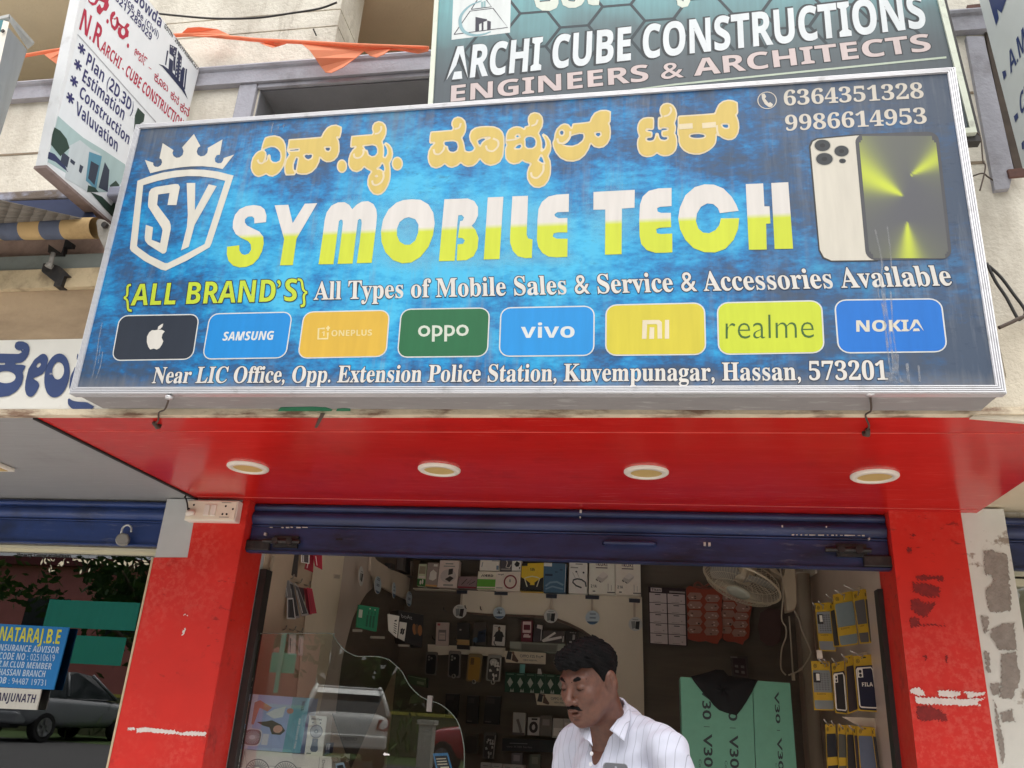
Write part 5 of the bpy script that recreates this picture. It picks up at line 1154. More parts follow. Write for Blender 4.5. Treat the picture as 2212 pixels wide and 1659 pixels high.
def a_adp(b, f): poly(b, f, [(.25,.55),(.5,.8),(.85,.65),(.75,.4),(.45,.35)],1); rect(b, f, .78,.2,.9,.35,1); rect(b, f, 0,0,1,.08,2)
pack('retail_box','small white box with a black adapter picture','box', FK, 'I4',[(320,122),(430,130),(421,284),(313,282)],.07,[(216,210,206), BLK, GRY], a_adp, G, off=.085)
def a_yel(b, f):
    poly(b, f, [(0,0),(1,0),(1,.5),(.8,.42),(.6,.3),(.4,.3),(.2,.42),(0,.5)],1); rect(b, f, 0,.9,.26,1,1); ring(b, f, [(.3,.16),(.16,.46),(.3,.5),(.5,.53),(.7,.5),(.84,.46),(.72,.16)],.008,2,.0016); rect(b, f, .42,.22,.62,.3,0,.0016); word(b, f, '18h',.38,.72,.6,.82,1); rect(b, f, 0,.02,1,.05,2)
pack('retail_box','yellow and black box with a neckband earphone','box', FK, 'I4',[(436,186),(696,180),(686,524),(414,517)],.08,[(214,178,52),(44,44,42),(200,196,170)], a_yel, G, off=.09)
def a_blu(b, f): rect(b, f, 0,.88,.36,1,1); ring(b, f, [(.1,.2),(.3,.33),(.6,.36),(.9,.26)],.014,2); ring(b, f, [(.1,.1),(.4,.2),(.9,.12)],.012,2); rect(b, f, .06,.55,.4,.62,3); rect(b, f, .5,.68,.62,.71,3); rect(b, f, .72,.76,.84,.79,3); rect(b, f, .965,.02,.985,.98,1)
pack('retail_box','slate blue earphone box with a pale edge line','box', FK, 'I4',[(698,178),(966,190),(952,538),(690,527)],.08,[(70,102,128),(206,206,206),(112,142,162),(40,54,72)], a_blu, G, off=.09)
def a_neck(b, f): ring(b, f, [(.95,.22),(.9,.36),(.7,.44),(.45,.46),(.25,.42),(.22,.34),(.4,.24),(.7,.18)],.011,1); ring(b, f, [(.2,.66),(.4,.42)],.003,2); ring(b, f, [(.45,.66),(.6,.44)],.003,2); disc(b, f, .4,.69,.05,.03,1); disc(b, f, .8,.67,.05,.03,1); rect(b, f, .08,.8,.5,.84,2); rect(b, f, .35,.92,.75,.96,2)
pack('retail_box','white box with a dark neckband drawing and small text','box', FK, 'I4',[(1000,168),(1213,178),(1212,548),(992,538)],.08,[(214,208,204),(52,58,62), GRY], a_neck, G, off=.09)
def a_kuki(b, f):
    word(b, f, 'KUKI',.34,.80,.72,.90,1); rect(b, f, .26,.735,.72,.765,2); disc(b, f, .29,.855,.04,.045,3)
    poly(b, f, [(.28,.42),(.35,.50),(.55,.64),(.74,.54),(.72,.48),(.50,.32)],3); poly(b, f, [(.35,.50),(.55,.64),(.74,.54),(.54,.44)],4,.0014); poly(b, f, [(.26,.40),(.34,.36),(.36,.38),(.28,.43)],5,.0014); poly(b, f, [(.38,.36),(.46,.32),(.47,.34),(.40,.38)],5,.0014)
    word(b, f, '2.1A',.08,.18,.30,.26,5); rect(b, f, .72,.1,.76,.3,3); rect(b, f, .85,.1,.88,.26,3); rect(b, f, .7,.04,1,.07,5); rect(b, f, .15,.06,.25,.09,5)
pack('retail_box','large white charger box with brown capitals, left of its twin','box', FK, 'I4',[(1240,135),(1540,145),(1546,560),(1232,550)],.1,[(218,208,198),(84,56,62),(90,70,76),(180,174,168),(202,196,190),(66,62,64)], a_kuki, G, off=.10)
pack('retail_box','large white charger box with brown capitals at the right shelf end','box', FK, 'I4',[(1548,147),(1846,160),(1852,570),(1550,562)],.1,[(214,204,194),(84,56,62),(90,70,76),(180,174,168),(202,196,190),(66,62,64)], a_kuki, G, off=.10)
# boxes standing on the valance at the left wall
for k, (q, c, lb) in enumerate((([(690,60),(730,60),(715,320),(675,290)],(90,84,82),'thin grey box on the left valance'),([(735,60),(800,60),(790,360),(718,325)], BLK, 'black box among those on the left valance'),([(805,170),(860,170),(845,390),(792,360)],(168,158,150),'pale box in front of the valance boxes'),([(868,100),(950,110),(925,470),(850,400)], DRK, 'dark box at the inner end of the left valance'),([(510,190),(562,215),(556,292),(500,262)],(56,54,56),'small black box hanging over the valance top'))):
    pack('retail_box', lb, 'box', FLw, 'I2', q, .05,[c, GRY], None, 'boxes on the left valance', off=.055)

# --- round hang tags with clips
def hang_tag(label, fr, crop, x, y, r, phone, lab=None, z=.03, ry=None):
    c = fr.at(crop, x, y); t = thing('hang_tag', label, 'hang tag', M=fr.mat() @ Matrix.Translation((c.x, c.y, z)), group='round price tags hung from the shelves')
    P = [fr.at(crop, *p) - c for p in ell(x, y, r, ry or r, 32)]
    b = MB().slab(P[::-1],-.003,0); b.fill([[p * .97 for p in P]],.0006,1)
    h = P[0].length
    if phone:
        b.fill([[Vector((-.62,.35)) * h, Vector((-.05,.4)) * h, Vector((-.0,-.55)) * h, Vector((-.48,-.7)) * h]],.0012,2); b.fill([[Vector((.05,.36)) * h, Vector((.62,.4)) * h, Vector((.5,-.75)) * h, Vector((-.02,-.68)) * h]],.0013,3); b.fill([[Vector((-.4,.55)) * h, Vector((.4,.55)) * h, Vector((.4,.65)) * h, Vector((-.4,.65)) * h]],.0012,2)
    else:
        for v in (.55,.4,.0,-.12): b.fill([[Vector((-.4, v)) * h, Vector((.45, v)) * h, Vector((.45, v + .09)) * h, Vector((-.4, v + .09)) * h]],.0012,2)
        b.fill([[p * .95 for p in P if p.y < -.45 * h]],.0013,3)
    b.build('disc',[K(196,196,192), K(186,186,184) if phone else K(170,184,194), K(120,124,124) if phone else K(104,122,140), K(40,42,46) if phone else K(70,96,124)], t)
    if lab:
        q = [fr.at(crop, *p) - c for p in lab]; MB().slab([q[3], q[2], q[1], q[0]],-.004,0).build('clip', K(52,56,66), t)
        top = (q[2] + q[3]) / 2; MB().slab([Vector((top.x - .008, P[24].y if abs(P[24].x) < .02 else h * .9)), Vector((top.x + .008, h * .9)), Vector((top.x + .008, top.y)), Vector((top.x - .008, top.y))],-.002,-.0005).build('strip', K(172,160,146), t)
    return t
hang_tag('round tag with two phones at the left end of the cream board', FK, 'I2',1630,912,100, True, [(1585,600),(1742,604),(1738,655),(1585,652)])
hang_tag('bluish round tag with text over the boxed man', FK, 'I4',150,765,74, False, [(92,510),(252,512),(250,552),(92,548)])
hang_tag('round tag with two phones at the middle of the board', FK, 'I4',770,802,84, True, [(710,536),(842,540),(840,590),(710,584)])
hang_tag('bluish round text tag between two phone tags', FK, 'I4',1270,822,86, False, [(1185,552),(1350,558),(1348,602),(1185,596)])
hang_tag('round tag with two phones at the right end of the board', FK, 'I4',1786,898,84, True, [(1708,590),(1842,598),(1840,645),(1708,636)])
for x, y, rx, ry, lb in ((40,380,36,145,'oval looking tag nearest the street on the left wall'),(290,512,52,132,'brightest oval looking tag on the left valance'),(535,590,28,118,'thin oval looking tag on the left valance'),(765,715,44,112,'oval looking tag at the inner end of the valance')):
    hang_tag(lb, FLw, 'I2', x, y, rx, x == 40, None, .06, ry)

# --- accessories on the back wall
G2 = 'accessories hung on the dark back wall'
def hook(t, L, z0=-.05): MB().tube([(0, L, z0),(0, L + .004,.03),(0, L + .02,.05)],.004,6).build('hook', K(40,38,38), t)
def a_scr(b, f): rect(b, f, .2,.2,.8,.68,1); rect(b, f, .26,.26,.74,.56,0,.0014); rect(b, f, .1,.86,.32,.95,2); rect(b, f, .3,.45,.7,.47,1,.0018)
t = pack('accessory_pack','pinkish white pack with a screen picture, first of the top row','pack', FK, 'I3',[(388,104),(522,108),(516,356),(378,352)],.02,[(176,160,154),(112,104,104),(160,80,86)], a_scr, G2); hook(t, .26)
def a_blk(b, f): rect(b, f, 0,.16,1,.36,1); rect(b, f, .2,.7,.35,.76,2)
t = pack('accessory_pack','long black pack with a gold band near its foot','pack', FK, 'I3',[(610,108),(742,112),(740,396),(606,388)],.02,[(44,42,42),(160,130,86), GRY], a_blk, G2); hook(t, .3)
def a_sea(b, f): poly(b, f, [(.3,.1),(.95,.15),(.98,.7),(.35,.6)],1); disc(b, f, .2,.22,.2,.12,2); rect(b, f, .5,.5,.8,.54,3)
t = pack('accessory_pack','dark pack with a deep blue battery picture','pack', FK, 'I3',[(800,106),(922,104),(916,350),(770,346)],.02,[(66,62,58),(30,40,58),(60,84,104), GRY], a_sea, G2); hook(t, .26)
def a_man(b, f): poly(b, f, [(.2,.2),(.8,.18),(.84,.42),(.95,.42),(.78,.66),(.6,.7),(.56,.86),(.42,.86),(.42,.7),(.26,.64),(.08,.4),(.22,.42)],1); disc(b, f, .5,.84,.11,.09,1); disc(b, f, .5,.81,.08,.06,2,.0014); rect(b, f, .1,.9,.4,.95,3)
t = pack('accessory_pack','white pack showing a person in a black jacket','pack', FK, 'I3',[(996,130),(1126,136),(1112,356),(978,348)],.02,[(186,182,178),(44,44,46),(120,92,78), GRY], a_man, G2); hook(t, .23)
def case(cc, lens=1, pat=None):
    def art(b, f):
        b.fill([[f(.5 + .40 * math.copysign(abs(math.cos(a)) ** .35, math.cos(a)),.46 + .42 * math.copysign(abs(math.sin(a)) ** .25, math.sin(a))) for a in (2 * math.pi * k / 32 for k in range(32))]],.0012,1)
        if lens == 3: [disc(b, f, u, v, .09,.045,2,.002) for u, v in ((.3,.78),(.3,.66),(.52,.72))]
        if lens == 4: disc(b, f, .45,.72,.28,.13,2,.002)
        if lens == 5: rect(b, f, .2,.6,.45,.84,2,.002)
        if pat:
            rr_ = random.Random(5)
            for k in range(12):
                u, v = rr_.uniform(.15,.7), rr_.uniform(.1,.8); poly(b, f, [(u, v),(u + .12, v + .03),(u + rr_.uniform(.1,.25), v - .06),(u + .05, v - .09)],3,.0024 + k * .0001)
            rect(b, f, .9,.04,.95,.9,3,.002)
    return art
cl = (96,92,88)
for q, c3, ar, lb in (([(285,420),(408,424),(392,672),(268,664)],[cl, (22,22,26),(120,118,116)], case(0,3),'black phone case with three lenses, leftmost of its row'),
                      ([(528,408),(655,414),(645,700),(512,690)],[(112,106,102),(24,24,28),(130,128,124)], case(0,3),'black phone case in a clear sleeve beside the gold one'),
                      ([(738,438),(886,446),(862,745),(706,735)],[(116,100,70),(148,112,44),(92,72,40)], case(0,5),'translucent gold phone case on the back wall'),
                      ([(945,450),(1092,458),(1072,740),(918,728)],[(128,126,122),(62,60,60),(168,168,164),(190,188,184)], case(0,4,1),'silver marbled phone case on the back wall')):
    t = pack('phone_case', lb, 'phone case', FK, 'I3', q, .015, c3, ar, 'phone cases hung on the back wall', off=.02, rad=.12, part='sleeve'); hook(t, .26,-.06)
def a_dk(b, f): rect(b, f, .1,.72,.6,.9,1); rect(b, f, .1,.06,.5,.1,2); rect(b, f, .02,.97,.98,1,2)
for q, lb in (([(488,858),(634,868),(612,1125),(480,1115)],'black boxed accessory, left of three in the lower row'),([(718,880),(846,888),(832,1190),(700,1180)],'black boxed accessory, middle of three in the lower row'),([(915,884),(1082,894),(1055,1198),(886,1186)],'black boxed accessory with a pale top edge, right of three')):
    t = pack('accessory_pack', lb, 'pack', FK, 'I3', q, .02,[(30,29,31),(52,48,50),(84,80,80)], a_dk, G2); hook(t, .28); [setattr(c_, 'data', c_.data) for c_ in t.children]
    MB().lathe([(.008,0),(.016,.004),(.016,.008),(.008,.012)],14,(0,.29,.02),(0,0,1)).build('hook_cap', K(150,146,142), t)
for q, c3, lb in (([(690,1290),(836,1296),(826,1510),(676,1500)],[(60,56,48),(40,36,32)],'murky glass protector pack in the lowest row'),([(900,1276),(1030,1282),(1000,1570),(880,1560)],[(70,68,66),(36,34,34),(120,118,116),(150,148,146)],'glossy black pack with painted white glints in the lowest row')):  # pale patches on the black pack are highlights painted as colour
    pack('accessory_pack', lb, 'pack', FK, 'I3', q, .02, c3 + c3[-1:] * 2, case(0,0, len(c3) > 2), G2)
def a_red(b, f): rect(b, f, .12,.42,.88,.95,1); rect(b, f, .2,.55,.8,.8,0,.0014); rect(b, f, .2,.2,.85,.3,1); rect(b, f, .25,.3,.7,.36,1)
pack('accessory_pack','maroon and pink cable pack right of the boxed man','pack', FK, 'I3',[(1298,84),(1414,86),(1408,316),(1290,310)],.03,[(98,36,50),(196,176,176)], a_red, G2)
def a_wh(b, f): poly(b, f, [(.3,.8),(1,.72),(1,.98),(.3,1)],1); rect(b, f, .85,.1,.93,.8,1)
pack('accessory_pack','dark pack with a white corner beside the maroon one','pack', FK, 'I3',[(1440,128),(1522,132),(1512,318),(1414,312)],.03,[(60,56,62),(186,182,180)], a_wh, G2)
def a_x(b, f): ring(b, f, [(.02,.1),(.55,.85)],.016,1); ring(b, f, [(.05,.12),(.85,.5)],.018,1,.0018); rect(b, f, .9,.1,.94,.6,1)
pack('accessory_pack','dark box with crossed white cables','pack', FK, 'I3',[(1530,190),(1766,200),(1756,330),(1512,318)],.03,[(72,68,68),(190,186,184)], a_x, G2)
pack('accessory_pack','near black box with white plugs behind the man\u2019s hair','pack', FK, 'I3',[(1775,190),(1905,200),(1890,360),(1765,350)],.03,[(42,38,38),(150,146,144)], lambda b, f: (rect(b, f, .55,.4,.75,.75,1), rect(b, f, .3,.1,.5,.3,1), word(b, f, 'mi',.3,.84,.8,.92,1)), G2)
pack('acrylic_tray','frosted greenish acrylic tray under the cable packs','tray', FK, 'I3',[(1176,308),(1760,335),(1750,440),(1172,416)],.08,[(120,124,114),(96,96,90),(142,146,136)], lambda b, f: (rect(b, f, .22,.1,.86,.8,1), rect(b, f, 0,.3,.2,.95,2), rect(b, f, .88,.2,1,.95,2)), None, off=.01)
def a_oppo(b, f): poly(b, f, [(.02,.3),(.1,1),(.2,.95),(.14,.25)],1); poly(b, f, [(.16,.2),(.2,.7),(.24,.8),(.28,.5),(.33,.2),(.3,.05)],2,.0014); disc(b, f, .22,.85,.03,.13,3,.0016); word(b, f, 'OPPO F25 Pro',.38,.50,.88,.75,4, st='sans'); word(b, f, 'NEW ARRIVAL',.46,.22,.80,.36,4, st='sans'); rect(b, f, .89,.62,.94,.72,4)
for q, z, lb in (([(1118,414),(1564,436),(1560,558),(1140,538)],.05,'cream shelf card with two lines of grey text, upper of two'),([(1450,866),(1880,888),(1880,1008),(1470,986)],.05,'cream shelf card partly hidden by the face, lower of two')):
    pack('shelf_card', lb, 'shelf card', FK, 'I3', q, .006,[(188,178,160),(46,46,50),(84,66,58),(110,84,72),(72,70,74)], a_oppo, 'advertising shelf cards', off=z, part='card')
def a_dia(b, f): poly(b, f, [(.22,.5),(.5,.24),(.8,.5),(.5,.76)],1); rect(b, f, .14,.88,.86,.93,2); poly(b, f, [(.5,.02),(.6,.2),(.72,.05),(.84,.22),(.9,.02)],1,.0014)
for k in range(6):
    x = 1136 + 107 * k; y = 640 + 5 * k
    pack('retail_box',['green charger box at the left end of the row','second green charger box from the left','green charger box third from the left','green charger box fourth from the left','fifth green charger box beside the forehead','green charger box half hidden by the face'][k],'box', FK, 'I3',[(x, y),(x + 104, y + 4),(x + 100, y + 214),(x - 8, y + 208)],.06,[(26,62,46),(150,158,150),(84,112,98)], a_dia, 'green charger boxes in a row', off=.05)
for q, c3, lb in (([(1292,558),(1347,560),(1343,652),(1288,650)],[(96,152,150)],'turquoise price tag above the green boxes'),([(1482,604),(1512,606),(1524,664),(1476,660)],[(190,186,184)],'small white price tag above the green boxes')):
    pack('price_tag', lb, 'price tag', FK, 'I3', q, .004, c3, None, None, off=.06, part='card')
for q, c3, ar, lb in (([(1220,1066),(1350,1072),(1340,1308),(1212,1300)],[(150,150,148),(96,92,92),(80,76,78)], lambda b, f: (ring(b, f, [(.35,.7),(.55,.4),(.7,.1)],.02,1), rect(b, f, 0,0,1,.1,2)),'pale box with a plug drawing on the low shelf'),
                      ([(1378,1118),(1500,1122),(1492,1312),(1368,1306)],[(158,156,154),(40,38,40)], lambda b, f: (ring(b, f, ell(.5,.45,.26,.24,20),.02,1, closed=True), rect(b, f, .3,.85,.8,.95,1)),'pale box with a black coiled cable picture'),
                      ([(1508,1094),(1632,1100),(1622,1318),(1498,1310)],[(92,88,84),(120,116,112)], lambda b, f: rect(b, f, .2,.5,.8,.8,1),'brownish box between pale ones on the low shelf'),
                      ([(1640,1128),(1752,1132),(1742,1340),(1630,1334)],[(150,148,144),(182,180,176),(70,84,104)], lambda b, f: (rect(b, f, .1,.1,.9,.5,1), poly(b, f, [(.6,.3),(1,.5),(1,.3)],2,.0014)),'pale box with a blue corner, left of two'),
                      ([(1756,1132),(1890,1138),(1880,1345),(1748,1340)],[(146,142,140),(176,172,168),(70,84,104)], lambda b, f: (rect(b, f, .1,.55,.7,.8,1), poly(b, f, [(.0,.3),(.3,.5),(.3,.2)],2,.0014)),'pale box next to the white collar on the low shelf')):
    pack('retail_box', lb, 'box', FK, 'I3', q, .06, c3, ar, 'boxes on the low shelf', off=.05)
pack('shelf_banner','black shelf strip with faint lettering under the low shelf','shelf banner', FK, 'I3',[(1106,1340),(1900,1372),(1900,1500),(1102,1472)],.02,[(26,27,30),(104,104,106)], lambda b, f: (word(b, f, 'vivo X100 Series',.06,.28,.4,.44,1, st='sans'), rect(b, f, .1,.6,.34,.66,1)), None, off=.06, part='panel')
for q, c3, lb in (([(1204,1490),(1314,1496),(1308,1625),(1196,1618)],[(88,84,88),(120,116,120)],'grey box under the black strip, left'),([(1398,1508),(1508,1514),(1500,1660),(1390,1652)],[(80,84,74),(104,106,96)],'olive grey box under the black strip, right')):
    pack('retail_box', lb, 'box', FK, 'I3', q, .06, c3, lambda b, f: rect(b, f, .2,.3,.8,.8,1),'boxes on the low shelf', off=.05)
for k in range(4):
    x = 890 + 116 * k; pack('retail_box',['white box at the very bottom, leftmost of four','white box at the very bottom, second of four','white box at the very bottom, third of four','white box at the very bottom, rightmost of four'][k],'box', FK, 'I3',[(x, 1594 + 8 * k),(x + 112,1602 + 8 * k),(x + 110,1740 + 8 * k),(x - 4,1732 + 8 * k)],.06,[(150,148,146),(110,108,108)], lambda b, f: rect(b, f, .2,.75,.7,.82,1),'white boxes on the bottom shelf', off=.1)
for q, lb in (([(80,660),(280,700),(270,800),(90,760)],'glass shelf edge behind the wavy glass'),):
    pack('glass_shelf', lb, 'shelf', FK, 'I3', q, .1,[(70,88,66),(110,124,100)], lambda b, f: (rect(b, f, .02,.8,.98,.9,1), rect(b, f, .5,.2,.9,.5,1)), None, off=.0, part='panel')
# left side of the back: packs and a dark speaker box (rest against the left wall)
FL2 = Frame((-1.72,5.0,0),(.72,.70,0),(0,0,1))
def a_gp(b, f): [rect(b, f, u, .12, u + .1,.62,1) for u in (.42,.58,.74)]; rect(b, f, .02,.45,.2,.8,2); disc(b, f, .55,.9,.03,.03,2); disc(b, f, .8,.88,.03,.03,2); [rect(b, f, .48 + .16 * k, .65,.53 + .16 * k, .8,1) for k in range(3)]
pack('accessory_pack','bright green blister pack in the dark corner','pack', FL2,'I2',[(135,808),(432,850),(390,1205),(100,1140)],.02,[(30,118,84),(24,84,64),(170,176,164)], a_gp, 'packs in the dark left corner')
def a_st(b, f): [rect(b, f, .55,.12 + k * .11,.85,.16 + k * .11,1) for k in range(5)]; poly(b, f, [(.6,.75),(.8,.8),(.8,.72),(.6,.68)],1)
pack('accessory_pack','white card with a black stack of marks','pack', FL2,'I2',[(528,948),(694,978),(660,1300),(540,1190)],.01,[(196,192,186), BLK], a_st, 'packs in the dark left corner', off=.03)
pack('accessory_pack','white card with black squiggles beside the stacked marks','pack', FL2,'I2',[(690,1064),(788,1080),(752,1348),(664,1300)],.01,[(186,182,176), BLK], lambda b, f: [ring(b, f, [(.2 + .3 * k, .3),(.35 + .3 * k, .4),(.3 + .3 * k, .55),(.5 + .3 * k, .62)],.012,1) for k in range(2)],'packs in the dark left corner', off=.045)
def a_boat(b, f): word(b, f, 'boAt',.08,.78,.52,.9,1, st='sans'); disc(b, f, .6,.5,.09,.17,2); disc(b, f, .72,.52,.08,.16,3,.0012); disc(b, f, .86,.5,.1,.17,2,.0016)
pack('speaker_box','black box with orange ovals and thin white letters in the left corner','box', FL2,'I2',[(690,890),(1066,960),(1036,1440),(780,1370)],.12,[(20,20,22),(130,128,128),(118,76,42),(70,52,36)], a_boat, None, off=.02)
for q, lb in (([(1,1170),(142,1180),(138,1218),(0,1210)],'pale shelf label left of the dark corner'),([(262,1272),(470,1280),(466,1312),(258,1306)],'pale shelf label under the green pack'),([(672,1392),(834,1400),(830,1430),(668,1424)],'pale shelf label under the white cards')):
    pack('shelf_label', lb, 'label', FL2,'I2', q, .004,[(128,122,112)], None, 'pale shelf edge labels', off=.04, part='card')

# --- packets on the brown board at the left
G3 = 'packets hung on the brown board'
FLp = Frame((XL + .10,0,0),(0,1,0),(0,0,1))
FLd = Frame((XL + .1,4.5,0),(.75,.66,0),(0,0,1))
def a_bord(b, f): poly(b, f, [(.12,.06),(.88,.06),(.88,.94),(.12,.94)],1); rect(b, f, .2,.1,.3,.8,2,.0014)
for q, c3, lb, z in (([(435,400),(482,420),(470,702),(396,698)],[(120,112,106),(70,66,66),(180,176,170)],'thin packet nearest the shutter on the brown board',0.0),
                     ([(560,430),(640,450),(655,770),(498,775)],[(40,37,36),(28,26,27),(86,80,78)],'black packet left of the grey bunch',.0),
                     ([(612,448),(702,458),(748,722),(655,716)],[(116,110,108),(92,88,88),(150,146,144)],'grey packet at the top of the bunch',.03),
                     ([(705,458),(770,490),(870,1000),(772,1020)],[(130,124,122),(46,42,44),(170,166,164)],'grey edged black packet in the middle of the bunch',.015),
                     ([(770,490),(830,540),(990,965),(878,985)],[(140,134,130),(60,56,58),(176,172,168)],'slanting grey packet of the bunch',.03),
                     ([(660,724),(745,716),(784,1030),(655,1022)],[(176,172,170),(34,31,34),(60,56,58)],'white edged black packet lowest of the bunch',.045),
                     ([(828,538),(945,562),(955,760),(900,780)],[(74,44,46),(54,34,36),(96,60,62)],'maroon packet behind the red ones',.0),
                     ([(935,560),(985,572),(1050,952),(985,958)],[(120,26,40),(104,20,34),(140,40,54)],'darker red packet at the right of the bunch',.01),
                     ([(958,560),(1038,578),(1104,938),(1012,950)],[(150,34,52),(138,28,46),(110,20,36)],'bright red packet at the right end of the bunch',.03),
                     ([(1010,60),(1090,60),(1078,330),(950,275)],[(140,28,44),(128,24,40),(204,180,180)],'red packet hanging under the shutter, left of two',.0),
                     ([(1050,60),(1182,60),(1186,298),(1085,245)],[(156,32,50),(146,28,44),(210,190,190)],'red packet hanging under the shutter, right of two',.03),
                     ([(880,60),(1000,60),(996,212),(876,190)],[(206,200,196),(70,60,62),(196,190,186)],'white and black card hanging under the shutter',.03),
                     ([(740,60),(870,60),(840,404),(706,350)],[(64,54,50),(44,38,36),(120,96,84)],'dark pouch hanging under the shutter',.0),
                     ([(722,1238),(832,1242),(820,1545),(706,1540)],[(178,172,166),(196,190,184),(90,86,84)],'pale packet with grey marks in the lower row',.0),
                     ([(856,1256),(922,1268),(906,1562),(838,1556)],[(170,164,158),(186,180,174),(80,76,74)],'narrow pale packet in the lower row',.02),
                     ([(425,1180),(520,1230),(600,1380),(560,1530),(400,1520)][:4],[(40,44,40),(34,40,36),(60,64,58)],'dark packet leaning in the lower row',.0)):
    t = pack('packet', lb, 'packet', FLd, 'I1', q, .006, c3, a_bord, G3, off=z, part='sleeve')
for x, y in ((600,375),(745,430),(862,495),(985,530),(480,1130),(635,1180),(770,1190),(875,1215)):
    p = FLd.at('I1', x, y); o = MB().tube([(0,.01,-.06),(0,0,0),(.0,.004,.03),(0,.02,.045)],.0035,6).build('peg_hook', K(120,114,106)); o.matrix_world = FLd.mat() @ Matrix.Translation((p.x, p.y, .01))
    tag(o, 'wire peg hook on the brown board','hook','peg hooks on the brown board')
pack('notice','small printed white notice on the cream wall panel','notice', FLw, 'I1',[(1366,352),(1466,360),(1456,428),(1360,418)],.002,[(196,184,166),(120,112,104)], lambda b, f: [rect(b, f, .1,.15 + .2 * k, .9,.22 + .2 * k, 1) for k in range(4)], off=.008, part='paper')

# --- dark right part of the back wall: earring cards, hair clip boards
G4 = 'small goods boards on the right of the back wall'
def a_tit(b, f):
    rect(b, f, .06,.915,.36,.985,1); rect(b, f, .56,.915,.98,.945,2)
    for i in range(2):
        for j in range(5):
            u, v = .02 + i * .49,.012 + j * .178; rect(b, f, u, v, u + .46, v + .168,1,.0010); rect(b, f, u + .15, v + .135, u + .3, v + .15,3,.0016); rect(b, f, u + .1, v + .015, u + .3, v + .025,2,.0016)
            if (i + j) % 2: disc(b, f, u + .36, v + .05,.02,.014,2,.0016,10)
    word(b, f, 'Titan',.09,.93,.33,.97,3,.0018)
pack('card_board','dark board holding ten white earring cards','goods board', FK, 'I5',[(130,440),(582,468),(602,1162),(148,1130)],.02,[(44,28,36),(186,176,178),(150,140,140),(44,40,44)], a_tit, G4, part='board')
def hair_board(label, pts, blobs, bow, z):
    P = [FK.at('I5', *p) for p in pts]; c = (P[0] + P[len(P) // 2]) / 2
    t = thing('hair_clip_board', label, 'goods board', M=FK.mat() @ Matrix.Translation((c.x, c.y, z)), group=G4)
    b = MB().slab([p - c for p in P][::-1],-.012,0); b.build('board', K(140,62,44), t)
    b = MB(); rr_ = random.Random(9)
    for i, (x, y) in enumerate(blobs):
        L = [FK.at('I5', x + dx, y + dy) - c for dx, dy in ((-92,0),(-62,-44),(66,-40),(92,4),(64,44),(-62,46))]
        b.slab(L[::-1],.0,.006,0)
        for k in range(3):
            ax, ay = x + rr_.uniform(-60,50), y + rr_.uniform(-25,25); b.fill([[FK.at('I5', ax + dx, ay + dy) - c for dx, dy in ((0,0),(22,4),(18,16),(-4,10))]],.0068 + k * .0003, rr_.choice((1,2,2)))
    b.build('clip_pack',[K(150,116,106), K(60,44,44), K(196,176,168)], t)
    if bow:
        w_ = MB()
        for s_ in (((800,460),(740,405),(700,410),(690,450),(800,470)),((800,460),(850,425),(900,425),(915,465),(800,470))): w_.tube(smooth([tuple(FK.at('I5', *p) - c) + (.008,) for p in s_],4),.008,6)
        w_.build('ribbon_bow', K(120,74,64), t, smooth=True)
def wavy(pts): return pts
hair_board('orange board of clear hair clip packs with a bow on top',[(585,470),(620,440),(680,455),(740,470),(860,465),(960,480),(1000,500),(1025,540),(1015,640),(1005,760),(1022,900),(1020,1060),(985,1090),(965,1138),(900,1130),(820,1100),(740,1112),(640,1090),(605,1070),(600,800),(590,600)],[(690,565),(690,670),(690,775),(690,870),(690,965),(900,590),(890,695),(890,800),(890,895),(890,990)], True, .03)
hair_board('orange board of clear hair clip packs tucked behind the fan',[(1000,440),(1060,445),(1150,480),(1260,530),(1350,600),(1385,660),(1370,740),(1345,860),(1355,980),(1340,1060),(1285,1100),(1270,1145),(1180,1110),(1080,1105),(1030,1075),(1025,900),(1030,560)],[(1100,565),(1095,670),(1085,770),(1070,870),(1050,965),(1260,610),(1270,700),(1250,800),(1240,900),(1225,1000)], False, .005)
pack('goods_card','dim clear pack on the dark wall above the black cloth','pack', FK, 'I5',[(1120,1278),(1325,1285),(1352,1560),(1140,1520)],.01,[(70,62,60),(52,36,42),(110,104,102)], lambda b, f: (rect(b, f, .12,.1,.85,.9,1), rect(b, f, .0,.9,.4,.98,2),[rect(b, f, .2 + .35 * (k % 2),.2 + .25 * (k // 2),.4 + .35 * (k % 2),.32 + .25 * (k // 2),2,.0014) for k in range(4)]), G4, off=.01, part='sleeve')
b = MB()
for c, pts in (('I5',[(1480,760),(1580,700),(1720,720),(1740,900),(1720,1100),(1640,1160),(1560,1150),(1480,1080),(1450,920)]),): b.slab([FK.at(c, *p) for p in pts][::-1],0,.004)
o = b.build('hanging_board', K(78,58,56)); o.matrix_world = FK.mat(); tag(o, 'dim brownish board hanging beside the fan cord','goods board')

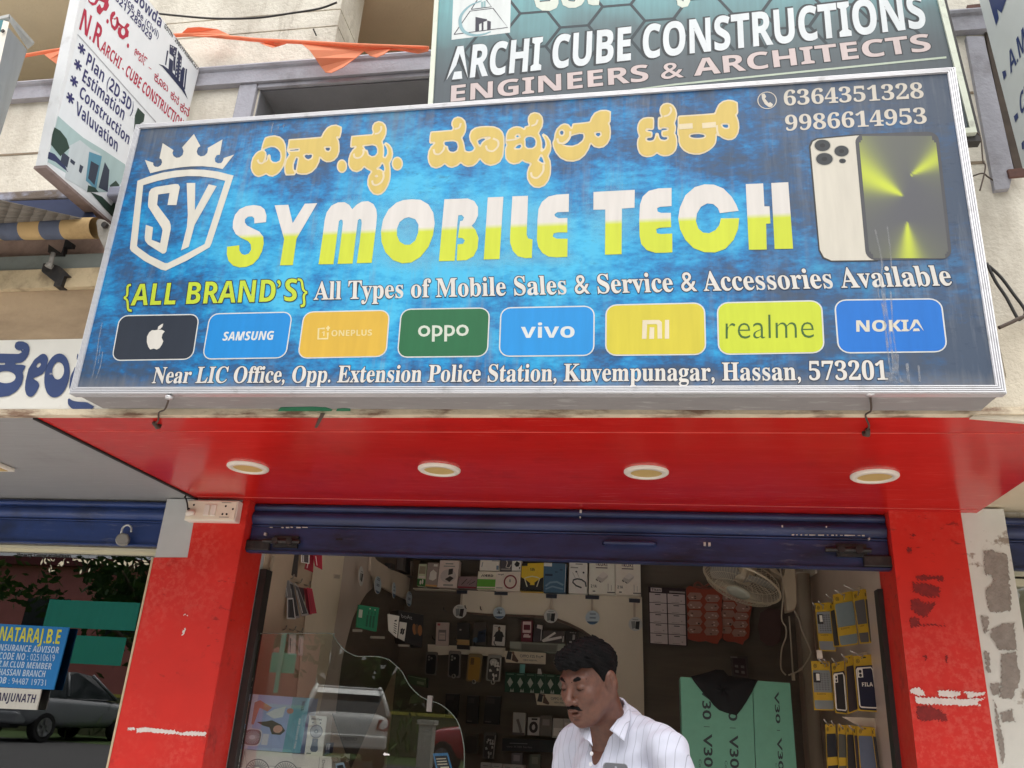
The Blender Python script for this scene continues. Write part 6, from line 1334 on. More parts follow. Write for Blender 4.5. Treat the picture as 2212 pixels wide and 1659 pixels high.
# --- wall fan
Cf = onY(px('I5',1248,415),5.25)
rt, upv, fw = Vector(RC[0]),-Vector(RC[1]), Vector(RC[2])
nf = (-fw * .47 + (-rt * .50 - upv * .86) * .88).normalized()
ax1 = (rt * .86 - upv * .50); ax1 = (ax1 - nf * ax1.dot(nf)).normalized(); ax2 = nf.cross(ax1)
Mf = Matrix.Identity(4)
for i in range(3): Mf[i][0] = ax1[i]; Mf[i][1] = ax2[i]; Mf[i][2] = nf[i]; Mf[i][3] = Cf[i]
FANR = (onY(px('I5',1695,600),5.25) - onY(px('I5',800,180),5.25)).length / 2
fan = thing('wall_fan','cream wall fan tilted down at the top right inside the shop','fan', M=Mf)
M_fan = pm('ivory_fan_plastic', S(206,192,168),.35,.04,12)
Rf = FANR
cg = MB()
cg.tube([(Rf * math.cos(2 * math.pi * k / 48), Rf * math.sin(2 * math.pi * k / 48),-.01) for k in range(49)],.007,8, cap=False)
for k in range(72):
    a = 2 * math.pi * k / 72; cg.tube([(r * math.cos(a), r * math.sin(a), z) for r, z in ((.30 * Rf, .055),(.6 * Rf, .05),(.88 * Rf, .03),(Rf, -.01))],.0012,4, cap=False)
for r, z in ((.62,.05),(.85,.034)): cg.tube([(r * Rf * math.cos(2 * math.pi * k / 40), r * Rf * math.sin(2 * math.pi * k / 40), z) for k in range(41)],.0014,4, cap=False)
cg.build('front_grille', M_fan, fan, smooth=True)
MB().lathe([(0,.066),(.2 * Rf, .066),(.29 * Rf, .062),(.31 * Rf, .052),(.30 * Rf, .046)],36).build('badge', pm('pale_fan_badge', S(186,186,172),.3,.03,10), fan, smooth=True)
bk = MB()
for k in range(40):
    a = 2 * math.pi * k / 40; bk.tube([(r * math.cos(a), r * math.sin(a), z) for r, z in ((Rf, -.012),(.9 * Rf, -.06),(.3 * Rf, -.09))],.0016,4, cap=False)
bk.tube([(Rf * .9 * math.cos(2 * math.pi * k / 40), Rf * .9 * math.sin(2 * math.pi * k / 40),-.06) for k in range(41)],.002,4, cap=False)
bk.build('rear_grille', M_fan, fan, smooth=True)
for k in range(3):
    a0 = 2 * math.pi * k / 3 + .3; v = []; n_ = 8
    for i in range(n_ + 1):
        a = a0 + 1.5 * i / n_
        for j in range(5):
            r = Rf * (.2 + .68 * j / 4 * (1 - .25 * abs(i / n_ - .5))); v.append((r * math.cos(a), r * math.sin(a),-.045 + .05 * i / n_))
    f = [(i * 5 + j, i * 5 + j + 1,(i + 1) * 5 + j + 1,(i + 1) * 5 + j) for i in range(n_) for j in range(4)]
    ob = MB().raw(v, f).build('blade', pm('grey_fan_blade', S(150,146,138),.4,.04,10), fan, smooth=True); md = ob.modifiers.new('thickness','SOLIDIFY'); md.thickness = .003
MB().lathe([(0,-.02),(.05,-.02),(.055,-.06),(.06,-.12),(.045,-.16),(0,-.17)],24).build('motor', M_fan, fan, smooth=True)
inv = Mf.inverted()
hp_ = [onY(px('I5', *p),5.35) for p in ((1580,200),(1640,190),(1740,300),(1770,310),(1780,190),(1895,190),(1915,400),(1925,640),(1900,720),(1800,745),(1795,620),(1765,480),(1740,330),(1600,250))]
MB().prism([inv @ p for p in hp_], inv.to_3x3() @ Vector((0,.10,0))).build('control_housing', M_fan, fan, bevel=.006)
a_ = Vector((0,0,-.14)); b_ = inv @ onY(px('I5',1620,225),5.40); MB().tube([a_, (a_ + b_) / 2 + Vector((0,0,-.02)), b_],.022,10).build('arm', M_fan, fan, smooth=True)
cd_ = MB()
for pts in ([(1700,180),(1740,320),(1755,560),(1740,830),(1790,930),(1790,1050),(1740,1200),(1730,1420),(1790,1510)],[(1890,730),(1950,850),(1975,950),(2080,1190),(2085,1260),(2020,1380),(1940,1460),(1820,1510)],[(1830,800),(1850,1100),(1870,1420),(1880,1520)]):
    cd_.tube(smooth([inv @ onY(px('I5', *p),5.3) for p in pts],5),.0045,6)
cd_.build('cord', pm('pale_cord', S(190,178,160),.5,.04,20), fan, smooth=True)
Pk = inv @ onY(px('I5',1880,1530),5.3); MB().tube([Pk + (inv.to_3x3() @ Vector((0,0,.02))), Pk - (inv.to_3x3() @ Vector((0,0,.02)))],.010,10).build('cord_knob', pm('ivory_fan_plastic', S(206,192,168),.35,.04,12), fan, smooth=True)
# pale roll standing by the right wall and a socket
Pc = onY(px('I5',2010,500),5.7); t = thing('poster_roll','pale upright roll beside the fan housing at the right wall','roll',(Pc.x, 5.7, zfl))
hC = onY(px('I5',2010,290),5.7).z - zfl; rC = (onY(px('I5',2090,500),5.7) - onY(px('I5',1928,500),5.7)).length / 2
MB().lathe([(0,0),(rC, 0),(rC, hC),(rC * .8, hC),(rC * .8, hC - .05)],32).build('paper_roll', pm('pale_roll_paper', S(158,146,130),.7,.05,8), t, smooth=False)
Fx = Frame((XR - .004,0,0),(0,-1,0),(0,0,1))
q = [onX(px('I6', *p), XR - .01) for p in ((62,60),(250,62),(252,160),(95,250))]
t = thing('wall_plate','cream wall plate with a lead near the top of the right wall','wall plate', q[0]); MB().prism([p - q[0] for p in q],(-.012,0,0)).build('plate', M_white, t)
A = onX(px('I6',110,145), XR - .03) - q[0]; MB().tube([A, A + Vector((-.06,.03,0)), A + Vector((-.12,.1,-.05))],.007,8).build('lead', M_white, t, smooth=True)

# --- green cartons with the black cloth
M_V = None
def a_v30(cols):
    def art(b, f):
        for u in cols:
            for s_, v0, v1 in (('V30',.93,.70),('|',.655,.645),('V30',.60,.37),('|',.325,.315),('V30',.27,.04)):
                v, fc = text_geo(s_, 'sans',.02); x0, x1 = v[:, 0].min(), v[:, 0].max(); y1 = caph('sans')
                if s_ == '|': rect(b, f, u - .03,(v0 + v1) / 2 - .002, u + .05,(v0 + v1) / 2 + .002,1); continue
                b.raw([tuple(f(u - .04 + .115 * (y / y1), v0 + (v1 - v0) * (x - x0) / (x1 - x0))) + (.001,) for x, y in v], fc, 1)
            v, fc = text_geo('Co-engineered with','sans'); x0, x1 = v[:, 0].min(), v[:, 0].max()
            b.raw([tuple(f(u - .115 + .035 * y / .7,.42 - .36 * (x - x0) / (x1 - x0))) + (.001,) for x, y in v], fc, 1)
    return art
FV = Frame((0,4.75,0),(1,0,0),(0,0,1))
gcol = [(84,134,112),(24,34,36)]
pack('phone_carton','pale green carton with two columns of sideways lettering','carton', FV, '32',[(1455,872),(2074,902),(2120,2150),(1490,2120)],.30, gcol, a_v30((.34,.70)),'pale green phone cartons')
pack('phone_carton','pale green carton with one column of sideways lettering','carton', FV, '32',[(2080,902),(2402,925),(2500,2165),(2126,2150)],.30, gcol, a_v30((.60,)),'pale green phone cartons')
FC = Frame((0,4.74,0),(1,0,0),(0,0,1))
lo = [(1545,868),(1620,850),(1700,828),(1760,808),(1830,815),(1872,860),(2000,880),(2125,900),(2075,1000),(2030,1080),(1985,1150),(1940,1204),(1900,1195),(1850,1182),(1790,1160),(1740,1115),(1700,1060),(1650,1010),(1610,960),(1575,915)]
P2 = [FC.at('32', *p) for p in lo]; cc = sum((p for p in P2), Vector((0,0))) / len(P2)
b = MB(); rings = 7
for r_ in range(rings + 1):
    s_ = 1 - r_ / rings
    for i, p in enumerate(P2):
        q = cc + (p - cc) * s_; h = .055 * (1 - s_ ** 2) + .008 * math.sin(i * 1.9 + r_) * (1 - s_); b.v.append((q.x - cc.x, q.y - cc.y, h))
n_ = len(P2)
for r_ in range(rings):
    for i in range(n_): b.f.append((r_ * n_ + i, r_ * n_ + (i + 1) % n_, (r_ + 1) * n_ + (i + 1) % n_, (r_ + 1) * n_ + i)); b.m.append(0)
b.f = [tuple(reversed(q)) for q in b.f]
t = thing('black_cloth','black cloth flung over the top of the green cartons','cloth', M=FC.mat() @ Matrix.Translation((cc.x, cc.y, 0)))
ob = b.build('cloth', pm('matt_black_cloth', S(22,21,23),.95,.2,12), t, smooth=True); md = ob.modifiers.new('thickness','SOLIDIFY'); md.thickness = .006

# --- yellow case packs on hooks at the right
FY0 = 4.25
GY = 'yellow phone case packs on the right wall'
def ypack(label, crop, quad, col, Y, txt=None, kind=0, pat=False):
    fr = Frame((0, Y, 0),(1,.12,0),(0,0,1))
    def art(b, f):
        b.fill([[f(u, v) for u, v in ((.10,.025),(.92,.025),(.97,.07),(.97,.76),(.92,.81),(.08,.81),(.03,.76),(.03,.07))]],.003,1)
        if kind == 0: rect(b, f, .03,.20,.97,.36,0,.005)
        if pat:
            for i in range(5):
                for j in range(8): poly(b, f, [(.2 + .15 * i, .4 + .045 * j),(.27 + .15 * i, .42 + .045 * j),(.2 + .15 * i, .44 + .045 * j),(.13 + .15 * i, .42 + .045 * j)],2,.0036)
            rect(b, f, .06,.56,.42,.76,4,.0042); rect(b, f, .2,.60,.38,.74,3,.0048)
        if kind == 1:
            ring(b, f, [(.08,.1),(.08,.74),(.14,.77),(.8,.77),(.88,.72),(.92,.1),(.84,.07),(.14,.07),(.08,.1)],.006,3,.0042); rect(b, f, .12,.60,.38,.76,3,.0044); disc(b, f, .25,.71,.07,.03,4,.005); disc(b, f, .25,.64,.07,.03,4,.005)
        if txt: word(b, f, txt[0], txt[1], txt[2], txt[3], txt[4], txt[5],.0056, txt[6])
        ring(b, f, ell(.2,.90,.075,.035,16),.002,4,.0012, True); word(b, f, 'B',.17,.885,.23,.915,4)
        disc(b, f, .55,.955,.08,.012,4,.0012)
    return pack('phone_case_pack', label, 'case pack', fr, crop, quad, .004,[(168,136,36), col, (96,98,100),(200,196,186),(30,30,34)], art, GY, part='pouch')
lus = ('Lustre',.18,.315,.62,.35,4,'sans')
ypack('yellow pack with a grey dotted case, far left of the top row','I6',[(218,602),(438,586),(534,1312),(284,1304)],(120,124,128),4.40, lus, 0, True)
ypack('yellow pack seen edge on behind the plain grey case','I6',[(432,600),(512,560),(590,1240),(500,1248)],(58,56,54),4.38, None, 3)
ypack('yellow pack with a plain slate case in the middle of the top row','I6',[(482,474),(768,420),(862,1206),(588,1246)],(104,116,118),4.32, lus)
ypack('yellow pack with a dull grey case, right of the slate one','I6',[(772,430),(938,388),(1024,1192),(888,1200)],(82,80,80),4.28, lus)
ypack('narrow yellow pack second from the right end of the top row','I6',[(940,392),(1000,402),(1088,1184),(1030,1190)],(66,60,54),4.25, None, 3)
ypack('narrow yellow pack at the right end of the top row','I6',[(1003,372),(1058,432),(1148,1172),(1094,1186)],(48,44,42),4.22, None, 3)
ypack('yellow pack with a silver dotted case, far left of the middle row','I7',[(508,154),(765,160),(838,852),(552,846)],(112,118,116),4.40, lus, 0, True)
ypack('yellow pack with a black case lettered down its length','I7',[(795,188),(972,150),(1020,908),(850,884)],(34,33,34),4.36, None, 1)
ypack('yellow pack with a brown black case in the middle row','I7',[(985,82),(1090,68),(1166,850),(1030,904)],(50,42,42),4.33, None, 3)
ypack('yellow pack with a navy white rimmed case lettered in capitals','I7',[(1098,86),(1382,58),(1470,876),(1172,856)],(24,26,46),4.28,('FILA',.28,.44,.80,.51,3,'bold'),1)
ypack('yellow pack at the right end of the middle row','I7',[(1386,60),(1478,22),(1556,838),(1474,852)],(40,38,38),4.24, None, 0)
ypack('yellow pack with a black case, far left of the bottom row','I7',[(708,1042),(848,1040),(900,1760),(740,1780)],(28,30,36),4.40, None, 0)
ypack('yellow pack with an olive grey case in the bottom row','I7',[(882,1040),(996,1062),(1010,1770),(895,1780)],(74,74,66),4.37, None, 0)
ypack('yellow pack with a glittering dark case in the bottom row','I7',[(1002,1050),(1092,1060),(1150,1780),(1020,1790)],(40,36,36),4.34, None, 3)
ypack('yellow pack with a dark violet case in the bottom row','I7',[(1096,1062),(1150,1075),(1215,1780),(1160,1790)],(54,48,54),4.31, None, 3)
ypack('yellow pack with a slate blue case in the bottom row','I7',[(1150,1072),(1352,1082),(1458,1780),(1208,1790)],(84,92,108),4.28, None, 3)
ypack('narrow yellow pack at the right end of the bottom row','I7',[(1355,1084),(1402,1095),(1490,1770),(1450,1785)],(44,42,42),4.25, None, 3)
M_hk = pm('steel_hook', S(190,186,180),.3,.05,20, metal=.7)
for c, a, b_, Y in (('I6',(185,592),(222,632),4.40),('I6',(268,566),(340,622),4.38),('I6',(384,466),(470,530),4.36),('I6',(510,404),(655,470),4.30),('I6',(645,332),(870,410),4.26),('I7',(612,124),(705,190),4.38),('I7',(685,126),(745,180),4.37),('I7',(800,116),(865,185),4.34),('I7',(932,52),(1010,122),4.31),('I7',(1060,8),(1235,78),4.26),('I7',(688,976),(755,1038),4.38),('I7',(792,996),(830,1045),4.36),('I7',(905,1036),(960,1095),4.33),('I7',(1038,1060),(1105,1115),4.30),('I7',(1152,1036),(1240,1100),4.26)):
    A = onY(px(c, *a), Y - .05); B = onY(px(c, *b_), Y); o = MB().tube([(0,0,0),(B - A) * .75 + Vector((0,0,-.006)),(B - A),(B - A) + Vector((.02,.12,-.005))],.0032,6).build('wall_hook', M_hk, smooth=True); o.location = A
    tag(o, 'bent steel hook above a yellow case pack','hook','steel hooks on the right wall')
for k, (c, pts) in enumerate((('I6',[(820,382),(1040,292),(1062,470),(1000,400)]),('I6',[(860,1340),(1165,1276),(1180,1420),(1100,1380)]),('I7',[(935,938),(1575,965),(1605,1245),(1440,1220),(1400,1080),(1160,1060)]))):
    P = [onY(px(c, *p),4.47 if k < 2 else 4.45) for p in pts]; o = MB().prism([p - P[0] for p in P],(0,.006,0)).build('header_card', K(178,166,146)); o.location = P[0]
    tag(o, ['pale header card behind the top row of yellow packs','pale header card behind the middle row of yellow packs','pale header card behind the bottom row of yellow packs'][k],'header card','header cards behind the yellow packs')
P = onY(px('I6',285,1325),4.42); o = MB().box((-.012,0,-.03),(.014,.004,.01)).build('price_tag', K(190,180,166)); o.location = P; tag(o, 'tiny white tag between the two rows of yellow packs','price tag')

# ================================================================ glass screen with wavy edge and what stands behind it
YGL = 4.06
def glassmat(name, tint, ior):
    mt = bpy.data.materials.new(name); mt.use_nodes = True; nt = mt.node_tree; nt.nodes.clear()
    out = nd(nt, 'ShaderNodeOutputMaterial'); tr = nd(nt, 'ShaderNodeBsdfTransparent'); tr.inputs[0].default_value = tint + (1,); gl = nd(nt, 'ShaderNodeBsdfGlossy'); gl.inputs['Roughness'].default_value = 0.0
    fr = nd(nt, 'ShaderNodeFresnel'); fr.inputs[0].default_value = ior; mx = nd(nt, 'ShaderNodeMixShader')
    nt.links.new(fr.outputs[0], mx.inputs[0]); nt.links.new(tr.outputs[0], mx.inputs[1]); nt.links.new(gl.outputs[0], mx.inputs[2]); nt.links.new(mx.outputs[0], out.inputs[0]); return mt
M_gl = glassmat('street_glass',(.95,.97,.96),1.85)
M_gl2 = glassmat('office_glass',(.93,.95,.94),2.8)
FG = Frame((0, YGL, 0),(1,0,0),(0,0,1))
edge = [('I1',120,1222),('I1',1300,1228),('I1',1370,1258),('I1',1400,1300),('I1',1455,1380),('I1',1560,1490),('I1',1680,1552),('I1',1780,1570),('I1',1900,1566),('I1',2040,1572),('I1',2150,1600),('I1',2212,1630),('I3',10,620),('I3',60,710),('I3',110,790),('I3',200,880),('I3',290,932),('I3',400,966),('I3',490,1022),('I3',560,1090),('I3',610,1160),('I3',650,1270),('I3',676,1400),('I3',684,1500),('I3',682,1659),('I3',670,1900)]
E2 = [FG.at(c, x, y) for c, x, y in edge]
xl0 = XL + .04
E2[0] = Vector((xl0, E2[0].y)); E2 = smooth(E2,3)
GS = thing('glass_screen','clear glass screen with a wavy edge reflecting a white car','glass screen', M=FG.mat())
MB().slab([Vector((xl0, E2[-1].y))] + E2[::-1] if False else [Vector((xl0, E2[-1].y))] + [E2[-1 - i] for i in range(len(E2))],-.006,0).build('pane', M_gl, GS)
MB().tube([tuple(p) + (-.003,) for p in E2],.0022,6).build('polished_edge', pm('pale_glass_edge', S(120,136,128),.2,.03,10), GS, smooth=True)
q = [FG.at('I3', *p) for p in ((298,885),(348,888),(335,1060),(285,1055))]
MB().slab([q[3], q[2], q[1], q[0]],-.014,.008).build('clamp', pm('grey_glass_clamp', S(136,134,130),.4,.05,10), GS)
MB().fill([FG.many('I8',[(1998,1318),(2022,1292),(2032,1306),(2080,1314),(2078,1334),(2030,1330),(2018,1336)])],.001).build('arrow_sticker', K(226,222,214), GS)
# counter and boxes behind the glass
FB2 = Frame((0,4.20,0),(1,.05,0),(0,0,1))
zc_ = onY(px('I8',700,1700),4.2).z
ct = thing('display_counter','glass display counter below the boxes behind the wavy glass','counter',(-1.2,4.3, zfl))
MB().box((-.72,-.12,0),(1.0,.35, zc_ - zfl - .02)).build('cabinet', pm('counter_laminate', S(150,146,140),.4,.05,6), ct); MB().box((-.74,-.14, zc_ - zfl - .018),(1.02,.37, zc_ - zfl)).build('counter_top', pm('counter_top', S(170,168,164),.2,.03,6), ct)
def a_nova(b, f):
    rect(b, f, .72,0,1,1,1); rect(b, f, 0,.0,.16,1,2); poly(b, f, [(.22,.5),(.36,.52),(.46,.55),(.62,.48),(.70,.38),(.64,.30),(.5,.30),(.44,.42),(.34,.44)],3,.001); disc(b, f, .58,.40,.075,.07,4,.0016); poly(b, f, [(.12,.85),(.2,.9),(.42,.78),(.36,.70),(.22,.76),(.18,.45),(.14,.45)],5,.0012); poly(b, f, [(.34,.66),(.46,.75),(.64,.82),(.62,.62),(.48,.58)],6,.0013)
    b.fill([[f(.2 + .155 * math.copysign(abs(math.cos(a)) ** .6, math.cos(a)),.22 + .16 * math.copysign(abs(math.sin(a)) ** .6, math.sin(a))) for a in (2 * math.pi * k / 28 for k in range(28))]],.0014,7); b.fill([[f(.2 + .135 * math.copysign(abs(math.cos(a)) ** .6, math.cos(a)),.22 + .14 * math.copysign(abs(math.sin(a)) ** .6, math.sin(a))) for a in (2 * math.pi * k / 28 for k in range(28))]],.0018,8)
    for k in range(24):
        a = 2 * math.pi * k / 24; ring(b, f, [(.2 + .05 * math.cos(a),.22 + .05 * math.sin(a)),(.2 + .12 * math.cos(a),.22 + .125 * math.sin(a))],.0022,7,.0022)
    disc(b, f, .2,.22,.05,.045,7,.0024); rect(b, f, .36,.1,.46,.3,7,.0012); disc(b, f, .72,.74,.055,.05,5,.0018)
    for s_, u, v0, v1, st, h in (('NOVA',.885,.93,.76,'bold',.045),('AIR COOLER FAN',.885,.62,.08,'bold',.03)):
        v, fc = text_geo(s_, st); x0, x1 = v[:, 0].min(), v[:, 0].max(); ch = caph(st)
        b.raw([tuple(f(u + h * y / ch, v0 + (v1 - v0) * (x - x0) / (x1 - x0))) + (.0014,) for x, y in v], fc, 9 if s_ == 'NOVA' else 10)
    [rect(b, f, .8 + .03 * k, .1,.803 + .03 * k, .55,2) for k in range(2)]
pack('fan_box','pale blue fan carton with a woman\u2019s picture and sideways lettering','box', FB2,'I8',[(305,555),(1078,608),(948,1308),(156,1246)],.12,[(160,172,210),(110,160,178),(196,192,210),(84,72,68),(206,156,140),(186,128,116),(222,218,226),(206,202,212),(132,112,118),(52,66,84),(226,232,234)], a_nova)
def a_mini(b, f):
    disc(b, f, .5,.60,.36,.175,1); disc(b, f, .5,.60,.31,.150,2,.0012)
    for k in range(20):
        a = 2 * math.pi * k / 20; ring(b, f, [(.5 + .1 * math.cos(a),.6 + .05 * math.sin(a)),(.5 + .29 * math.cos(a),.6 + .142 * math.sin(a))],.0018,1,.0016)
    disc(b, f, .5,.60,.11,.055,3,.002); disc(b, f, .5,.60,.05,.025,2,.0024); poly(b, f, [(.34,.42),(.66,.42),(.66,.3),(.72,.14),(.62,.08),(.38,.08),(.28,.14),(.34,.3)],3,.0012); rect(b, f, .45,.33,.55,.39,1,.0018); word(b, f, 'Mini Fan',.14,.89,.72,.94,4); rect(b, f, .1,.02,.35,.045,4); [disc(b, f, u, .82,.045,.02,1) for u in (.25,.68)]
pack('fan_box','slim white box with a hand held mini fan drawing','box', FB2,'I8',[(1068,826),(1290,842),(1230,1338),(1004,1318)],.09,[(214,208,202),(120,124,136),(176,178,186),(96,106,124),(56,56,60)], a_mini, off=.0)
def a_dbl(b, f):
    for u in (.22,.52):
        disc(b, f, u, .42,.13,.34,1); disc(b, f, u, .42,.118,.31,0,.0012)
        for k in range(26):
            a = 2 * math.pi * k / 26; ring(b, f, [(u + .04 * math.cos(a),.42 + .1 * math.sin(a)),(u + .11 * math.cos(a),.42 + .29 * math.sin(a))],.004,1,.0016)
    ring(b, f, [(.04,.1),(.06,.95),(.1,.55),(.68,.6),(.68,.1)],.002,1); ring(b, f, [(.86,.05),(.87,.95)],.0016,1)
    v, fc = text_geo('Double','sans'); x0, x1 = v[:, 0].min(), v[:, 0].max(); b.raw([tuple(f(.90 + .03 * y / .7,.88 - .5 * (x - x0) / (x1 - x0))) + (.001,) for x, y in v], fc, 1)
pack('fan_box','white carton with twin fan drawings under the pale blue one','box', FB2,'I8',[(176,1252),(1342,1350),(1330,1760),(110,1690)],.14,[(206,202,196),(110,108,110)], a_dbl, off=-.01)
pack('retail_box','small navy box beside the mini fan box','box', FB2,'I8',[(1262,1180),(1322,1172),(1302,1310),(1240,1330)],.05,[(50,56,84),(150,150,156)], lambda b, f: (rect(b, f, .1,.4,.4,.9,1), rect(b, f, .55,.4,.9,.9,1)), off=-.02)
b = MB(); rr_ = random.Random(2); p0 = FB2.at('I8',1400,1375)
for k in range(9):
    c = p0 + Vector((rr_.uniform(-.03,.05), rr_.uniform(-.02,.02))); b.poly([tuple(c + Vector((rr_.uniform(-.03,.03), rr_.uniform(-.02,.02)))) + (rr_.uniform(-.04,.0),) for _ in range(3)])
o = b.build('crumpled_paper', K(150,140,128)); o.matrix_world = FB2.mat(); md = o.modifiers.new('thickness','SOLIDIFY'); md.thickness = .002; tag(o, 'crumpled paper scraps behind the glass beside the white carton','paper')
FB3 = Frame((0,4.15,0),(1,0,0),(0,0,1))
pack('phone_card','blue edged phone shaped card standing behind the glass','card', FB3,'31',[(1528,1534),(1655,1528),(1735,1820),(1590,1830)],.008,[(60,124,176),(34,38,44),(200,190,170)], lambda b, f: (rect(b, f, .1,.12,.92,.92,1), rect(b, f, .3,.48,.85,.6,2,.0014),[rect(b, f, .15,.66 + .08 * k, .8,.69 + .08 * k, 2,.0014) for k in range(3)]), part='card')
pack('phone_card','tilted pale blue phone card at the bottom behind the glass','card', FB3,'I8',[(1395,1435),(1500,1420),(1540,1560),(1420,1580)],.008,[(140,160,180),(40,44,52)], lambda b, f: rect(b, f, .15,.1,.85,.8,1), part='card')

# ================================================================ the office window on the left
YO = 3.90
FO = Frame((0, YO, 0),(1,0,0),(0,0,1))
q = FO.many('20',[(15,1388),(1345,1422),(1340,1482),(5,1442)])
OW = thing('office_window','fixed office window in a cream frame left of the red pillar','window', M=FO.mat())
xo1 = xLo - .004; zt1 = (q[0].y + q[1].y) / 2; zt0 = (q[2].y + q[3].y) / 2; xo0 = -5.4
M_crf = pm('cream_window_frame', S(206,200,174),.45,.04,8)
fr_ = MB().box((xo0, zt0,-.05),(xo1, zt1,.0)); fr_.box((xo0, zt0 + (zt1 - zt0) * .45,.0003),(xo1, zt1 - .004,.012)); fr_.build('head_frame', M_crf, OW)
MB().box((xo1 - .03,.2,-.05),(xo1, zt0,-.005)).build('side_frame', pm('dark_side_frame', S(96,92,84),.5,.06,8), OW)
MB().box((xo0,.2,-.03),(xo1 - .031, zt0 - .001,-.024)).build('pane', M_gl2, OW)
mb = MB(); put(mb, FO, 'Hearty Congratulations','bold',('L3',100,130),('L3',490,140),('L3',100,104),-.021); mb.build('lettering', K(46,46,46), OW)
pc = MB(); rr_ = random.Random(11)
for k in range(46):
    x, y = rr_.uniform(280,1040),0
    y = 150 + abs(rr_.gauss(0,38)); c = FO.at('L3', x, y); a = rr_.uniform(0,3.1); l = rr_.uniform(.006,.018)
    d = Vector((math.cos(a), math.sin(a))) * l; e = Vector((-d.y, d.x)) * rr_.uniform(.15,.5); pc.fill([[c - d, c + e, c + d, c - e]],-.0215 + k * 2e-5)
pc.build('paper_remnant', K(196,190,170), OW)
FSt = Frame((0, YO - .012,0),(1,0,0),(0,0,1))
def sticker(label, quad, col, texts):
    qd_ = [FSt.at('L3', *p) for p in quad]; c = (qd_[2] + qd_[3]) / 2; t = thing('window_sign', label, 'window sign', M=FSt.mat() @ Matrix.Translation((c.x, c.y, 0)))
    MB().slab([p - c for p in (qd_[3], qd_[2], qd_[1], qd_[0])],-.008,0).build('panel', ink(*col), t)
    for col2, rows in texts:
        mb = MB(); [put(mb, FSt, s_, st_, ('L3', *a),('L3', *b),('L3', *tt),.0012) for s_, st_, a, b, tt in rows]; o = mb.build('lettering', ink(*col2), t); o.location = (-c.x, -c.y, 0)
sticker('blue insurance sign with yellow italic heading on the office glass',[(-260,608),(498,648),(384,1096),(-330,1060)],(32,128,200),[((222,218,70),[('NATARAJ.B.E','bi',(-8,742),(440,768),(2,640))]),
    ((196,218,240),[('INSURANCE ADVISOR','bi',(-25,812),(424,834),(-20,766)),('CODE NO : 02510619','bi',(-8,876),(395,892),(-3,826)),('Z.M.CLUB MEMBER','bi',(-15,930),(370,950),(-10,886)),('HASSAN BRANCH','bi',(-10,990),(328,1006),(-5,944)),('MOB : 94487 19731','bi',(-60,1046),(330,1068),(-55,1000))])])
sticker('white nameplate with navy capitals under the blue insurance sign',[(-300,1066),(298,1094),(262,1242),(-330,1216)],(220,218,208),[((52,46,84),[('MANJUNATH','bi',(-72,1172),(258,1192),(-64,1112))])])
# simple office furniture seen through the glass
t = thing('office_partition','pale square frame standing inside the office window','frame', onY(px('L3',640,620),4.7))
o = t.location; b = MB()
qo = [onY(px('L3', *p),4.7) - o for p in ((390,212),(962,232),(858,660),(300,640))]; qi_ = [onY(px('L3', *p),4.7) - o for p in ((422,250),(912,268),(858,620),(352,606))]
for k in range(4): b.prism([qo[k], qo[(k + 1) % 4], qi_[(k + 1) % 4], qi_[k]],(0,.03,0))
b.build('frame', pm('pale_frame_wood', S(196,196,176),.5,.05,8), t)
t = thing('office_desk','long office desk behind the left window','desk',(-3.4,4.9,.2)); MB().box((-1.3,-.3,.70),(1.1,.3,.74)).build('desk_top', pm('wood_desk', S(150,118,84),.4,.1,6, stretch=(.3,1,1)), t)
for x in (-1.2,1.0): MB().box((x - .03,-.28,0),(x + .03,.28,.699)).build('leg', pm('wood_desk', S(150,118,84),.4,.1,6, stretch=(.3,1,1)), t)
Pn = onY(px('L3',590,640),4.85); t = thing('office_printer','white desktop printer inside the office','printer',(Pn.x, 4.85,.941)); MB().box((-.2,-.15,0),(.2,.15,.2)).build('body', M_white, t, bevel=.02); MB().box((-.15,-.152,.05),(.15,-.149,.09)).build('paper_slot', M_black, t); MB().box((-.12,-.05,.2),(.12,.1,.3)).build('paper_tray', pm('tray_grey', S(176,186,186),.5,.05,9), t)
# right shop: cream frame and glass under the shutter end
FO2 = Frame((0, YO, 0),(1,0,0),(0,0,1))
z1_ = FO2.at('R3',460,540).y; z0_ = FO2.at('R3',460,628).y
t = thing('office_window','sliver of a cream framed window at the right edge','window', M=FO2.mat())
b = MB().box((xQ + .004, z1_ - .025,-.05),(4, z1_ - .002,0)); b.box((xQ + .004, z0_, -.05),(4, z0_ + .03,0)); b.build('head_frame', M_crf, t); MB().box((xQ + .004, z0_ + .031,-.045),(4, z1_ - .026,-.02)).build('transom_panel', M_dark, t); MB().box((xQ + .004,.2,-.03),(4, z0_ - .001,-.024)).build('pane', M_gl, t)
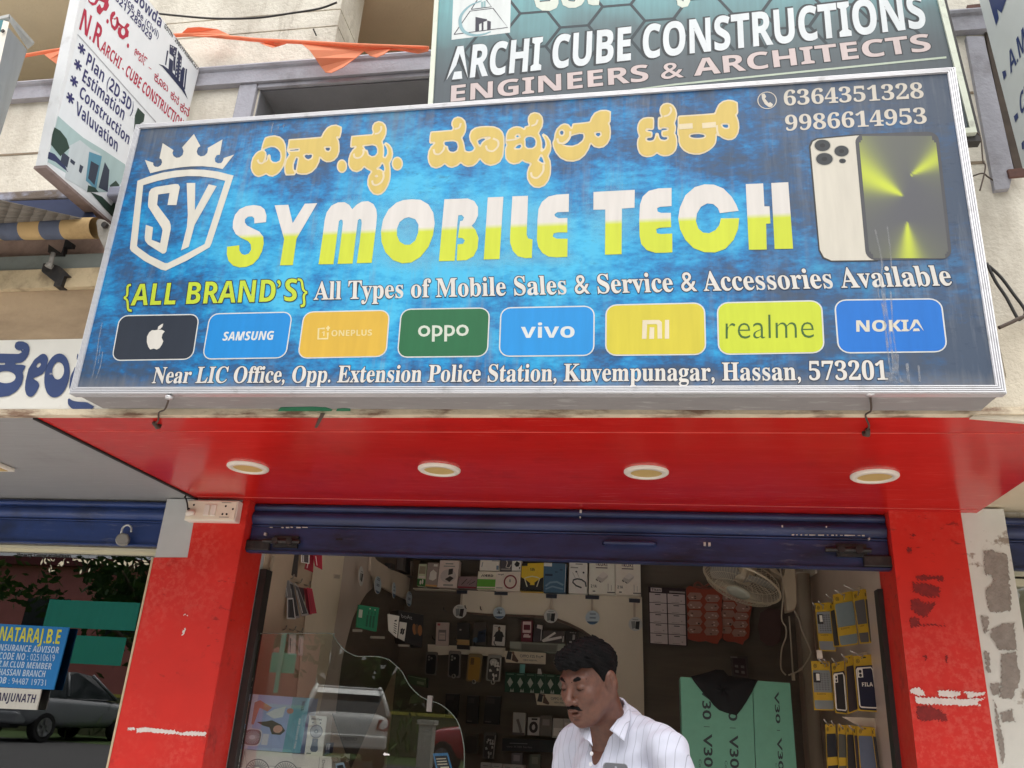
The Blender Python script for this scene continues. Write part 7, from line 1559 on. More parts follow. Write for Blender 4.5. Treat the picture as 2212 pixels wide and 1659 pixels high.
# ================================================================ the man in front of the shop
def s_ell(P, c, r):
    q = (P - np.array(c)) / np.array(r); k0 = np.linalg.norm(q, axis=1); k1 = np.linalg.norm(q / np.array(r), axis=1) + 1e-9
    return k0 * (k0 - 1) / k1
def s_cap(P, a, b, ra, rb=None):
    a, b = np.array(a, float), np.array(b, float); rb = ra if rb is None else rb
    e = b - a; t = np.clip(((P - a) @ e) / (e @ e + 1e-12),0,1)
    return np.linalg.norm(P - a - t[:, None] * e, axis=1) - (ra + (rb - ra) * t)
def smin(a, b, k):
    h = np.clip(.5 + .5 * (b - a) / k, 0,1); return b + (a - b) * h - k * h * (1 - h)
def smax(a, b, k): return -smin(-a, -b, k)
def U(k, *ds):
    d = ds[0]
    for e in ds[1:]: d = smin(d, e, k)
    return d
def snets(f, lo, hi, h):
    ax = [np.arange(lo[i], hi[i] + h, h) for i in range(3)]; n = [len(a) for a in ax]
    G = np.stack(np.meshgrid(*ax, indexing='ij'),-1).reshape(-1,3)
    V = np.concatenate([f(G[i:i + 200000]) for i in range(0, len(G),200000)]).reshape(n)
    I = V < 0; c = [n[0] - 1, n[1] - 1, n[2] - 1]
    sl = lambda A, d: A[d[0]:d[0] + c[0], d[1]:d[1] + c[1], d[2]:d[2] + c[2]]
    cor = [(i, j, k) for i in (0,1) for j in (0,1) for k in (0,1)]
    s = sum(sl(I, d).astype(int) for d in cor); act = (s > 0) & (s < 8)
    ids = np.argwhere(act); idx = -np.ones(c, int); idx[act] = np.arange(len(ids))
    acc = np.zeros((len(ids),3)); cnt = np.zeros(len(ids))
    for a in cor:
        for d in range(3):
            if a[d]: continue
            b = list(a); b[d] = 1
            va = V[tuple((ids + np.array(a)).T)]; vb = V[tuple((ids + np.array(b)).T)]; x = (va < 0) != (vb < 0)
            t = np.where(x, va / np.where(x, va - vb, 1),0); p = np.tile(np.array(a, float),(len(ids),1)); p[:, d] += t
            acc[x] += p[x]; cnt[x] += 1
    vt = (ids + acc / cnt[:, None]) * h + np.array([a[0] for a in ax])
    F = []
    for d in range(3):
        u, w_ = (d + 1) % 3,(d + 2) % 3
        A = np.take(I, range(n[d] - 1), d); B = np.take(I, range(1, n[d]), d)
        for sgn in (True, False):
            e = np.argwhere((A == sgn) & (B != sgn)); e = e[(e[:, u] > 0) & (e[:, w_] > 0) & (e[:, u] < c[u]) & (e[:, w_] < c[w_])]
            q = []
            for du, dw in ((-1,-1),(0,-1),(0,0),(-1,0)):
                o = e.copy(); o[:, u] += du; o[:, w_] += dw; q.append(idx[tuple(o.T)])
            q = np.stack(q, 1); q = q[(q >= 0).all(1)]
            F.append(q if sgn else q[:, ::-1])
    return vt, np.concatenate(F)
def sdf_obj(name, parts, mats, parent, smooth_it=2):
    mb = MB()
    for f, lo, hi, h in parts:
        v, F = snets(f, lo, hi, h); mb.raw(v.tolist(),[tuple(int(x) for x in q) for q in F])
    o = mb.build(name, mats, parent, smooth=True)
    if smooth_it:
        md = o.modifiers.new('relax','SMOOTH'); md.iterations = smooth_it; md.factor = .5
    return o

def onYm(p, Y): return onY(p, Y + .26)
PSI = R(40); PH = R(35); TH = R(20)
T0 = onYm(px('P1',900,1235),2.54); H0 = onYm(px('P1',596,652),2.43)
PM = Matrix(((math.cos(PSI),-math.sin(PSI),0, T0.x),(-math.sin(PSI),-math.cos(PSI),0, T0.y),(0,0,1, T0.z),(0,0,0,1)))
# proper right handed frame: x = his left, y = backwards, z = up  (forward = -y)
PM = Matrix(((math.cos(PSI), math.sin(PSI),0, T0.x),(-math.sin(PSI), math.cos(PSI),0, T0.y),(0,0,1, T0.z),(0,0,0,1)))
man = thing('person','man in a white pinstriped shirt with black hair and moustache looking down','person', M=PM)
Hl = PM.inverted() @ H0                                    # head centre in body space
dy_ = PH - PSI
HR = (Matrix.Rotation(-(PH - PSI),3,'Z') @ Matrix.Rotation(TH, 3,'X'))
HRn = np.array(HR); Hn = np.array(Hl)
HSC = .955
def hl(P): return (P - Hn) @ HRn / HSC                         # body space -> head space (x left, y back, z up)
def head_sdf(Q):
    X = Q * np.array([1,-1,1]); a = np.abs(X[:, 0]); Y = np.stack([a, X[:, 1], X[:, 2]],1)   # y forward, mirrored
    d = s_ell(X, (0,-.012,.034),(.075,.095,.083))
    d = smin(d, s_ell(X, (0,.028,-.025),(.063,.066,.084)),.03)
    d = smin(d, s_ell(X, (0,.036,-.078),(.05,.046,.042)),.03)
    d = smin(d, s_cap(X, (0,.072,-.102),(0,.074,-.098),.019),.022)
    d = smin(d, s_cap(Y, (.056,-.004,-.045),(.030,.055,-.092),.020,.018),.03)
    d = smin(d, s_ell(Y, (.036,.062,-.024),(.026,.024,.024)),.022)
    d = smin(d, s_cap(Y, (.008,.086,.026),(.040,.074,.028),.011,.010),.016)
    d = smax(d, -s_ell(Y, (.032,.105,.006),(.022,.022,.014)),.014)
    d = smin(d, s_ell(Y, (.032,.076,.004),(.0155,.0145,.0125)),.004)
    d = smin(d, s_cap(X, (0,.086,.018),(0,.113,-.026),.0085,.0115),.012)
    d = smin(d, s_ell(X, (0,.112,-.032),(.0135,.0125,.0115)),.008)
    d = smin(d, s_ell(Y, (.0145,.099,-.036),(.0085,.011,.0085)),.006)
    d = smax(d, -s_ell(Y, (.007,.106,-.0445),(.004,.007,.003)),.003)
    d = smin(d, s_ell(X, (0,.086,-.055),(.026,.016,.013)),.012)
    d = smin(d, s_ell(X, (0,.0965,-.0605),(.021,.009,.0055)),.005)
    d = smin(d, s_ell(X, (0,.092,-.0765),(.018,.010,.007)),.006)
    d = smax(d, -s_ell(X, (.002,.104,-.068),(.015,.016,.0042)),.003)
    d = smax(d, -s_ell(Y, (.034,.092,.0005),(.0125,.006,.0022)),.0015)
    d = smax(d, -s_ell(X, (0,.1,-.089),(.02,.012,.004)),.008)
    e = s_ell(np.stack([Y[:, 0] - .18 * (-.012 - Y[:, 1]), Y[:, 1], Y[:, 2]],1),(.081,-.012,-.004),(.010,.023,.036))
    e = smax(e, -s_ell(Y, (.092,-.006,.002),(.007,.012,.021)),.004)
    e = smin(e, s_ell(Y, (.074,.006,-.006),(.006,.005,.009)),.004)
    return smin(d, e, .006)
def skin_head(P): 
    d = head_sdf(hl(P)) * HSC
    n = s_cap(P, (0,.005,-.06), tuple(Hn + np.array(HR @ Vector((0,.022,-.05)))),.066,.057)
    n = smin(n, s_cap(P, (.02,-.01,-.02), tuple(Hn + np.array(HR @ Vector((.052,.02,-.05)))),.028,.024),.03)
    d = smin(d, n, .022)
    ch = U(.05, s_ell(P, (0,.01,-.11),(.13,.075,.11)), s_cap(P, (-.10,.02,-.035),(.10,.02,-.035),.03))
    return smin(d, ch, .04)
def arm(P, pts, rad):
    d = None
    for (a, b),(ra, rb) in zip(zip(pts[:-1], pts[1:]), zip(rad[:-1], rad[1:])):
        e = s_cap(P, a, b, ra, rb); d = e if d is None else smin(d, e, .02)
    return d
AL = [(.195,.02,-.06),(.255,.05,-.33),(.10,-.20,-.40)]; AR_ = [(-.195,.02,-.06),(-.265,.06,-.33),(-.20,-.12,-.50)]
PHc = PM.inverted() @ onYm(px('P1',905,1790),2.34)
AL[2] = (PHc.x + .05, PHc.y + .05, PHc.z - .10)
def torso(P): return U(.05, s_ell(P, (0,.01,-.20),(.165,.11,.23)), s_ell(P, (0,.0,-.42),(.155,.115,.2)), s_ell(P, (0,.02,-.56),(.155,.11,.12)))
def skin_body(P):
    d = torso(P)
    d = smin(d, arm(P, AL, [.050,.042,.029]),.03); d = smin(d, arm(P, AR_, [.050,.042,.029]),.03)
    for s_ in (-1,1): d = smin(d, arm(P, [(s_ * .085,.02,-.58),(s_ * .10,.0,-.98),(s_ * .10,.05,-1.36)],[.085,.058,.042]),.03)
    for s_ in (-1,1): d = smin(d, s_cap(P, (s_ * .10,.05,-1.385),(s_ * .12,-.13,-1.40),.036,.03),.02)
    return d
def hand_sdf(P, wr, palm, fdir, across, curl, thumb):
    """palm + four unequal bent fingers + thumb leaving the side of the palm"""
    wr, palm, fdir, across, curl, thumb = (np.array(v, float) for v in (wr, palm, fdir, across, curl, thumb))
    d = U(.012, s_cap(P, wr, palm, .024,.024), s_cap(P, palm - across * .026, palm + across * .026,.019), s_cap(P, palm + fdir * .03 - across * .028, palm + fdir * .03 + across * .028,.014))
    for i, (o, L_) in enumerate(((-.031,.78),(-.011,.95),(.010,1.0),(.030,.92))):
        b0 = palm + fdir * .036 + across * o; b1 = b0 + fdir * .034 * L_ + curl * .016; b2 = b1 + (fdir * .3 + curl * .95) * .024 * L_; b3 = b2 + (curl * .9 - fdir * .45) * .018 * L_
        d = smin(d, arm(P, [tuple(b0), tuple(b1), tuple(b2), tuple(b3)],[.0095,.009,.0082,.007]),.005)
    t0 = palm + across * .024 - fdir * .012; t1 = t0 + across * .026 + thumb * .02; t2 = t1 + fdir * .026 + thumb * .014; t3 = t2 + fdir * .02 - across * .006
    return smin(d, arm(P, [tuple(t0), tuple(t1), tuple(t2), tuple(t3)],[.014,.0115,.0095,.0078]),.008)
M_skin, nt, b_ = newmat('brown_skin')
n = noise(nt, 60,4,.6); r = ramp(nt, n.outputs['Fac'],[(.3, S(76,46,34)),(.7, S(98,61,45))]); n2 = noise(nt, 9,3,.5); r2 = ramp(nt, n2.outputs['Fac'],[(.4,(0,0,0)),(.7,(.35,) * 3)])
nt.links.new(mixc(nt, r2.outputs[0], r.outputs[0], S(76,42,35)), b_.inputs['Base Color']); b_.inputs['Roughness'].default_value = .48; b_.inputs['Subsurface Weight'].default_value = .12; b_.inputs['Subsurface Radius'].default_value = (.012,.004,.002); b_.inputs['Subsurface Scale'].default_value = .6
bn = noise(nt, 240,3,.6); bu = nd(nt, 'ShaderNodeBump'); bu.inputs['Strength'].default_value = .12; bu.inputs['Distance'].default_value = .003; nt.links.new(bn.outputs['Fac'], bu.inputs['Height']); nt.links.new(bu.outputs[0], b_.inputs['Normal'])
wl_, wr_ = np.array(AL[2]), np.array(AR_[2])
palmL = wl_ + np.array([-.035,-.035,.035]); 
hLl = lambda P: hand_sdf(P, wl_, palmL, (-.55,-.25,.79),(.62,-.6,.25),(-.45,.55,-.2),(-.2,-.5,.4))
palmR = wr_ + np.array([.01,-.055,-.03])
hRr = lambda P: hand_sdf(P, wr_, palmR, (.15,-.7,-.70),(.9,.25,.1),(.3,.55,-.5),(.3,-.3,-.5))
hd_lo = Hn - .16; hd_hi = Hn + np.array([.16,.16,.16]); hd_lo[2] = -.16; hd_lo[0] = -.2; hd_hi[0] = .2
sdf_obj('body',[(skin_head, hd_lo, hd_hi, .0026),(skin_body, (-.36,-.36,-1.46),(.36,.26,-.02),.011),
                 (hLl, wl_ - .13, wl_ + .13,.004),(hRr, wr_ - .15, wr_ + .13,.004)], M_skin, man, 1)
# hair: a cap a few millimetres over the skull, cut by the hairline; short sides
M_hair = pm('black_hair', S(13,12,13),.8,.5,90, bump=.9, bscale=260, spec=.12, stretch=(1,.35,1))
rgh = np.random.RandomState(4)
KV = [(rgh.normal(size=3) * s_, rgh.uniform(0,6)) for s_ in (60,60,110,110,180,180,260,260)]
def hair_sdf(P):
    Q = hl(P); X = Q * np.array([1,-1,1]); a = np.abs(X[:, 0])
    d = s_ell(X, (0,-.012,.034),(.075,.095,.083)); d = smin(d, s_ell(X, (0,.028,-.025),(.063,.066,.084)),.03)
    nz = sum(np.sin(X @ k + p) * (.9 if i < 4 else .6) for i, (k, p) in enumerate(KV)) / 4
    topw = np.clip((X[:, 2] - .02) / .06,0,1); fr = np.clip((X[:, 1] - .02) / .06,0,1)
    thick = .005 + .012 * topw + .014 * topw * fr + nz * (.002 + .0062 * topw)
    line = np.where(X[:, 1] > .045,.060 + .35 * np.maximum(0, a - .045) * 0 + .004 * np.sin(a * 160), np.where(X[:, 1] > .008,.060 - (.045 - X[:, 1]) * 1.9, np.where(X[:, 1] > -.012,-.012 + (X[:, 1] + .012) * 0.1,-.012 - np.minimum(.07,(-.012 - X[:, 1]) * 1.4))))
    reg = line + nz * .003 - X[:, 2]
    ear = s_ell(np.stack([a, X[:, 1], X[:, 2]],1),(.08,-.010,-.008),(.02,.024,.034))
    return smax(smax(d - thick, reg, .006),-ear, .003)
sdf_obj('hair',[(hair_sdf, Hn - .17, Hn + .17,.0032)], M_hair, man, 0)
def facehair(fn, name):
    f = lambda P: fn(hl(P) * np.array([1,-1,1])); sdf_obj(name, [(f, Hn + np.array(HR @ Vector((-.07,-.135,-.075))) - .0, Hn + np.array(HR @ Vector((.07,-.04,.05))),.0017)] if False else [(f, Hn - .135, Hn + .135,.0021)], M_hair, man, 0)
nzf = lambda X: sum(np.sin(X @ k * 1.6 + p) for k, p in KV[2:6]) * .0005
facehair(lambda X: smax(U(.004, s_cap(np.stack([np.abs(X[:, 0]), X[:, 1], X[:, 2]],1),(.003,.1015,-.0505),(.018,.0965,-.0535),.0062,.0058), s_cap(np.stack([np.abs(X[:, 0]), X[:, 1], X[:, 2]],1),(.018,.0965,-.0535),(.028,.0855,-.0635),.0058,.0028)) + nzf(X),-(head_sdf(X * np.array([1,-1,1])) + .004),.002),'moustache')
facehair(lambda X: U(.003, s_cap(np.stack([np.abs(X[:, 0]), X[:, 1], X[:, 2]],1),(.012,.0925,.0255),(.032,.0875,.0325),.0046,.0050), s_cap(np.stack([np.abs(X[:, 0]), X[:, 1], X[:, 2]],1),(.032,.0875,.0325),(.051,.0715,.0275),.0050,.0022)) + nzf(X),'eyebrow')
facehair(lambda X: U(.001, s_cap(np.stack([np.abs(X[:, 0]), X[:, 1], X[:, 2]],1),(.021,.0885,.0005),(.033,.0915,-.0025),.0014,.0018), s_cap(np.stack([np.abs(X[:, 0]), X[:, 1], X[:, 2]],1),(.033,.0915,-.0025),(.045,.0845,.0005),.0018,.0012)),'eyelash')
# shirt
def shirt_sdf(P):
    wob = .0035 * np.sin(P[:, 2] * 42 + P[:, 0] * 30) * np.sin(P[:, 0] * 37 + 1.3) + .0025 * np.sin(P[:, 2] * 80 - P[:, 0] * 65 + P[:, 1] * 40)
    d = U(.06, s_ell(P, (0,.01,-.20),(.165,.122,.25)), s_ell(P, (0,-.005,-.42),(.165,.135,.22)), s_ell(P, (0,.015,-.60),(.165,.125,.13)))
    for s_ in (-1,1):
        d = smin(d, s_cap(P, (s_ * .045,.03,.012),(s_ * .18,.02,-.032),.050,.056),.045)
        d = smin(d, s_cap(P, (s_ * .195,.02,-.06),(s_ * .252,.045,-.29),.064,.066),.022)
    d = smin(d, s_cap(P, (0,.02,-.02), tuple(Hn * .40),.080,.066),.03)
    d = d + wob
    cut = s_cap(P, (0,.012,.0), tuple(Hn + np.array([0,.01,-.05])),.066,.064)            # neck hole
    d = smax(d, -cut, .006)
    v = U(.01, s_cap(P, (0,-.13,-.135),(0,-.05,.06),.012,.062), s_cap(P, (0,-.10,-.03),(0,-.07,.09),.03,.07))
    d = smax(d, -v, .006)
    d = smax(d, P @ (Hn / np.linalg.norm(Hn)) - .095,.004); d = smax(d, -.70 - P[:, 2],.004)
    for s_ in (-1,1): d = smax(d, (P[:, 0] * s_ - .15) * 0 + np.where(P[:, 0] * s_ > .2,-.275 - P[:, 2],-1),.004)
    inner = smin(torso(P), s_cap(P, (0,.012,-.1),(0,.02,.1),.07),.03) + .012
    return d
M_shirt, nt, b_ = newmat('white_pinstripe_cotton')
tc = nd(nt, 'ShaderNodeTexCoord'); sp = nd(nt, 'ShaderNodeSeparateXYZ'); nt.links.new(tc.outputs['Object'], sp.inputs[0])
wv = noise(nt, 7,2,.5, tc.outputs['Object']); 
def mth(op, a, b=None):
    k = nd(nt, 'ShaderNodeMath', operation=op)
    for i, q in enumerate((a, b)):
        if q is None: continue
        if isinstance(q, (int, float)): k.inputs[i].default_value = q
        else: nt.links.new(q, k.inputs[i])
    return k.outputs[0]
xx = mth('ADD', mth('ADD', sp.outputs[0], mth('MULTIPLY', sp.outputs[1],.25)), mth('MULTIPLY', wv.outputs['Fac'],.012))
xx = mth('ADD', xx, mth('MULTIPLY', sp.outputs[2],-.05))
fr_s = mth('ABSOLUTE', mth('SUBTRACT', mth('FRACT', mth('MULTIPLY', xx, 44.)),.5))
sm_ = nd(nt, 'ShaderNodeMapRange'); sm_.inputs[1].default_value = .455; sm_.inputs[2].default_value = .485; nt.links.new(fr_s, sm_.inputs[0])
nt.links.new(mixc(nt, mth('MULTIPLY', sm_.outputs[0],.6), S(184,187,202), S(98,102,116)), b_.inputs['Base Color']); b_.inputs['Roughness'].default_value = .85; b_.inputs['Sheen Weight'].default_value = .1
w1 = noise(nt, 14,3,.55, tc.outputs['Object'],(1,1,.5)); bu = nd(nt, 'ShaderNodeBump'); bu.inputs['Strength'].default_value = .35; bu.inputs['Distance'].default_value = .02; nt.links.new(w1.outputs['Fac'], bu.inputs['Height']); nt.links.new(bu.outputs[0], b_.inputs['Normal'])
sdf_obj('shirt',[(shirt_sdf, (-.36,-.22,-.72),(.36,.22,.13),.0058)], M_shirt, man, 2)
# collar flaps, laid over the shirt
IM = PM.inverted()
def flap(rows, th=.0035):
    b = MB(); g = [[IM @ onYm(px('P1', x, y), Y) for x, y, Y in r_] for r_ in rows]
    g = [smooth(r_, 4) for r_ in g]; m_ = len(g[0]); g2 = []
    cols = [smooth([g[i][j] for i in range(len(g))],4) for j in range(m_)]; k_ = len(cols[0])
    for i in range(k_ - 1):
        for j in range(m_ - 1): b.poly([cols[j][i], cols[j + 1][i], cols[j + 1][i + 1], cols[j][i + 1]])
    o = b.build('collar', M_shirt, man, smooth=True); bm = bmesh.new(); bm.from_mesh(o.data); bmesh.ops.remove_doubles(bm, verts=bm.verts, dist=1e-4); bmesh.ops.recalc_face_normals(bm, faces=bm.faces); bm.to_mesh(o.data); bm.free()
    md = o.modifiers.new('thickness','SOLIDIFY'); md.thickness = th; md.offset = 0; return o
flap([[(945,842,2.53),(1000,905,2.52),(985,985,2.49),(925,1100,2.44),(838,1215,2.405)],[(1000,862,2.53),(1040,935,2.50),(1030,1050,2.46),(1000,1150,2.425),(900,1260,2.395)],[(1062,948,2.52),(1080,1040,2.48),(1060,1150,2.44),(1035,1240,2.415),(1006,1352,2.392)]])
flap([[(600,1175,2.43),(612,1230,2.415),(622,1300,2.40),(640,1405,2.385)],[(550,1168,2.445),(560,1225,2.425),(572,1290,2.41),(605,1360,2.39)],[(478,1192,2.47),(490,1245,2.445),(520,1290,2.425),(560,1330,2.405)]])
pk_ = MB()
for k in range(4):
    c_ = IM @ onYm(px('P1',628 - 10 * k, 1492 + 120 * k),2.378 + .003 * k); pk_.lathe([(0,.002),(.0055,.002),(.0055,-.001)],14, c_, (0,-1,0))
pk_.build('button', pm('pearl_button', S(206,206,210),.3,.03,10), man)
# trousers and shoes (below the picture)
def trous(P):
    d = U(.03, s_ell(P, (0,.02,-.72),(.172,.125,.12)))
    for s_ in (-1,1): d = smin(d, arm(P, [(s_ * .085,.02,-.70),(s_ * .10,.0,-1.0),(s_ * .105,.045,-1.36)],[.10,.085,.075]),.03)
    return smax(smax(d, P[:, 2] + .655,.004),-1.40 - P[:, 2],.004)
sdf_obj('trousers',[(trous, (-.3,-.22,-1.44),(.3,.24,-.62),.012)], pm('charcoal_trousers', S(58,56,60),.9,.1,30), man, 2)
shoe = lambda P: smax(U(.03, s_cap(P, (.11,.06,-1.39),(.13,-.15,-1.405),.05,.044), s_cap(P, (-.11,.06,-1.39),(-.13,-.15,-1.405),.05,.044)),-1.425 - P[:, 2],.004)
sdf_obj('shoe',[(shoe, (-.24,-.24,-1.46),(.24,.16,-1.32),.009)], pm('brown_leather_shoe', S(58,40,30),.45,.1,20), man, 2)
# phone he holds: its top edge shows at the bottom of the picture
Pt = onYm(px('P1',900,1606),2.335); ph = thing('held_phone','dark phone in a pale case held in front of the white shirt','phone', Pt); ph.rotation_euler = (R(-24), R(1), R(14))
def rrect(w_, h_, r_, n=6):
    return [(cx + r_ * math.cos(R(a0 + 90 * k / n)), cy + r_ * math.sin(R(a0 + 90 * k / n))) for cx, cy, a0 in ((w_ - r_, -r_, 0),(-w_ + r_, -r_, 90),(-w_ + r_, -h_ + r_, 180),(w_ - r_, -h_ + r_, 270)) for k in range(n + 1)]
def upright(loop, y0, y1, nm, mt): MB().prism([(x, y0, z) for x, z in loop][::-1],(0, y1 - y0,0)).build(nm, mt, ph)
upright(rrect(.0355,.150,.011),-.004,.005,'case', pm('pale_phone_case', S(96,98,104),.35,.03,10))
upright([(x, z - .0022) for x, z in rrect(.0332,.1455,.0095)],-.0052,-.0041,'back_glass', pm('navy_phone_back', S(24,26,38),.25,.03,10))
MB().lathe([(0,.0014),(.0036,.0014),(.0042,0)],18,(.0,-.0053,-.0135),(0,-1,0)).build('camera_lens', pm('lens_glass', S(96,98,106),.2,.03,10), ph)
# ================================================================ the street behind the photographer (seen mirrored in the glass)
def mir(c, x, y, Y, Yg=None):
    """point at depth Y behind the camera that mirrors to this photo point in the glass plane"""
    Yg = YGL if Yg is None else Yg; q = onY(px(c, x, y),2 * Yg - Y); return Vector((q.x, Y, q.z))
ZR = .45
def car(label, loc, yaw, col, name='parked_car', plate=None):
    t = thing(name, label, 'car', loc, 'cars parked along the road', rotz=yaw)
    paint = pm('car_paint_%d_%d_%d' % col, S(*col),.25,.03,4, spec=.6, coat=.6); gl = pm('tinted_car_glass', S(36,42,44),.08,.05,6, spec=.7); blk = pm('black_car_plastic', S(28,28,29),.6,.1,20)
    # long axis = y, rear end at y = 0, front at y = -3.8, half width .84
    st = [(0.0,.50,.86,.70),(-.06,.40,1.0,.80),(-.30,.32,1.02,.84),(-1.2,.28,1.0,.85),(-2.4,.28,.96,.85),(-3.2,.30,.86,.82),(-3.65,.36,.74,.74),(-3.8,.44,.64,.60)]
    b = MB(); n = 12; rows = []
    for y, z0, z1, hw in st:
        zm, zh = (z0 + z1) / 2,(z1 - z0) / 2
        rows.append([(hw * math.copysign(abs(math.cos(a)) ** .42, math.cos(a)), y, zm + zh * math.copysign(abs(math.sin(a)) ** .42, math.sin(a))) for a in (2 * math.pi * (k + .5) / (2 * n) for k in range(2 * n))])
    m_ = 2 * n
    for r_ in rows: b.v += r_
    for i in range(len(rows) - 1):
        for k in range(m_): b.f.append((i * m_ + k, i * m_ + (k + 1) % m_, (i + 1) * m_ + (k + 1) % m_, (i + 1) * m_ + k)); b.m.append(0)
    b.f.append(tuple(range(m_ - 1,-1,-1))); b.m.append(0); b.f.append(tuple((len(rows) - 1) * m_ + k for k in range(m_))); b.m.append(0)
    b.build('body', paint, t, smooth=True)
    gh = [(-.10,.96,.80),(-.32,1.34,.66),(-.55,1.46,.62),(-1.5,1.50,.62),(-2.0,1.44,.62),(-2.75,.94,.76)]
    b = MB(); v = []
    for y, z, hw in gh: v += [(-hw, y, z),(hw, y, z)]
    base = [(-.80,-.10,.93),(.80,-.10,.93),(.80,-2.75,.9),(-.80,-2.75,.9)]
    b.raw(v, [(2 * i, 2 * i + 1,2 * i + 3,2 * i + 2) for i in range(1, len(gh) - 2)])
    b.build('roof', paint, t)
    g = MB(); g.raw(v, [(0,1,3,2),(2 * 4,2 * 4 + 1,2 * 5 + 1,2 * 5)])
    for s_ in (0,1):
        side = [v[2 * i + s_] for i in range(len(gh))]; g.raw(side + [((-.80,.80)[s_],-2.75,.92),((-.80,.80)[s_],-.12,.92)],[tuple(range(8)) if s_ else tuple(range(7,-1,-1))])
    g.build('window', gl, t)
    p = MB()
    for s_ in (-1,1):
        p.tube([(s_ * .80,-.10,.97),(s_ * .665,-.32,1.35),(s_ * .625,-.55,1.47)],.045,8); p.tube([(s_ * .78,-1.25,.97),(s_ * .63,-1.25,1.47)],.03,6); p.tube([(s_ * .76,-2.75,.95),(s_ * .62,-2.0,1.45)],.035,8)
    p.build('pillar', paint, t, smooth=True)
    MB().box((-.62,-.30,1.43),(.62,-.12,1.47)).build('spoiler', paint, t, bevel=.015)
    for s_ in (-1,1):
        MB().prism([(s_ * .84,-.16,.92),(s_ * .60,.012,.90),(s_ * .56,.016,.72),(s_ * .80,-.03,.70)][::s_],(0,.02,0)).build('tail_lamp', pm('red_lamp_glass', S(120,34,36),.2,.05,10), t, bevel=.01)
    MB().box((-.80,-.25,.36),(.80,.07,.62)).build('bumper', paint, t, bevel=.06, seg=3); MB().box((-.70,-.2,.28),(.70,.05,.40)).build('bumper_skirt', blk, t, bevel=.03)
    MB().box((-.34,.072,.47),(.34,.078,.60)).build('plate_recess', pm('pale_recess', S(196,196,186),.5,.04,10), t)
    if plate:
        q = MB().box((-.25,.079,.485),(.25,.084,.585)); v_, f_ = text_geo(plate, 'bold'); x0, x1 = v_[:, 0].min(), v_[:, 0].max()
        q.raw([(.22 - .44 * (x - x0) / (x1 - x0),.0855,.505 + .06 * y / .7) for x, y in v_],[tuple(reversed(k)) for k in f_],1); q.build('number_plate',[pm('white_plate', S(220,220,214),.4,.03,10), blk], t)
    for s_ in (-1,1):
        for y in (-.72,-3.0):
            wv_ = MB().lathe([(.20,-.10),(.29,-.10),(.31,-.06),(.31,.06),(.29,.10),(.20,.10)],28,(s_ * .76, y, .31),(1,0,0)).build('wheel', pm('tyre_rubber', S(30,30,30),.9,.1,20), t, smooth=False)
            r_ = MB().lathe([(0,.02),(.05,.02),(.05,.0),(.19,.03),(.20,.0)],28,(s_ * .83, y, .31),(s_, 0,0))
            for k in range(6): a = k * math.pi / 3; r_.box((-.001,-.02,.05),(.02,.02,.19)); nv = r_.v[-8:]; r_.v[-8:] = [(s_ * (.85 + x), y + py * math.cos(a) - pz * math.sin(a),.31 + py * math.sin(a) + pz * math.cos(a)) for x, py, pz in nv]
            r_.build('rim', pm('alloy_rim', S(150,150,152),.3,.05,10, metal=.6), wv_)
    return t
pc_ = mir('I8',1500,1250,-8.4)
car('white hatchback parked with its tail to the shop, mirrored in the wavy glass',(pc_.x, pc_.y, ZR), R(-24),(232,234,230), plate='KA02MC5185')
pc_ = mir('31',1750,1500,-7.4)
car('red hatchback parked right of the white one, mirrored at the glass edge',(pc_.x + 2.6, pc_.y, ZR), R(-62),(176,26,38))
pc_ = mir('31',1465,1500,-6.0); t = thing('gate_post','pale square gate post by the road, mirrored left of the red car','post',(pc_.x, -6.0, ZR)); MB().box((-.11,-.11,0),(.11,.11,.9)).build('shaft', pm('pale_gate_paint', S(206,204,190),.6,.06,5), t); MB().box((-.14,-.14,.901),(.14,.14,.97)).build('cap', pm('pale_gate_paint', S(206,204,190),.6,.06,5), t)
pc_ = mir('L3',-120,1400,-9.5, YO)
car('dark grey car parked across from the office window',(pc_.x, pc_.y, ZR), R(10),(126,130,134))
# fence of turquoise sheets, boundary wall, pink building, trees
t = thing('sheet_fence','turquoise sheet fence across the road','fence',(0,-15, ZR))
M_tq = pm('turquoise_sheet', S(70,205,182),.5,.08,2, stretch=(6,1,.4))
for c, x0, x1, y0, y1, yg in (('I8',470,900,45,275, YGL),('L3',300,1000,470,640, YO),('L3',420,900,720,900, YO)):
    a, b_ = mir(c, x0, y1,-15, yg), mir(c, x1, y0,-15, yg); MB().box((a.x, -.04, a.z - ZR),(b_.x, 0, b_.z - ZR)).build('sheet', M_tq, t)
a, b_ = mir('I8',700,60,-15), mir('I8',800,-300,-15); MB().box((a.x, .02, a.z - ZR - 1),(b_.x, .1, b_.z - ZR)).build('post', pm('pale_turquoise_post', S(140,214,196),.5,.05,4), t)
t = thing('boundary_wall','low mossy boundary wall with a yellow rail across the road','wall',(0,-14, ZR)); MB().box((-60,-.15,0),(40,.1,1.0)).build('wall', pm('mossy_wall', S(120,122,92),.9,.2,3, dirt=S(60,70,40), damt=.8), t); MB().box((-60,-.18,1.0),(40,.12,1.08)).build('coping', pm('yellow_coping', S(206,196,90),.7,.1,6), t)
t = thing('pink_building','pink and maroon building behind the trees across the road','building',(-30,-34, ZR)); MB().box((-8,-3,0),(12,3,7)).build('wall', pm('pink_wall', S(196,120,118),.8,.08,2), t); MB().box((-8.5,-3.5,7),(12.5,3.5,7.4)).build('roof', pm('maroon_roof', S(110,52,56),.8,.1,3), t)
for k in range(4): MB().box((-6 + 4.6 * k, 3.0,3.6),(-3.6 + 4.6 * k, 3.04,5.4)).build('window', pm('dark_window', S(40,44,50),.2,.1,3), t)
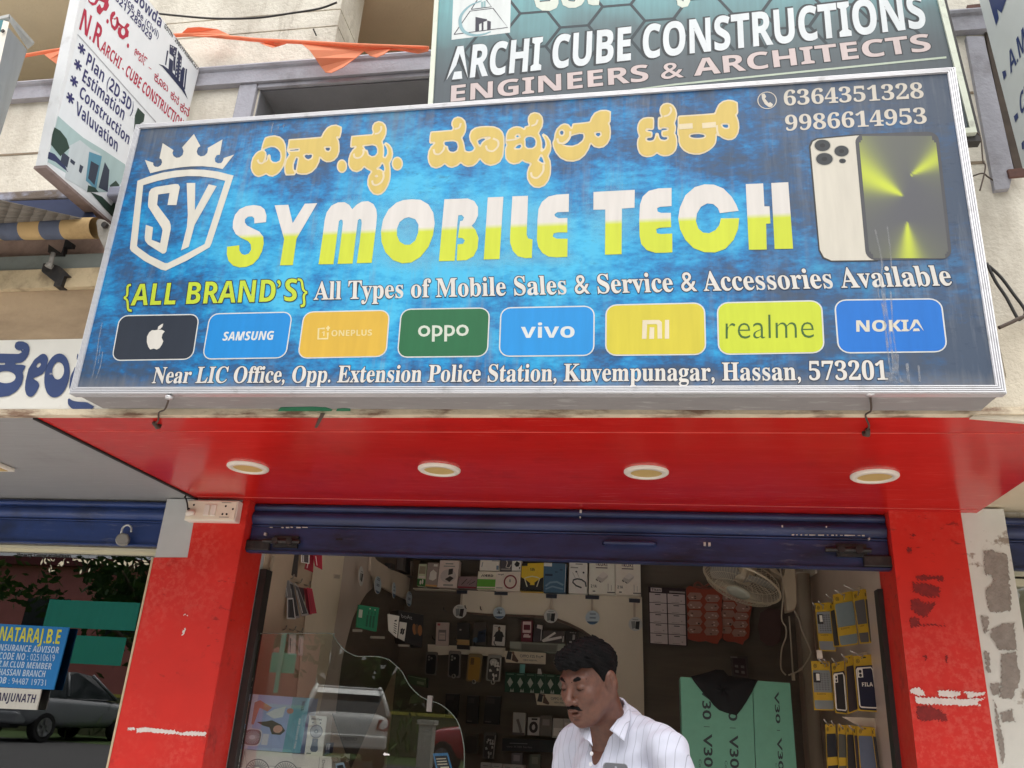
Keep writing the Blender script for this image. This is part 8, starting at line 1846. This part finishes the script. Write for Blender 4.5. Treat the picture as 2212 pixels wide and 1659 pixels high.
t = thing('cream_building','cream two storey building across the road','building',(4,-30, ZR)); MB().box((-12,-4,0),(9,4,8.5)).build('wall', pm('cream_house_wall', S(206,196,160),.8,.08,2), t)
for k in range(5): MB().box((-10.6 + 4 * k, 4.0,1.2),(-8.6 + 4 * k, 4.04,3.0)).build('window', pm('dark_window', S(40,44,50),.2,.1,3), t)
M_leafs = [pm('leaf_dark',(.035,.075,.02),.7,.4,3), pm('leaf_mid',(.07,.13,.03),.7,.4,3), pm('leaf_light',(.13,.19,.05),.7,.4,3)]
M_bark = pm('bark',(.10,.075,.05),.9,.3,8)
def tree(label, loc, h, rx, seed):
    rr_ = random.Random(seed); t = thing('roadside_tree', label, 'tree', loc, 'trees across the road')
    b = MB().tube(smooth([(0,0,-.1),(.08,.05, h * .25),(-.05,0, h * .5),(.1,.05, h * .8)],4),[.22 - .012 * k for k in range(13)],10)
    for k in range(6):
        a = rr_.uniform(0,6.28); z = h * rr_.uniform(.35,.6); b.tube([(0,0, z),(math.cos(a) * rx * .4, math.sin(a) * rx * .4, z + h * .16),(math.cos(a) * rx * .75, math.sin(a) * rx * .75, z + h * .24)],[.09,.06,.025],6)
    b.build('trunk', M_bark, t, smooth=True); c = MB()
    for k in range(26):
        a, e = rr_.uniform(0,6.28), rr_.uniform(-.9,1.2); q = rr_.uniform(.35,1); C = Vector((math.cos(a) * math.cos(e) * rx * q, math.sin(a) * math.cos(e) * rx * q, h * .68 + math.sin(e) * h * .32 * q)); mi = rr_.choice((0,0,1,1,2)); s_ = rx * rr_.uniform(.22,.36)
        for j in range(60):
            d = Vector((rr_.gauss(0,1), rr_.gauss(0,1), rr_.gauss(0,.8))).normalized() * s_ * rr_.uniform(.5,1.05); p = C + d; u = Vector((rr_.gauss(0,1), rr_.gauss(0,1), rr_.gauss(0,1))).normalized(); w_ = u.orthogonal().normalized(); L_ = rr_.uniform(.12,.26)
            c.poly([p - u * L_, p + w_ * L_ * .5, p + u * L_, p - w_ * L_ * .5], mi)
    c.build('crown', M_leafs, t); return t
for k, (x, y, h, rx) in enumerate(((-24,-17,5.6,3.2),(-16.5,-18,5.8,3.4),(-11,-21,6,3.2),(-5.5,-17,5.0,3.0),(1.5,-19,5.2,3.2),(8,-17,5,3.2),(-34,-22,7,4.2),(15,-20,6,4))):
    tree(['broad tree across the road, furthest left but one','tallest tree left of the turquoise sheets','tree behind the turquoise sheets','tree across the road behind the white car','tree facing the middle of the shop','tree facing the right pillar','great tree at the far left across the road','great tree at the far right across the road'][k],(x, y, ZR), h, rx, 20 + k)
rr_ = random.Random(5); c = MB()
for k in range(5200):
    p = Vector((rr_.uniform(-70,50), rr_.uniform(-44,-38), ZR + 8 * rr_.random() ** 1.3)); u = Vector((rr_.gauss(0,1), rr_.gauss(0,.5), rr_.gauss(0,1))).normalized(); w_ = u.orthogonal().normalized(); L_ = rr_.uniform(.5,1.2); c.poly([p - u * L_, p + w_ * L_ * .6, p + u * L_, p - w_ * L_ * .6], rr_.choice((0,1,1)))
o = c.build('distant_trees', M_leafs); o['kind'] = 'stuff'
c = MB()
for k in range(1800):
    p = Vector((rr_.uniform(-40,25), rr_.uniform(-13.6,-11.4), ZR + rr_.uniform(.1,.9))); u = Vector((rr_.gauss(0,.5), rr_.gauss(0,.5),1)).normalized(); w_ = u.orthogonal().normalized(); L_ = rr_.uniform(.12,.3); c.poly([p - u * L_, p + w_ * L_ * .3, p + u * L_, p - w_ * L_ * .3], rr_.choice((1,2,2)))
o = c.build('verge_weeds', M_leafs); o['kind'] = 'stuff'
for k, (x, y, cl_) in enumerate(((-7.2,-5.2,(224,222,214)),(-6.75,-5.1,(216,214,206)))):
    t = thing('paint_bucket',['white stacked bucket by the kerb, left','white stacked bucket by the kerb, right'][k],'bucket',(x, y, ZR),'buckets at the roadside'); MB().lathe([(0,0),(.13,0),(.15,.30),(.158,.30),(.158,.33),(.14,.33)],24).build('pail', K(*cl_), t); MB().lathe([(.151,.33),(.165,.62),(.17,.62),(.17,.65),(.15,.65)],24).build('upper_pail', K(*cl_), t)
